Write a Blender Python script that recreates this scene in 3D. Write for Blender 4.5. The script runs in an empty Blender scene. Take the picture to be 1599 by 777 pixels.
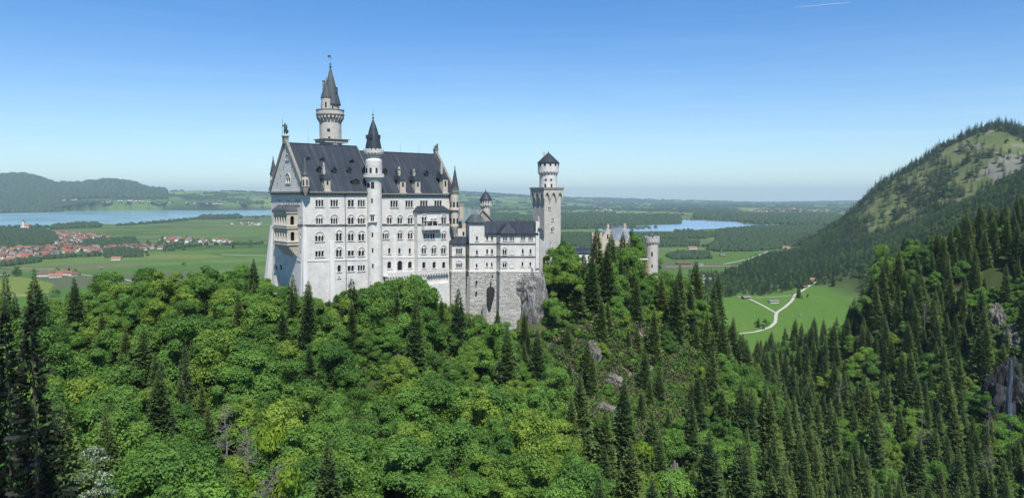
import bpy, math, random
import numpy as np
from mathutils import Vector, Matrix, geometry
R = math.radians
random.seed(7)
scene = bpy.context.scene
# ------------------------------------------------ camera, sky, sun, exposure
F = 1164.0                      # focal length in photo pixels (photo 1599 x 777)
PITCH = R(4.05)
cam_d = bpy.data.cameras.new("camera"); cam = bpy.data.objects.new("camera", cam_d)
scene.collection.objects.link(cam); scene.camera = cam
cam_d.sensor_width = 36.0; cam_d.lens = 36.0 * F / 1599.0
cam_d.clip_start = 0.5; cam_d.clip_end = 120000.0
cam.location = (0, 0, 0); cam.rotation_euler = (R(90) - PITCH, 0, 0)
SUN_H = Vector((0.30, -0.954, 0)); SUN_EL = R(57)
sdir = Vector((SUN_H.x * math.cos(SUN_EL), SUN_H.y * math.cos(SUN_EL), math.sin(SUN_EL))).normalized()
world = bpy.data.worlds.new("World"); scene.world = world; world.use_nodes = True
wn = world.node_tree.nodes; wl = world.node_tree.links
bg = wn["Background"]; sky = wn.new("ShaderNodeTexSky"); sky.sky_type = 'NISHITA'; sky.sun_disc = False
sky.sun_elevation = SUN_EL; sky.sun_rotation = math.atan2(sdir.x, sdir.y)
sky.altitude = 950; sky.air_density = 1.0; sky.dust_density = 0.5; sky.ozone_density = 3.0
tcw_ = wn.new("ShaderNodeTexCoord"); sxyz = wn.new("ShaderNodeSeparateXYZ"); wl.new(tcw_.outputs["Generated"], sxyz.inputs[0])
skr = wn.new("ShaderNodeValToRGB"); wl.new(sxyz.outputs[2], skr.inputs[0])   # clear deep blue above, pale near the horizon
skr.color_ramp.elements[0].position = 0.0; skr.color_ramp.elements[0].color = (0.86, 0.97, 1.04, 1)
skr.color_ramp.elements[1].position = 0.36; skr.color_ramp.elements[1].color = (0.30, 0.72, 1.06, 1)
e_ = skr.color_ramp.elements.new(0.10); e_.color = (0.76, 0.91, 1.04, 1)
e_ = skr.color_ramp.elements.new(0.22); e_.color = (0.46, 0.77, 1.05, 1)
tint = wn.new("ShaderNodeMix"); tint.data_type = 'RGBA'; tint.blend_type = 'MULTIPLY'; tint.inputs[0].default_value = 1.0
wl.new(skr.outputs[0], tint.inputs[7]); wl.new(sky.outputs[0], tint.inputs[6])
cm = wn.new("ShaderNodeMapping"); cm.inputs["Scale"].default_value = (2.2, 2.2, 42.0); wl.new(tcw_.outputs["Generated"], cm.inputs[0])   # faint far cloud veils
cn = wn.new("ShaderNodeTexNoise"); cn.inputs["Scale"].default_value = 1.6; cn.inputs["Detail"].default_value = 7; cn.inputs["Roughness"].default_value = 0.62; wl.new(cm.outputs[0], cn.inputs["Vector"])
cr_ = wn.new("ShaderNodeMapRange"); wl.new(cn.outputs["Fac"], cr_.inputs[0]); cr_.inputs[1].default_value = 0.50; cr_.inputs[2].default_value = 0.80; cr_.inputs[4].default_value = 0.30
cz = wn.new("ShaderNodeValToRGB"); wl.new(sxyz.outputs[2], cz.inputs[0]); cz.color_ramp.elements[0].position = 0.005; cz.color_ramp.elements[0].color = (1, 1, 1, 1); cz.color_ramp.elements[1].position = 0.16; cz.color_ramp.elements[1].color = (0.12, 0.12, 0.12, 1)
cx_ = wn.new("ShaderNodeMath"); cx_.operation = 'MULTIPLY'; wl.new(cr_.outputs[0], cx_.inputs[0]); wl.new(cz.outputs[0], cx_.inputs[1])
cl_ = wn.new("ShaderNodeMix"); cl_.data_type = 'RGBA'; wl.new(cx_.outputs[0], cl_.inputs[0]); wl.new(tint.outputs[2], cl_.inputs[6]); cl_.inputs[7].default_value = (6.6, 7.2, 7.9, 1)
wl.new(cl_.outputs[2], bg.inputs[0]); bg.inputs[1].default_value = 0.106
sl = bpy.data.lights.new("sun", 'SUN'); sl.energy = 4.9; sl.angle = R(0.53); sl.color = (1.0, 0.955, 0.88)
sun = bpy.data.objects.new("sun", sl); scene.collection.objects.link(sun)
sun.rotation_euler = sdir.to_track_quat('Z', 'Y').to_euler(); sun.location = (0, 0, 600)
scene.view_settings.view_transform = 'Standard'; scene.view_settings.look = 'None'
scene.view_settings.exposure = 0.45; scene.view_settings.gamma = 1.0
scene.cycles.max_bounces = 6; scene.cycles.diffuse_bounces = 3; scene.cycles.transmission_bounces = 3
scene.cycles.volume_bounces = 0; scene.cycles.transparent_max_bounces = 6; scene.cycles.glossy_bounces = 2
scene.cycles.use_denoising = True
HAZE = 3.5e-5

# ------------------------------------------------ helpers
CP, SP = math.cos(PITCH), math.sin(PITCH)
def ray(px, py):
    xc = (px - 799.5) / F; yc = (388.5 - py) / F
    return (xc, CP + yc * SP, -SP + yc * CP)
def at(px, py, Y):
    d = ray(px, py); k = Y / d[1]
    return Vector((d[0] * k, Y, d[2] * k))
def atz(px, py, z):
    d = ray(px, py); k = z / d[2]
    return Vector((d[0] * k, d[1] * k, z))
def topx(x, y, z):
    xc = x; yc = y * SP + z * CP; w = y * CP - z * SP
    return 799.5 + F * xc / w, 388.5 - F * yc / w
def M1(Y): return Y / F         # metres per photo pixel at depth Y

def link(o, parent=None, loc=None):
    scene.collection.objects.link(o)
    if parent is not None: o.parent = parent
    if loc is not None: o.location = loc
    return o
def tag(o, label=None, cat=None, group=None, kind=None):
    if label: o["label"] = label
    if cat: o["category"] = cat
    if group: o["group"] = group
    if kind: o["kind"] = kind
    return o
def empty(name, loc=(0, 0, 0), label=None, cat=None, group=None):
    o = bpy.data.objects.new(name, None); o.empty_display_size = 1.0
    link(o, None, loc); return tag(o, label, cat, group)

class MB:
    """collects faces, built in world coordinates"""
    def __init__(s): s.v = []; s.f = []; s.m = []
    def face(s, pts, m=0):
        n = len(s.v); s.v.extend([tuple(p) for p in pts]); s.f.append(tuple(range(n, n + len(pts)))); s.m.append(m)
    def box(s, c, sz, ax=(1, 0), m=0):
        """c centre, sz (along ax, across, z)"""
        u = Vector((ax[0], ax[1], 0)).normalized(); w = Vector((-u.y, u.x, 0)); k = Vector((0, 0, 1)); c = Vector(c)
        P = [c + u * (a * sz[0] / 2) + w * (b * sz[1] / 2) + k * (e * sz[2] / 2) for a in (-1, 1) for b in (-1, 1) for e in (-1, 1)]
        n = len(s.v); s.v.extend([tuple(p) for p in P])
        for q in ((0, 1, 3, 2), (4, 6, 7, 5), (0, 4, 5, 1), (2, 3, 7, 6), (0, 2, 6, 4), (1, 5, 7, 3)):
            s.f.append(tuple(n + i for i in q)); s.m.append(m)
    def prism(s, pts, z0, z1, m=0, top=True, bottom=False):
        """pts: list of (x,y); z0,z1 numbers; counter-clockwise"""
        n = len(pts)
        for i in range(n):
            a, b = pts[i], pts[(i + 1) % n]
            s.face([(a[0], a[1], z0), (b[0], b[1], z0), (b[0], b[1], z1), (a[0], a[1], z1)], m)
        if top: s.face([(p[0], p[1], z1) for p in pts], m)
        if bottom: s.face([(p[0], p[1], z0) for p in reversed(pts)], m)
    def frustum(s, p0, z0, p1, z1, m=0, cap=False):
        n = len(p0)
        for i in range(n):
            a, b, c, d = p0[i], p0[(i + 1) % n], p1[(i + 1) % n], p1[i]
            s.face([(a[0], a[1], z0), (b[0], b[1], z0), (c[0], c[1], z1), (d[0], d[1], z1)], m)
        if cap: s.face([(p[0], p[1], z1) for p in p1], m)
    def lathe(s, c, prof, n=28, m=0, a0=0.0, a1=2 * math.pi):
        full = abs(a1 - a0 - 2 * math.pi) < 1e-6; k = n if full else n + 1; base = len(s.v)
        for r, z in prof:
            for i in range(k):
                a = a0 + (a1 - a0) * i / n
                s.v.append((c[0] + r * math.cos(a), c[1] + r * math.sin(a), z))
        for j in range(len(prof) - 1):
            for i in range(n):
                i2 = (i + 1) % k
                s.f.append((base + j * k + i, base + j * k + i2, base + (j + 1) * k + i2, base + (j + 1) * k + i)); s.m.append(m)
    def tube(s, p, q, r0, r1=None, n=6, m=0):
        p = Vector(p); q = Vector(q); r1 = r0 if r1 is None else r1
        d = (q - p).normalized(); u = d.orthogonal().normalized(); w = d.cross(u); b = len(s.v)
        for c, r in ((p, r0), (q, r1)):
            for i in range(n):
                a = 2 * math.pi * i / n; s.v.append(tuple(c + u * (r * math.cos(a)) + w * (r * math.sin(a))))
        for i in range(n):
            s.f.append((b + i, b + (i + 1) % n, b + n + (i + 1) % n, b + n + i)); s.m.append(m)
    def build(s, name, mats, parent=None, off=None, smooth=False, local=False):
        me = bpy.data.meshes.new(name)
        root = parent
        base = Vector((0, 0, 0))
        while root is not None:
            base += root.location; root = root.parent
        o_off = Vector(off) if off is not None else Vector((0, 0, 0))
        base = base + o_off
        V = [(v[0] - base.x, v[1] - base.y, v[2] - base.z) for v in s.v]
        me.from_pydata(V, [], s.f)
        if not isinstance(mats, (list, tuple)): mats = [mats]
        for mt in mats: me.materials.append(mt)
        if len(mats) > 1: me.polygons.foreach_set("material_index", s.m)
        if smooth: me.polygons.foreach_set("use_smooth", [True] * len(s.f))
        me.update()
        o = bpy.data.objects.new(name, me)
        return link(o, parent, o_off)

def build_split(g, name, mats, parent=None, **kw):
    """one object for each separate piece"""
    par = list(range(len(g.v)))
    def find(i):
        while par[i] != i: par[i] = par[par[i]]; i = par[i]
        return i
    key = {}
    for i, v in enumerate(g.v):
        k = tuple(round(c, 3) for c in v)
        if k in key: par[find(i)] = find(key[k])
        else: key[k] = i
    for f in g.f:
        for a in f[1:]: par[find(a)] = find(f[0])
    gr = {}
    for f, m in zip(g.f, g.m): gr.setdefault(find(f[0]), []).append((f, m))
    out = []
    for fs in gr.values():
        q = MB(); mp = {}
        for f, m in fs:
            for a in f:
                if a not in mp: mp[a] = len(q.v); q.v.append(g.v[a])
            q.f.append(tuple(mp[a] for a in f)); q.m.append(m)
        out.append(q.build(name, mats, parent, **kw))
    return out
def np_mesh(name, V, Fq, mats, midx=None, smooth=False):
    me = bpy.data.meshes.new(name); k = Fq.shape[1]
    me.vertices.add(len(V)); me.vertices.foreach_set("co", np.asarray(V, dtype=np.float32).ravel())
    me.loops.add(Fq.size); me.loops.foreach_set("vertex_index", Fq.astype(np.int32).ravel())
    me.polygons.add(len(Fq)); me.polygons.foreach_set("loop_start", np.arange(0, Fq.size, k, dtype=np.int32))
    me.polygons.foreach_set("loop_total", np.full(len(Fq), k, dtype=np.int32))
    for m in (mats if isinstance(mats, (list, tuple)) else [mats]): me.materials.append(m)
    if midx is not None: me.polygons.foreach_set("material_index", np.asarray(midx, dtype=np.int32))
    if smooth: me.polygons.foreach_set("use_smooth", np.ones(len(Fq), dtype=bool))
    me.update(calc_edges=True); me.validate()
    return me

# value noise / fbm in numpy
def _h(i, j, s):
    n = (i.astype(np.int64) * 374761393 + j.astype(np.int64) * 668265263 + s * 1442695041) & 0xffffffff
    n = ((n ^ (n >> 13)) * 1274126177) & 0xffffffff
    return ((n ^ (n >> 16)) & 0xffff) / 65535.0
def vnoise(x, y, s=0):
    xi = np.floor(x); yi = np.floor(y); fx = x - xi; fy = y - yi
    fx = fx * fx * (3 - 2 * fx); fy = fy * fy * (3 - 2 * fy)
    a = _h(xi, yi, s); b = _h(xi + 1, yi, s); c = _h(xi, yi + 1, s); d = _h(xi + 1, yi + 1, s)
    return (a * (1 - fx) + b * fx) * (1 - fy) + (c * (1 - fx) + d * fx) * fy
def fbm(x, y, s=0, o=4):
    t = 0; a = 0.5; w = 0
    for k in range(o):
        t = t + a * vnoise(x * 2 ** k, y * 2 ** k, s + k * 17); w += a; a *= 0.5
    return t / w
def cells(x, y, s=0):
    """voronoi: returns random value per cell (jittered)"""
    xi = np.floor(x); yi = np.floor(y); best = np.full(x.shape, 1e9); val = np.zeros(x.shape); sec = np.full(x.shape, 1e9)
    for dx in (-1, 0, 1):
        for dy in (-1, 0, 1):
            cx = xi + dx; cy = yi + dy
            qx = cx + 0.15 + 0.7 * _h(cx, cy, s + 1); qy = cy + 0.15 + 0.7 * _h(cx, cy, s + 2)
            d = np.abs(x - qx) + np.abs(y - qy)
            m = d < best; sec = np.where(m, best, np.minimum(sec, d)); val = np.where(m, _h(cx, cy, s + 3), val); best = np.where(m, d, best)
    return val, sec - best
def inpoly(x, y, poly):
    r = np.zeros(x.shape, bool); n = len(poly)
    for i in range(n):
        x0, y0 = poly[i]; x1, y1 = poly[(i + 1) % n]
        if y0 == y1: continue
        c = ((y0 > y) != (y1 > y)) & (x < (x1 - x0) * (y - y0) / (y1 - y0) + x0)
        r ^= c
    return r

# ------------------------------------------------ materials
def mat(name):
    m = bpy.data.materials.new(name); m.use_nodes = True
    return m, m.node_tree.nodes, m.node_tree.links, m.node_tree.nodes["Principled BSDF"]
def ramp(n, l, src, stops, mode='LINEAR'):
    r = n.new("ShaderNodeValToRGB"); r.color_ramp.interpolation = mode
    e = r.color_ramp.elements
    e[0].position = stops[0][0]; e[0].color = (*stops[0][1], 1)
    e[1].position = stops[-1][0]; e[1].color = (*stops[-1][1], 1)
    for p, c in stops[1:-1]:
        q = e.new(p); q.color = (*c, 1)
    l.new(src, r.inputs[0]); return r.outputs[0]
def noise(n, l, vec, scale, detail=4, rough=0.55, sc=None):
    t = n.new("ShaderNodeTexNoise"); t.inputs["Scale"].default_value = scale; t.inputs["Detail"].default_value = detail
    t.inputs["Roughness"].default_value = rough
    if sc:
        mp = n.new("ShaderNodeMapping"); mp.inputs["Scale"].default_value = sc; l.new(vec, mp.inputs[0]); vec = mp.outputs[0]
    if vec is not None: l.new(vec, t.inputs["Vector"])
    return t.outputs["Fac"]
def mixc(n, l, fac, a, b, mode='MIX'):
    t = n.new("ShaderNodeMix"); t.data_type = 'RGBA'; t.blend_type = mode
    for k, v in ((0, fac), (6, a), (7, b)):
        if isinstance(v, (int, float)): t.inputs[k].default_value = v
        elif isinstance(v, tuple): t.inputs[k].default_value = (*v, 1)
        else: l.new(v, t.inputs[k])
    return t.outputs[2]
def bump(n, l, h, strength, dist, b):
    t = n.new("ShaderNodeBump"); t.inputs["Strength"].default_value = strength; t.inputs["Distance"].default_value = dist
    l.new(h, t.inputs["Height"]); l.new(t.outputs[0], b.inputs["Normal"])
def wallcoord(n, l, rnd=False):
    """(distance along the wall, height, 0) from object position and face normal"""
    g = n.new("ShaderNodeNewGeometry"); tc = n.new("ShaderNodeTexCoord")
    if rnd:
        sp = n.new("ShaderNodeSeparateXYZ"); l.new(tc.outputs["Object"], sp.inputs[0])
        a = n.new("ShaderNodeMath"); a.operation = 'ARCTAN2'; l.new(sp.outputs[1], a.inputs[0]); l.new(sp.outputs[0], a.inputs[1])
        k = n.new("ShaderNodeMath"); k.operation = 'MULTIPLY'; l.new(a.outputs[0], k.inputs[0]); k.inputs[1].default_value = 4.0
        u = k.outputs[0]
    else:
        c = n.new("ShaderNodeVectorMath"); c.operation = 'CROSS_PRODUCT'; l.new(g.outputs["True Normal"], c.inputs[0]); c.inputs[1].default_value = (0, 0, 1)
        d = n.new("ShaderNodeVectorMath"); d.operation = 'DOT_PRODUCT'; l.new(c.outputs[0], d.inputs[0]); l.new(tc.outputs["Object"], d.inputs[1])
        u = d.outputs["Value"]; sp = n.new("ShaderNodeSeparateXYZ"); l.new(tc.outputs["Object"], sp.inputs[0])
    o = n.new("ShaderNodeCombineXYZ"); l.new(u, o.inputs[0]); l.new(sp.outputs[2], o.inputs[1])
    return o.outputs[0], tc.outputs["Object"]
def stone(name, c1, c2, mortar, bw, bh, rnd=False, msize=0.02, bmp=0.3, stain=0.25, streak=(0.32, 0.31, 0.29)):
    m, n, l, b = mat(name)
    v, ob = wallcoord(n, l, rnd)
    br = n.new("ShaderNodeTexBrick")
    if bmp > 0.8:
        nn = n.new("ShaderNodeTexNoise"); nn.inputs["Scale"].default_value = 0.9; nn.inputs["Detail"].default_value = 2; l.new(ob, nn.inputs["Vector"])
        vm = n.new("ShaderNodeVectorMath"); vm.operation = 'MULTIPLY_ADD'; l.new(nn.outputs["Color"], vm.inputs[0]); vm.inputs[1].default_value = (1.3, .5, 0); l.new(v, vm.inputs[2]); v = vm.outputs[0]
    l.new(v, br.inputs["Vector"])
    br.inputs["Color1"].default_value = (*c1, 1); br.inputs["Color2"].default_value = (*c2, 1); br.inputs["Mortar"].default_value = (*mortar, 1)
    br.inputs["Scale"].default_value = 1; br.inputs["Mortar Size"].default_value = msize; br.inputs["Brick Width"].default_value = bw; br.inputs["Row Height"].default_value = bh
    nz = noise(n, l, ob, 0.35, 5, 0.65); st = noise(n, l, ob, 0.5, 4, 0.6, (1.0, 1.0, 0.14))
    c = mixc(n, l, 1.0, br.outputs["Color"], ramp(n, l, nz, [(0.28, (0.82, 0.82, 0.81)), (0.5, (0.98, 0.975, 0.96)), (0.72, (1.10, 1.09, 1.06))]), 'MULTIPLY')
    fs = n.new("ShaderNodeMapRange"); l.new(st, fs.inputs[0]); fs.inputs[1].default_value = 0.52; fs.inputs[2].default_value = 0.78; fs.inputs[4].default_value = stain
    c = mixc(n, l, fs.outputs[0], c, streak)
    l.new(c, b.inputs["Base Color"]); b.inputs["Roughness"].default_value = 0.9
    b.inputs["Specular IOR Level"].default_value = 0.2
    bump(n, l, br.outputs["Fac"], bmp, -0.08, b)
    return m
def plain(name, c, rough=0.8, var=0.15, sc=0.8, metal=0.0, spec=0.3):
    m, n, l, b = mat(name); tc = n.new("ShaderNodeTexCoord")
    nz = noise(n, l, tc.outputs["Object"], sc, 5, 0.6)
    l.new(ramp(n, l, nz, [(0.3, tuple(x * (1 - var) for x in c)), (0.7, tuple(min(1, x * (1 + var)) for x in c))]), b.inputs["Base Color"])
    b.inputs["Roughness"].default_value = rough; b.inputs["Metallic"].default_value = metal; b.inputs["Specular IOR Level"].default_value = spec
    return m
def roofmat(name, c, seam=0.9, streakc=(0.12, 0.13, 0.13), dark=0.55):
    m, n, l, b = mat(name); v, ob = wallcoord(n, l)
    w = n.new("ShaderNodeTexWave"); w.wave_type = 'BANDS'; w.bands_direction = 'X'; w.inputs["Scale"].default_value = seam; w.inputs["Distortion"].default_value = 0.0
    l.new(v, w.inputs["Vector"])
    st = noise(n, l, v, 1.0, 5, 0.7, (1.1, 0.07, 1)); big = noise(n, l, ob, 0.15, 4, 0.6)
    c0 = ramp(n, l, st, [(0.3, tuple(x * dark for x in c)), (0.5, c), (0.72, streakc)])
    c1 = mixc(n, l, 1.0, c0, ramp(n, l, big, [(0.3, (0.75, 0.77, 0.8)), (0.7, (1.15, 1.12, 1.1))]), 'MULTIPLY')
    l.new(c1, b.inputs["Base Color"]); b.inputs["Roughness"].default_value = 0.55; b.inputs["Specular IOR Level"].default_value = 0.35
    bump(n, l, ramp(n, l, w.outputs["Fac"], [(0.85, (0, 0, 0)), (0.95, (1, 1, 1))]), 0.6, 0.12, b)
    return m
def leafmat(name, dark, light, trans=0.3, warm=None, tip=None, isv=0.5):
    """foliage: colour varies in clumps and from tree to tree"""
    m, n, l, b = mat(name); tc = n.new("ShaderNodeTexCoord"); oi = n.new("ShaderNodeObjectInfo"); g = n.new("ShaderNodeNewGeometry")
    ad = n.new("ShaderNodeVectorMath"); ad.operation = 'ADD'; l.new(tc.outputs["Object"], ad.inputs[0]); l.new(oi.outputs["Location"], ad.inputs[1])
    big = noise(n, l, ad.outputs[0], 0.22, 3, 0.6); fine = noise(n, l, ad.outputs[0], 2.2, 2, 0.5)
    mx = n.new("ShaderNodeMath"); mx.operation = 'MULTIPLY_ADD'; l.new(oi.outputs["Random"], mx.inputs[0]); mx.inputs[1].default_value = 0.95; mx.inputs[2].default_value = 0.0
    c = mixc(n, l, mx.outputs[0], dark, light)
    if warm is not None:
        wr = n.new("ShaderNodeMath"); wr.operation = 'MULTIPLY'; l.new(oi.outputs["Random"], wr.inputs[0]); wr.inputs[1].default_value = 7.31
        fr = n.new("ShaderNodeMath"); fr.operation = 'FRACT'; l.new(wr.outputs[0], fr.inputs[0])
        rr = n.new("ShaderNodeMapRange"); l.new(fr.outputs[0], rr.inputs[0]); rr.inputs[1].default_value = 0.66; rr.inputs[2].default_value = 1.05
        c = mixc(n, l, rr.outputs[0], c, warm)
    isl = ramp(n, l, g.outputs["Random Per Island"], [(0.0, (1 - .5 * isv, 1 - .46 * isv, 1 - .5 * isv)), (0.6, (1.0, 1.0, 1.0)), (1.0, (1 + .45 * isv, 1 + .4 * isv, 1 + .3 * isv))])
    c = mixc(n, l, 1.0, c, isl, 'MULTIPLY')
    c = mixc(n, l, 1.0, c, ramp(n, l, big, [(0.32, (0.72, 0.78, 0.8)), (0.68, (1.25, 1.18, 1.0))]), 'MULTIPLY')
    c = mixc(n, l, 1.0, c, ramp(n, l, fine, [(0.3, (0.8, 0.8, 0.8)), (0.7, (1.15, 1.15, 1.15))]), 'MULTIPLY')
    if tip is not None: c = mixc(n, l, ramp(n, l, g.outputs["Random Per Island"], [(0.68, (0, 0, 0)), (0.70, (1, 1, 1))]), c, tip)
    l.new(c, b.inputs["Base Color"]); b.inputs["Roughness"].default_value = 0.6; b.inputs["Specular IOR Level"].default_value = 0.18
    if trans > 0:
        tr = n.new("ShaderNodeBsdfTranslucent"); l.new(mixc(n, l, 1.0, c, (1.25, 1.2, 0.6), 'MULTIPLY'), tr.inputs[0])
        ms = n.new("ShaderNodeMixShader"); ms.inputs[0].default_value = trans
        l.new(b.outputs[0], ms.inputs[1]); l.new(tr.outputs[0], ms.inputs[2]); l.new(ms.outputs[0], n["Material Output"].inputs[0])
    return m

WALL = stone("limestone ashlar", (0.63, 0.615, 0.58), (0.57, 0.555, 0.525), (0.42, 0.41, 0.385), 1.3, 0.5, stain=0.5, streak=(0.40, 0.39, 0.365))
WALLR = stone("limestone ashlar round", (0.63, 0.615, 0.58), (0.57, 0.555, 0.525), (0.42, 0.41, 0.385), 1.3, 0.5, rnd=True, stain=0.5, streak=(0.40, 0.39, 0.365))
TOWERR = stone("tower limestone", (0.50, 0.48, 0.43), (0.44, 0.42, 0.38), (0.30, 0.285, 0.255), 1.1, 0.5, rnd=True, stain=0.4)
SQW = stone("square tower limestone", (0.50, 0.475, 0.42), (0.43, 0.41, 0.365), (0.33, 0.315, 0.28), 1.2, 0.55, stain=0.3, bmp=0.5)
RUST = stone("rusticated blocks", (0.60, 0.585, 0.55), (0.36, 0.35, 0.32), (0.13, 0.125, 0.115), 1.25, 0.55, msize=0.07, bmp=1.0, stain=0.3)
TAN = stone("yellow sandstone", (0.50, 0.43, 0.33), (0.45, 0.385, 0.29), (0.36, 0.31, 0.24), 1.0, 0.5, stain=0.3)
TRIM = plain("pale stone trim", (0.56, 0.545, 0.51), 0.85, 0.1)
BUTT = plain("white rendered buttress", (0.62, 0.61, 0.59), 0.85, 0.07, 0.3)
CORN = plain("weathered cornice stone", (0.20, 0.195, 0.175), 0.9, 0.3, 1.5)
BAND = plain("dark string course", (0.085, 0.083, 0.08), 0.9, 0.2, 1.5)
SLATE = roofmat("dark slate sheet roof", (0.026, 0.034, 0.047), streakc=(0.055, 0.067, 0.082), dark=.75)
PALT = stone("pale buff stone", (0.50, 0.455, 0.39), (0.45, 0.41, 0.35), (0.37, 0.335, 0.29), 1.0, 0.5, stain=0.3)
CONE = roofmat("weathered cone slate", (0.062, 0.075, 0.085), seam=1.2, streakc=(0.11, 0.13, 0.135))
COPPER = roofmat("green weathered copper", (0.12, 0.165, 0.17), streakc=(0.19, 0.25, 0.24))
BLUER = roofmat("pale blue slate", (0.17, 0.20, 0.24), streakc=(0.22, 0.25, 0.28), dark=0.85)
GLASS, _n, _l, _b = mat("dark window glass"); _b.inputs["Base Color"].default_value = (0.014, 0.015, 0.018, 1); _b.inputs["Roughness"].default_value = 0.15
BRONZE = plain("green bronze", (0.08, 0.11, 0.09), 0.5, 0.3, 3, 0.6)
IRON = plain("dark iron", (0.04, 0.04, 0.045), 0.5, 0.2, 3, 0.5)
BARK = plain("bark", (0.075, 0.06, 0.045), 0.95, 0.35, 3)
DEADW = plain("grey dead wood", (0.17, 0.155, 0.135), 0.9, 0.25, 3)
BRICKR = stone("red brick", (0.42, 0.16, 0.09), (0.36, 0.13, 0.07), (0.3, 0.22, 0.17), 0.8, 0.3, stain=0.15)
# ------------------------------------------------ terrain
PLAIN = -190.0
def curv(r2): return r2 / 14.6e6
CT = []   # control points: px, Y, z of the ground
def C(px, Y, py=None, z=None, canopy=0.0):
    if z is None: z = at(px, py, Y).z - canopy
    CT.append((px, Y, z))
# gorge under the camera
for px in (-300, 0, 200, 500, 800, 1100, 1400, 1800):
    C(px, 12, z=-70); C(px, 40, z=-84); C(px, 75, z=-84 if 0 < px < 1300 else -70)
# near slope below the castle (canopy height taken off the seen tree tops)
for row in ((600, [(150, 790), (180, 700), (220, 610), (243, 530)]), (750, [(155, 790), (185, 700), (222, 610), (250, 560)]),
            (450, [(145, 790), (175, 700), (215, 600), (238, 530)]), (300, [(135, 790), (165, 700), (205, 590), (240, 500)]),
            (150, [(125, 790), (150, 700), (190, 600), (225, 510)]), (0, [(110, 790), (135, 700), (175, 600), (215, 520)]),
            (-200, [(110, 790), (135, 700), (175, 600), (215, 520)]),
            (900, [(165, 790), (200, 700), (240, 600), (285, 540)]), (1000, [(180, 790), (220, 700), (265, 600), (310, 530)]),
            (1100, [(195, 790), (240, 700), (290, 600), (330, 545)]), (1200, [(210, 790), (255, 710), (300, 650)])):
    for Y, py in row[1]: C(row[0], Y, py, canopy=13)
# castle rock: foot of the walls and platform
C(473, 259, z=-44); C(540, 266, z=-43); C(600, 277, z=-41); C(430, 275, z=-42); C(660, 288, z=-44); C(705, 293, z=-50)
C(760, 294, z=-60); C(810, 294, z=-56); C(760, 306, z=-46); C(820, 306, z=-40); C(680, 302, z=-40); C(560, 300, z=-40); C(480, 290, z=-40)
C(860, 310, z=-42); C(860, 335, z=-34); C(760, 330, z=-36); C(600, 330, z=-50); C(450, 330, z=-62)
# ridge running right from the castle
C(930, 325, z=-46); C(930, 350, z=-40); C(1000, 345, z=-50); C(1000, 385, z=-42); C(1020, 400, z=-42); C(960, 410, z=-44)
C(1070, 360, z=-58); C(1080, 400, z=-62); C(1120, 360, z=-74); C(1160, 350, z=-88); C(1200, 340, z=-102); C(1250, 330, z=-118)
# left shoulder behind
C(400, 292, 425, canopy=14); C(330, 300, 432, canopy=14); C(240, 305, 440, canopy=14); C(150, 300, 447, canopy=16); C(60, 270, 478, canopy=16); C(-40, 260, 500, canopy=16)
for px in (-250, 0, 200, 400, 600, 800): C(px, 430, z=-150); C(px, 530, z=-186)
C(1000, 480, z=-110); C(900, 480, z=-110); C(1100, 470, z=-130); C(1000, 560, z=-184); C(1150, 560, z=-180)
# gorge bottom to the right, opening to the plain
C(1250, 250, 790, canopy=20); C(1350, 262, 790, canopy=20); C(1300, 330, 705, canopy=20); C(1250, 400, 640, canopy=18); C(1200, 450, 600, canopy=18); C(1190, 520, 560, canopy=18)
# near right slope
C(1450, 285, 790, canopy=18); C(1450, 340, 700, canopy=18); C(1450, 400, 610, canopy=18); C(1450, 460, 520, canopy=18); C(1440, 520, 420, canopy=18); C(1430, 560, 375, canopy=18)
C(1380, 545, 410, canopy=18); C(1345, 560, 470, canopy=18); C(1350, 470, 560, canopy=18); C(1350, 370, 660, canopy=18)
C(1250, 560, 535, canopy=18); C(1310, 590, 515, canopy=18); C(1200, 590, 530, canopy=18)
C(1599, 300, 790, canopy=18); C(1599, 350, 690, canopy=10); C(1590, 400, 560, canopy=6); C(1590, 440, 470, canopy=10); C(1590, 500, 370, canopy=18)
C(1540, 560, 345, canopy=18); C(1750, 560, 290, canopy=18); C(1750, 450, 450, canopy=10); C(1750, 330, 700, canopy=18)
# behind the near right ridge: drop
C(1380, 700, z=-150); C(1450, 700, z=-110); C(1560, 720, z=-80); C(1700, 720, z=-60); C(1330, 750, z=-186); C(1420, 900, z=-165); C(1560, 950, z=-120); C(1700, 950, z=-80)
# mid wooded slope and mountain
C(1300, 1350, z=-192); C(1250, 1500, z=-191); C(1150, 1550, z=-191); C(1090, 1600, z=-192); C(1350, 1200, z=-188); C(1430, 1250, z=-150); C(1599, 1250, z=-70)
C(1330, 1700, 400, canopy=16); C(1250, 1850, 415, canopy=16); C(1160, 1900, 432, canopy=16); C(1220, 2050, 410, canopy=16); C(1290, 2150, 390, canopy=16)
C(1400, 1750, 375, canopy=16); C(1480, 1750, 330, canopy=16); C(1560, 1750, 295, canopy=16); C(1640, 1750, 262, canopy=16)
C(1340, 2300, 365, canopy=10); C(1400, 2250, 352, canopy=6); C(1480, 2200, 318, canopy=4); C(1560, 2150, 285, canopy=4)
for px, py in ((1318, 342), (1350, 305), (1400, 272), (1440, 247), (1480, 222), (1515, 205), (1550, 195), (1575, 199), (1599, 212), (1660, 245), (1740, 270)): C(px, 2750, py, canopy=4)
C(1300, 2750, 358, canopy=8); C(1270, 2600, 380, canopy=8); C(1230, 2500, 392, canopy=10)
C(1440, 2500, 285); C(1500, 2500, 250); C(1560, 2480, 228)
for px in (1250, 1400, 1599, 1750): C(px, 3600, z=-200)
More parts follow.
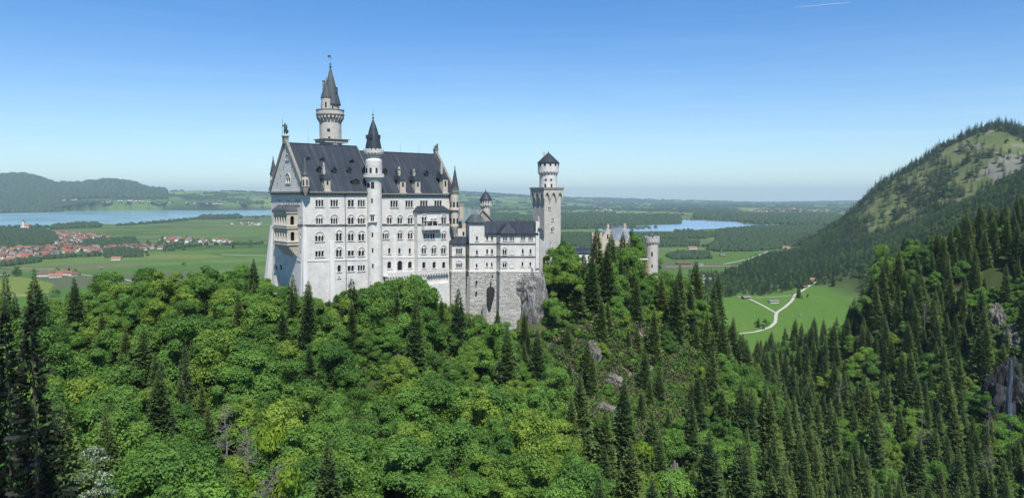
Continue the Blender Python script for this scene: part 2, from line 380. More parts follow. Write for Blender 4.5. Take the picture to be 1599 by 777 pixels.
# plain
for px in (-300, 0, 250, 500, 750, 1000): 
    for Y in (700, 900, 1300, 2000, 3000, 4500, 6500): C(px, Y, z=-194)
for px in (1130, 1230): 
    for Y in (760, 950, 1150): C(px, Y, z=-194)
for px in (1150, 1300, 1450, 1700):
    for Y in (4500, 6000): C(px, Y, z=-194)
C(1130, 3000, z=-194); C(1050, 1500, z=-194); C(1050, 2200, z=-194)
# far hills
for a in ((0, 9300, None, -193), (200, 9300, None, -193), (420, 9300, None, -193), (0, 10300, 314), (150, 10300, 316), (300, 10500, 319), (420, 11000, 321), (0, 11800, 296), (150, 11800, 303), (300, 12000, 308), (420, 12500, 309),
          (-200, 13000, 270), (0, 13000, 276), (30, 13000, 273), (60, 13000, 277), (85, 13000, 286), (112, 13000, 295), (135, 13300, 289), (160, 13300, 285), (190, 13300, 286), (215, 13300, 291), (240, 13300, 300), (300, 14000, 298), (420, 15000, 302),
          (600, 9500, None, -194), (600, 14000, 318), (720, 20000, 300), (760, 20000, 302), (820, 22000, 306), (900, 26000, 309), (1000, 28000, 311), (1100, 28000, 314), (1250, 30000, 317), (1330, 26000, 315), (1450, 26000, 314),
          (880, 9000, None, -195), (1100, 8500, None, -195), (1300, 8500, None, -195), (720, 13000, 316), (880, 13000, 322), (1000, 14000, 325), (1150, 14000, 326), (1300, 14000, 325), (1000, 20000, 318), (1250, 20000, 320), (800, 16000, 314),
          (0, 20000, 302), (200, 20000, 304), (420, 24000, 307), (0, 15200, 301), (60, 15200, 301), (112, 15000, 303), (160, 15200, 303), (215, 15200, 304), (-150, 15200, 300)):
    C(a[0], a[1], a[2] if a[2] else None, z=a[3] if len(a) > 3 else None)
for px in (-300, 200, 700, 1200, 1700): C(px, 45000, 319)
CT = np.array(CT)
def uv_of(px, Y): return np.stack([(px - 799.5) / F * 1.6, np.log(Y)], -1)
_P = uv_of(CT[:, 0], CT[:, 1]); _n0 = len(_P)
def _phi(d2): return 0.5 * d2 * np.log(d2 + 1e-12)
# thin plate spline of z / Y^0.6 keeps near and far relief in balance
_W = CT[:, 1] ** 0.6
_A = np.zeros((_n0 + 3, _n0 + 3)); _d2 = ((_P[:, None] - _P[None]) ** 2).sum(-1)
_A[:_n0, :_n0] = _phi(_d2) + np.diag(np.where(CT[:, 1] > 9000, 0.00003, 0.0008))
_A[:_n0, _n0] = 1; _A[:_n0, _n0 + 1:] = _P; _A[_n0, :_n0] = 1; _A[_n0 + 1:, :_n0] = _P.T
_sol = np.linalg.solve(_A, np.concatenate([CT[:, 2] / _W, np.zeros(3)]))
def H_uv(px, Y):
    px = np.clip(px, -320, 1900); sh = px.shape
    q = uv_of(px.ravel(), np.maximum(Y.ravel(), 9.0)); out = np.empty(len(q))
    for i in range(0, len(q), 40000):
        s = q[i:i + 40000]; d2 = ((s[:, None] - _P[None]) ** 2).sum(-1)
        out[i:i + 40000] = _phi(d2) @ _sol[:_n0] + _sol[_n0] + s @ _sol[_n0 + 1:]
    return out.reshape(sh) * np.maximum(Y, 9.0) ** 0.6
FOOT = [(-75, 259), (-55, 269), (-22, 292), (-15, 297), (12, 297), (14, 345), (-40, 345), (-97, 285)]
LAKE_L = [(-80, 357), (0, 354), (60, 353), (100, 352), (135, 349), (190, 350), (260, 346), (318, 339), (380, 338), (430, 336), (470, 335), (470, 327), (420, 327.6), (330, 328.2), (200, 328), (110, 329.5), (0, 333), (-80, 334)]
LAKE_R = [(932, 360), (960, 362), (1010, 361), (1060, 361), (1095, 358), (1140, 356), (1175, 353), (1215, 352), (1218, 350.5), (1160, 349.5), (1150, 346), (1100, 344), (1066, 343), (1062, 348), (1010, 350), (960, 351), (932, 356)]
def ground_z(x, y):
    """height of the ground at world x, y (y > 0)"""
    x = np.asarray(x, float); y = np.asarray(y, float)
    Y = np.maximum(y, 9.0); px = x / Y * F + 799.5
    z = H_uv(px, Y)
    r2 = x * x + y * y; r = np.sqrt(r2)
    base = PLAIN - curv(r2) + 5 * (fbm(x / 900, y / 900, 3, 3) - 0.5) * np.clip((Y - 4000) / 3000, 0, 1) * 3
    near = np.clip((1500 - r) / 800, 0, 1)
    above = np.clip((z - base) / 25, 0, 1)
    amp = np.where(r < 700, 2.2, np.where(px > 1200, 16, 0)) * above
    z = z + amp * (fbm(x / 30 * np.where(r < 700, 1.6, 0.35), y / 30 * np.where(r < 700, 1.6, 0.35), 5, 4) - 0.5) * 2
    far = np.clip((r - 8500) / 3000, 0, 1)
    z = z + far * above * (fbm(x / 1500, y / 1500, 8, 4) - 0.5) * 45
    z = np.maximum(z, base)
    if np.any(r > 3500):
        lx, ly = topx(x, y, base); lk = (inpoly(lx, ly, LAKE_L) | inpoly(lx, ly, LAKE_R)) & (r > 3500)
        z = np.where(lk, base - 4, z)
    return z
def gz(x, y): return float(ground_z(np.array([x]), np.array([y]))[0])

# pixel outlines of things lying on the plain
W_RIGHT = [[(1120, 360), (1180, 354), (1330, 353), (1330, 376), (1240, 385), (1180, 392), (1120, 393), (1102, 389), (1118, 378)],
           [(1040, 399), (1060, 394), (1106, 394), (1110, 404), (1050, 405)], [(880, 365), (960, 367), (1118, 365), (1118, 369), (1060, 373), (880, 371)],
           [(878, 369), (930, 371), (990, 376), (1090, 378), (1090, 384), (985, 386), (880, 384)],
           [(860, 345), (940, 344), (1062, 344), (1062, 350), (1000, 352), (930, 352), (860, 352)], [(1060, 343), (1160, 345), (1330, 349), (1330, 352.5), (1225, 351), (1160, 346)],
           [(735, 336), (830, 338), (860, 345), (735, 345)], [(880, 334), (960, 336), (1060, 338), (1060, 343), (880, 343)], [(1085, 334), (1300, 334), (1330, 345), (1160, 344), (1085, 341)]]
W_LEFT = [[(-30, 360), (60, 358), (84, 364), (92, 378), (60, 386), (-30, 388)], [(160, 392), (200, 388), (222, 393), (221, 401), (165, 402)], [(315, 337), (350, 334.5), (372, 335), (376, 341), (318, 343)],
          [(85, 352), (150, 349), (160, 354), (80, 358)], [(130, 376), (210, 372), (215, 384), (130, 386)], [(-10, 412), (60, 404), (64, 409), (-10, 418)], [(0, 322), (95, 322), (95, 330), (0, 332)], [(97, 314), (260, 316), (260, 326), (97, 327)], [(180, 345), (250, 342), (252, 345), (180, 348)],
          [(260, 339), (318, 336), (318, 340), (262, 342)]]
MEADOW_R = [(1050, 560), (1150, 521), (1100, 468), (1165, 462), (1240, 460), (1262, 448), (1335, 434), (1345, 480), (1335, 505), (1330, 560), (1200, 570)]

def build_ground():
    # polar grid round the camera
    th = np.concatenate([np.linspace(-100, -40, 40)[:-1], np.linspace(-40, 40, 760), np.linspace(40, 100, 40)[1:]]) * math.pi / 180
    rr = [6.0]
    while rr[-1] < 46000:
        r = rr[-1]; k = 0.04 if r < 90 else (0.0085 if r < 700 else 0.0095)
        rr.append(r * (1 + k))
    rr = np.array(rr); T, Rr = np.meshgrid(th, rr)
    X = Rr * np.sin(T); Y = Rr * np.cos(T); Yc = np.maximum(Y, Rr * math.cos(R(52))); Xc = np.clip(X, -Yc * 1.28, Yc * 1.28)
    Z = ground_z(Xc, Yc)
    px, py = topx(Xc, Yc, Z)
    # cover colours (what grows or lies there, not light)
    n = lambda s, sc, o=4: fbm(X / sc, Y / sc, s, o)
    col = np.zeros(X.shape + (3,))
    def put(mask, c): 
        m = np.clip(mask, 0, 1)[..., None]; col[:] = col * (1 - m) + np.array(c) * m
    flat = (Z < PLAIN + 4 - curv(Rr ** 2)) 
    # plain: strips of meadow of different age
    ca, sa = math.cos(0.5), math.sin(0.5)
    u = (X * ca + Y * sa); w = (-X * sa + Y * ca)
    v1, e1 = cells(u / 420 + n(2, 800), w / 150, 4)
    v1 = np.where(Y > 1200, v1, 0.45)
    pal = np.array([(0.060, 0.115, 0.022), (0.078, 0.135, 0.030), (0.050, 0.098, 0.022), (0.095, 0.150, 0.040), (0.105, 0.125, 0.050), (0.066, 0.125, 0.026), (0.085, 0.10, 0.05)])
    col[:] = pal[np.clip((v1 * 7).astype(int), 0, 6)]
    nn = n(9, 60)[..., None]; col *= 0.86 + 0.28 * nn
    near_m = (inpoly(px, py, MEADOW_R)) & flat
    put(near_m * 1.0, (0.075, 0.15, 0.022)); put(near_m * np.clip((n(14, 70) - .5) * 3, 0, .6), (0.10, 0.16, 0.035))
    put(inpoly(px, py, [(-60, 446), (0, 436), (20, 431), (60, 436), (84, 443), (72, 461), (-60, 468)]) * 1.0, (0.13, 0.17, 0.035))
    put(inpoly(px, py, [(-60, 470), (110, 462), (160, 470), (100, 500), (-60, 500)]) * 1.0, (0.062, 0.13, 0.02))
    put(inpoly(px, py, [(215, 396), (330, 397), (352, 402), (260, 404), (225, 402)]) * 0.8, (0.14, 0.16, 0.05))
    # rolling country beyond 8 km
    farm = np.clip((Rr - 7800) / 900, 0, 1)
    v2, e2 = cells(X / 700 + n(3, 2500) * 2, Y / 900 + n(4, 2500) * 2, 9)
    put(farm * (v2 > 0.0), (0.085, 0.145, 0.035)); put(farm * (v2 > 0.45) * 0.9, (0.15, 0.21, 0.06)); put(farm * (v2 > 0.8), (0.055, 0.10, 0.03))
    wood = woodmask(X, Y, Z, px, py, n)
    put(wood, (0.014, 0.026, 0.012))
    # slopes
    slope = np.clip((Z - (PLAIN - curv(Rr ** 2)) - 6) / 10, 0, 1) * (Rr < 4500)
    put(slope, (0.042, 0.060, 0.020))
    sc = np.clip((n(21, 25) - .52) * 6, 0, 1); put(slope * sc * (Rr < 700), (0.065, 0.075, 0.032))
    mtn = mountain_grass(px, py, Y) * slope
    put(mtn, (0.080, 0.108, 0.034)); put(mtn * np.clip((n(31, 60) - .45) * 5, 0, 1), (0.115, 0.128, 0.052)); put(mtn * np.clip((n(32, 35) - .62) * 9, 0, .9), (0.045, 0.06, 0.025))
    rk = mtn * np.clip(inpoly(px, py, [(1530, 270), (1545, 250), (1580, 240), (1640, 235), (1640, 262), (1590, 275), (1560, 285)]) * 0.75 + np.clip((n(33, 45) - .66) * 9, 0, 1), 0, 1)
    put(rk, (0.17, 0.16, 0.145))
    put(mtn * inpoly(px, py, [(1470, 232), (1476, 232), (1486, 270), (1470, 318), (1455, 330), (1462, 316), (1478, 270)]) * .8, (0.12, 0.14, 0.06))
    crag = inpoly(px, py, [(900, 520), (960, 500), (1040, 520), (1075, 560), (1075, 720), (1000, 700), (900, 660), (870, 560)]) & (Rr < 400)
    put(crag * np.clip((n(41, 12) - .38) * 6, 0, 1), (0.12, 0.115, 0.075)); put(crag * np.clip((n(42, 7) - .55) * 8, 0, 1), (0.20, 0.19, 0.165))
    nR, nT = X.shape
    V = np.stack([X, Y, Z], -1).reshape(-1, 3)
    i = np.arange(nR - 1)[:, None] * nT + np.arange(nT - 1)[None]
    Fq = np.stack([i, i + nT, i + nT + 1, i + 1], -1).reshape(-1, 4)[:, ::-1]
    m, nd, l, b = mat("ground cover")
    at_ = nd.new("ShaderNodeAttribute"); at_.attribute_name = "cover"; tc = nd.new("ShaderNodeTexCoord")
    a = noise(nd, l, tc.outputs["Object"], 0.08, 6, 0.65); f = noise(nd, l, tc.outputs["Object"], 0.9, 4, 0.6)
    c = mixc(nd, l, 1.0, at_.outputs["Color"], ramp(nd, l, a, [(0.3, (0.82, 0.84, 0.82)), (0.7, (1.16, 1.14, 1.12))]), 'MULTIPLY')
    c = mixc(nd, l, 1.0, c, ramp(nd, l, f, [(0.3, (0.85, 0.85, 0.85)), (0.7, (1.13, 1.13, 1.13))]), 'MULTIPLY')
    l.new(c, b.inputs["Base Color"]); b.inputs["Roughness"].default_value = 0.95; b.inputs["Specular IOR Level"].default_value = 0.1
    bump(nd, l, f, 0.5, 0.5, b)
    me = np_mesh("ground", V, Fq, m, smooth=True)
    ca_ = me.color_attributes.new("cover", 'FLOAT_COLOR', 'POINT')
    ca_.data.foreach_set("color", np.concatenate([col.reshape(-1, 3), np.ones((len(V), 1))], 1).astype(np.float32).ravel())
    tag(link(bpy.data.objects.new("ground", me)), "green valley plain with wooded slopes, gorge and far hills", kind="structure")

def mountain_grass(px, py, Y):
    g = inpoly(px, py, [(1335, 340), (1360, 300), (1420, 262), (1480, 222), (1530, 190), (1700, 170), (1700, 225), (1599, 262), (1540, 296), (1470, 330), (1420, 345), (1385, 352), (1360, 362)]) & (Y > 1900)
    return g * 1.0
def woodmask(X, Y, Z, px, py, n):
    w = np.zeros(X.shape)
    for p in W_RIGHT + W_LEFT: w = np.maximum(w, inpoly(px + 6 * (n(61, 60) - .5), py, p) * 1.0)
    R2 = np.sqrt(X * X + Y * Y)
    t = 0.59 + 0.0 * np.clip((R2 - 12000) / 9000, 0, 1) + np.where(px < 450, -0.10 * np.clip((291 - py) / 8, 0, 1) + 0.02 + (n(66, 900) - .5) * .22, 0.0) + np.where((px < 450) & (py > 322), -0.2, 0)
    w = np.maximum(w, np.clip((fbm(X / 1100, Y / 2000, 51, 5) - t) * 14, 0, 1) * (R2 > 8200))
    w = np.maximum(w, np.clip((fbm(X / 260, Y / 420, 52, 3) - 0.66) * 10, 0, 1) * (R2 > 6000))
    return w

# lakes: sheets just above the ground, outline taken on the water level
def build_lake(name, outline, label, col):
    pts = []
    for i in range(len(outline)):
        a, b = outline[i], outline[(i + 1) % len(outline)]
        for k in range(8):
            t = k / 8; px = a[0] + (b[0] - a[0]) * t + (random.random() - .5) * 5; py = a[1] + (b[1] - a[1]) * t + (random.random() - .5) * 0.25
            p = atz(px, py, PLAIN + 2)
            for _ in range(3): p = atz(px, py, PLAIN + 2.5 - curv(p.x ** 2 + p.y ** 2))
            pts.append((p.x, p.y))
    tri = geometry.tessellate_polygon([[Vector((x, y, 0)) for x, y in pts]])
    mb = MB(); P3 = [(x, y, PLAIN + 2.5 - curv(x * x + y * y)) for x, y in pts]
    mb.v = P3; mb.f = [tuple(t) for t in tri]; mb.m = [0] * len(tri)
    m, nd, l, b = mat(name + " surface"); tc = nd.new("ShaderNodeTexCoord")
    f = noise(nd, l, tc.outputs["Object"], 0.004, 5, 0.6, (0.35, 1.4, 1))
    l.new(ramp(nd, l, f, [(0.35, col), (0.65, tuple(c * 1.6 for c in col))]), b.inputs["Base Color"])
    rp = ramp(nd, l, f, [(0.4, (0.12, 0.12, 0.12)), (0.6, (0.30, 0.30, 0.30))]); l.new(rp, b.inputs["Roughness"])
    b.inputs["IOR"].default_value = 1.33
    f2 = noise(nd, l, tc.outputs["Object"], 0.05, 4, 0.6); bump(nd, l, f2, 0.05, 0.3, b)
    o = mb.build(name, m)
    me = o.data
    for p in me.polygons:
        if p.normal.z < 0: p.flip()
    tag(o, label, kind="structure")

def road(name, pix, width, label, z=0.3, rgb=(0.42, 0.40, 0.36)):
    P = []
    for i, (px, py) in enumerate(pix[:-1]):
        q = pix[i + 1]
        for k in range(6):
            t = k / 6; P.append(atz(px + (q[0] - px) * t, py + (q[1] - py) * t, PLAIN))
    P.append(atz(*pix[-1], PLAIN))
    xs = np.array([p.x for p in P]); ys = np.array([p.y for p in P])
    for _ in range(2):
        xs[1:-1] = (xs[:-2] + 2 * xs[1:-1] + xs[2:]) / 4; ys[1:-1] = (ys[:-2] + 2 * ys[1:-1] + ys[2:]) / 4
    dx = np.gradient(xs); dy = np.gradient(ys); L = np.hypot(dx, dy); nx = -dy / L * width / 2; ny = dx / L * width / 2
    zz = np.maximum(ground_z(xs, ys), np.maximum(ground_z(xs + nx, ys + ny), ground_z(xs - nx, ys - ny))) + z
    mb = MB()
    for i in range(len(xs) - 1):
        mb.face([(xs[i] - nx[i], ys[i] - ny[i], zz[i]), (xs[i + 1] - nx[i + 1], ys[i + 1] - ny[i + 1], zz[i + 1]), (xs[i + 1] + nx[i + 1], ys[i + 1] + ny[i + 1], zz[i + 1]), (xs[i] + nx[i], ys[i] + ny[i], zz[i])])
    tag(mb.build(name, GRAVEL), label, kind="structure")
GRAVEL = plain("pale gravel", (0.40, 0.38, 0.33), 0.95, 0.15, 0.3)
build_ground()
build_lake("lake", LAKE_L, "wide turquoise lake behind the red-roofed village", (0.11, 0.20, 0.22))
build_lake("lake", LAKE_R, "pale blue lake beyond the gatehouse", (0.13, 0.20, 0.27))
for w, pix, lab in ((5.0, [(1150, 521), (1180, 518), (1202, 511), (1211, 503), (1212, 488), (1226, 479), (1237, 469), (1242, 459), (1256, 452), (1270, 448), (1290, 445)], "pale gravel road winding over the valley meadow"),
                    (4.0, [(1213, 489), (1190, 476), (1172, 467), (1160, 464), (1152, 462)], "left branch of the forked gravel road"),
                    (3.0, [(1168, 465), (1200, 464), (1236, 461)], "thin gravel track across the triangle of meadow"),
                    (9.0, [(-20, 417), (20, 409), (50, 402), (85, 397)], "pale road leading into the village"),
                    (5.0, [(124, 428), (150, 431), (185, 434), (222, 442), (240, 447)], "pale farm track curving past the farm"),
                    (5.0, [(-20, 461.5), (40, 461), (84, 461)], "straight track along the field edge"),
                    (5.0, [(-10, 416), (45, 419), (100, 420)], "field track near the farm"),
                    (9.0, [(345, 397), (420, 399)], "country road east of the village"),
                    (5.0, [(1130, 412), (1170, 404), (1200, 392)], "field path between striped meadows"),
                    (7.0, [(1040, 416), (1100, 415), (1200, 415)], "country lane below the dark wood"),
                    (8.0, [(270, 376), (340, 382), (420, 378)], "pale lane behind the village")):
    road("road" if w > 4.5 else "path", pix, w, lab)
# ------------------------------------------------ castle
A0 = Vector((-73.5, 262, 0)); DV = Vector((0.7552, 0.6555, 0)); NV = Vector((0.6555, -0.7552, 0)); BV = -NV
class Plane:
    def __init__(s, o, d, n): s.o = Vector(o); s.d = Vector(d).normalized(); s.n = Vector(n).normalized()
    def px(s, px, py, out=0.0):
        r = Vector(ray(px, py)); o = s.o + s.n * out
        k = o.dot(s.n) / r.dot(s.n); p = r * k
        return ((p - o).dot(s.d), p.z)
    def w(s, t, z, out=0.0): return s.o + s.d * t + s.n * out + Vector((0, 0, z))
def arch_poly(cx, z0, w, h, rnd=True):
    if not rnd: return [(cx - w / 2, z0), (cx + w / 2, z0), (cx + w / 2, z0 + h), (cx - w / 2, z0 + h)]
    r = w / 2; pts = [(cx - r, z0), (cx + r, z0)]
    for i in range(7):
        a = math.pi * i / 6; pts.append((cx + r * math.cos(a), z0 + h - r + r * math.sin(a)))
    return pts
def pip(x, y, poly):
    c = False; n = len(poly)
    for i in range(n):
        x0, y0 = poly[i]; x1, y1 = poly[(i + 1) % n]
        if (y0 > y) != (y1 > y) and x < (x1 - x0) * (y - y0) / (y1 - y0) + x0: c = not c
    return c
def panel(mb, pl, outline, holes, depth=0.45, m=0, reveal=0):
    vs = []; es = []
    def loop(p):
        b = len(vs); vs.extend([Vector(q) for q in p]); es.extend([(b + i, b + (i + 1) % len(p)) for i in range(len(p))])
    loop(outline)
    for h in holes: loop(h)
    r = geometry.delaunay_2d_cdt(vs, es, [], 0, 1e-5)
    V, T = r[0], r[2]
    for t in T:
        c = (V[t[0]] + V[t[1]] + V[t[2]]) / 3
        if not pip(c.x, c.y, outline): continue
        if any(pip(c.x, c.y, h) for h in holes): continue
        P = [pl.w(V[i].x, V[i].y) for i in t]
        nn = (P[1] - P[0]).cross(P[2] - P[0])
        if nn.dot(pl.n) < 0: P.reverse()
        mb.face(P, m)
    for h in holes:
        for i in range(len(h)):
            a, b = h[i], h[(i + 1) % len(h)]
            mb.face([pl.w(*a), pl.w(*b), pl.w(b[0], b[1], -depth), pl.w(a[0], a[1], -depth)], reveal)
def pixwin(pl, px, py, k, wpx, hpx, hood=None, sill=True, label=None, rnd=True):
    """window seen at pixel (px,py centre), k lights, size in photo pixels"""
    t0, z0 = pl.px(px - wpx / 2, py + hpx / 2); t1, z1 = pl.px(px + wpx / 2, py - hpx / 2)
    tc, _ = pl.px(px, py); W = abs(t1 - t0) * (1.0 if k == 1 and wpx < 2 else 1.08); Hh = abs(z1 - z0) * 1.03
    return dict(t=tc, z=min(z0, z1), w=W, h=Hh, k=k, hood=hood, sill=sill, label=label, rnd=rnd)
def holes_of(wd):
    g = 0.2 if wd['k'] > 1 else 0; lw = (wd['w'] - g * (wd['k'] - 1)) / wd['k']
    return [arch_poly(wd['t'] - wd['w'] / 2 + lw / 2 + i * (lw + g), wd['z'], lw, wd['h'], wd['rnd']) for i in range(wd['k'])]
def window(pl, wd, parent, trim=None):
    """surround + sill (+ arched hood) standing proud of the wall; the pane sits in the recess"""
    mb = MB(); t, z, W, Hh = wd['t'], wd['z'], wd['w'], wd['h']; u = pl.d
    if wd['sill']: mb.box(pl.w(t, z - 0.14, 0.11), (W + 0.7, 0.30, 0.22), (u.x, u.y), 0)
    if wd['k'] > 1:
        g = 0.2; lw = (W - g * (wd['k'] - 1)) / wd['k']
        for i in range(wd['k'] - 1):
            c = t - W / 2 + (i + 1) * lw + (i + 0.5) * g
            mb.box(pl.w(c, z + (Hh - lw / 2) / 2, 0.03), (0.16, 0.16, Hh - lw / 2), (u.x, u.y), 0)
            mb.box(pl.w(c, z + Hh - lw / 2, 0.06), (0.40, 0.2, 0.22), (u.x, u.y), 0)
    if wd['sill'] and (wd['hood'] or wd['k'] > 1):
        for sg in (-1, 1): mb.box(pl.w(t + sg * (W / 2 + (.34 if wd['hood'] else .12)), z + (Hh * (.62 if wd['hood'] == 'big' else .8)) / 2 - .06, .05), (.16, .12, Hh * (.62 if wd['hood'] == 'big' else .8) + .2), (u.x, u.y), 0)
        if not wd['hood']: mb.box(pl.w(t, z + Hh + .1, .06), (W + .5, .14, .16), (u.x, u.y), 0)
    if wd['hood']:
        r = W / 2 + 0.28; zc = z + Hh - W / 2 * 0.35 if wd['hood'] == 'big' else z + Hh - W / 2 * 0.6
        n = 12; ri, ro = r, r + 0.26
        for i in range(n):
            a, b = math.pi * i / n, math.pi * (i + 1) / n
            q = [(t + ri * math.cos(a), zc + ri * math.sin(a)), (t + ro * math.cos(a), zc + ro * math.sin(a)), (t + ro * math.cos(b), zc + ro * math.sin(b)), (t + ri * math.cos(b), zc + ri * math.sin(b))]
            mb.face([pl.w(*p, 0.22) for p in q]); mb.face([pl.w(*q[1], 0.002), pl.w(*q[2], 0.002), pl.w(*q[2], 0.22), pl.w(*q[1], 0.22)]); mb.face([pl.w(*q[0], 0.22), pl.w(*q[3], 0.22), pl.w(*q[3], 0.002), pl.w(*q[0], 0.002)])
    if not mb.f: mb.box(pl.w(t, z - 0.05, 0.03), (W + 0.2, 0.08, 0.08), (u.x, u.y), 0)
    f = mb.build("window", trim or TRIM, parent)
    if wd['label']: f["label"] = wd['label']
    g = MB(); g.face([pl.w(t - W / 2 - .05, z - .05, -0.42), pl.w(t + W / 2 + .05, z - .05, -0.42), pl.w(t + W / 2 + .05, z + Hh + .05, -0.42), pl.w(t - W / 2 - .05, z + Hh + .05, -0.42)])
    build_split(g, "pane", GLASS, f)
    return f
def slit_on_round(mb, c, r, z, w, h, face_ang, out=0.06):
    d = Vector((math.cos(face_ang), math.sin(face_ang), 0)); mb.box(Vector((c[0], c[1], z)) + d * (r - 0.1 + out), (0.3, w, h), (d.x, d.y), 0)
def crown_ring(mb, c, r, z0, h, n, th=0.5, gap=0.45):
    for i in range(n):
        a = 2 * math.pi * (i + .5) / n; d = Vector((math.cos(a), math.sin(a), 0))
        mb.box(Vector((c[0], c[1], z0 + h / 2)) + d * (r - th / 2), (th, 2 * math.pi * r / n * (1 - gap), h), (d.x, d.y))
def corbels(mb, c, r0, r1, z0, z1, n, wfrac=0.45):
    for i in range(n):
        a = 2 * math.pi * i / n; d = Vector((math.cos(a), math.sin(a), 0)); s = Vector((-d.y, d.x, 0)); w = math.pi * r1 / n * wfrac; c3 = Vector((c[0], c[1], 0))
        A_, B_, C_ = c3 + d * (r0 - .1), c3 + d * r1, c3 + d * (r0 - .1)
        for sg in (-1, 1):
            mb.face([A_ + s * w * sg + Vector((0, 0, z0)), B_ + s * w * sg + Vector((0, 0, z1 - (z1 - z0) * .35)), B_ + s * w * sg + Vector((0, 0, z1)), A_ + s * w * sg + Vector((0, 0, z1))])
        mb.face([A_ - s * w + Vector((0, 0, z0)), A_ + s * w + Vector((0, 0, z0)), B_ + s * w + Vector((0, 0, z1 - (z1 - z0) * .35)), B_ - s * w + Vector((0, 0, z1 - (z1 - z0) * .35))])
        mb.face([B_ - s * w + Vector((0, 0, z1 - (z1 - z0) * .35)), B_ + s * w + Vector((0, 0, z1 - (z1 - z0) * .35)), B_ + s * w + Vector((0, 0, z1)), B_ - s * w + Vector((0, 0, z1))])
def finial(mb, c, z, h, r=0.18):
    mb.lathe(c, [(0.0, z + h), (0.05, z + h * .6), (0.06, z + h * .45), (r * 1.6, z + h * .38), (0.07, z + h * .3), (0.07, z + h * .22), (r * 2, z + h * .14), (0.1, z + h * .06), (r, z - 0.3)], 8)

# ---- the great hall building
palace = empty("palace", (A0.x, A0.y, -44), "long pale limestone castle hall with steep dark roof and row upon row of arched windows", "castle building", "buildings of the hilltop castle")
S1 = Plane(A0, DV, NV); S2 = Plane(A0 - NV * 0.9, DV, NV); WP = Plane(A0, BV, -DV)
SB = Plane(A0 + NV * 1.6, DV, NV)   # front of the projecting bay
EZ = S1.px(520, 298.5)[1]; EZ2 = S2.px(655, 301.5)[1]; LT = 28.5; LEN = S2.px(709.5, 350)[0]; WID = 26.6
RZ = at(449, 223, 272).z; RZ2 = S2.w(0, 0)[2]
RZ2 = at(640, 239, 306).z
t_bay0 = SB.px(652, 350, 0)[0]; t_bay1 = SB.px(701, 350, 0)[0]; bay_top = SB.px(660, 329)[1]
ZB = -62
# windows
wl_ = []
def add(pl, lst, px, py, k, w, h, hood=None, **kw): lst.append(pixwin(pl, px, py, k, w, h, hood, **kw))
L1 = []
add(S1, L1, 499, 317.3, 3, 11, 10); add(S1, L1, 521.9, 317.3, 3, 10.5, 10); add(S1, L1, 547.9, 317.3, 2, 8.5, 10.5); add(S1, L1, 564.3, 317.3, 3, 10, 10)
add(S1, L1, 499, 345, 3, 9.5, 9.5, 'big'); add(S1, L1, 521.9, 345, 3, 9.5, 9.5, 'big'); add(S1, L1, 547.9, 344.8, 2, 8, 10.5, 'big'); add(S1, L1, 564.3, 345, 3, 10, 9, 'big')
add(S1, L1, 499, 372.3, 3, 12, 9, 'big'); add(S1, L1, 529.3, 370, 2, 8, 12, 'big'); add(S1, L1, 547.9, 370.3, 2, 8, 11, 'big'); add(S1, L1, 564.3, 370.3, 2, 8.5, 10.5, 'big')
add(S1, L1, 499, 396.3, 3, 12, 9.5); add(S1, L1, 529.3, 395.3, 2, 8, 11, 'big'); add(S1, L1, 547.9, 395.3, 2, 8.5, 8.5); add(S1, L1, 564.3, 395.3, 2, 8.5, 9, 'big')
add(S1, L1, 529.7, 419, 1, 4.6, 10.5); add(S1, L1, 547.9, 419, 2, 9, 9); add(S1, L1, 564.3, 418.5, 3, 10, 9.5); add(S1, L1, 529.7, 432.7, 1, 2.6, 1.8, rnd=False)
R1 = []
for px in (615.4, 638.9): add(S2, R1, px, 318.4, 3, 10.5, 10)
for px in (661.8, 684): add(S2, R1, px, 318, 3, 10.5, 9.5)
for px in (608.2, 624.5, 640.6): add(S2, R1, px, 344.6, 2, 6.6, 9.5, 'big')
add(S2, R1, 602.4, 368.6, 3, 8.5, 9, 'big'); add(S2, R1, 624.5, 368.2, 2, 6.6, 9.5, 'big'); add(S2, R1, 640.6, 368.2, 2, 6.6, 9.5, 'big')
for px in (608, 623.9, 640): add(S2, R1, px, 391.5, 1, 3.2, 8.5)
add(S2, R1, 608, 413.6, 1, 5.6, 11); add(S2, R1, 624.5, 414.4, 1, 7, 15, sill=False, label="tall dark arched doorway onto the terrace"); add(S2, R1, 640.2, 413.2, 1, 5.6, 10.5)
B1 = []
add(SB, B1, 662.4, 344, 2, 6.5, 11, 'big'); add(SB, B1, 677, 346.5, 2, 8.5, 10); add(SB, B1, 693, 344.3, 2, 6.5, 11, 'big')
add(SB, B1, 666.5, 368.8, 3, 7.2, 9); add(SB, B1, 675.3, 368.8, 2, 6, 9); add(SB, B1, 693, 368.4, 2, 6, 9, 'big')
for px in (662, 677.5, 692.5): add(SB, B1, px, 391.4, 2, 6.5, 9.2, 'big')
for px in (662, 678, 693): add(SB, B1, px, 413.6, 1, 4.6, 10)
WW = []
for px in (436.6, 450, 464.4): add(WP, WW, px, 315.4, 3, 6.2, 6, rnd=False)
add(WP, WW, 449.8, 281.5, 2, 5.6, 9, 'big'); add(WP, WW, 449, 248, 2, 4.6, 4, 'big')
for px, py in ((442, 262.3), (455, 262.3), (437.5, 275), (460.3, 275), (433, 287.6), (465, 288)): add(WP, WW, px, py, 1, 1.5, 4, sill=False)
for py, h in ((342, 7), (368, 8), (397, 9)): add(WP, WW, 469, py, 1, 1.5, h, sill=False)
add(WP, WW, 431.5, 417, 1, 3.2, 6); add(WP, WW, 438.5, 417, 1, 3.2, 8)
mb = MB()
def hl(L): return [h for w in L for h in holes_of(w)]
panel(mb, S1, [(0, ZB), (LT + 1, ZB), (LT + 1, EZ), (0, EZ)], hl(L1))
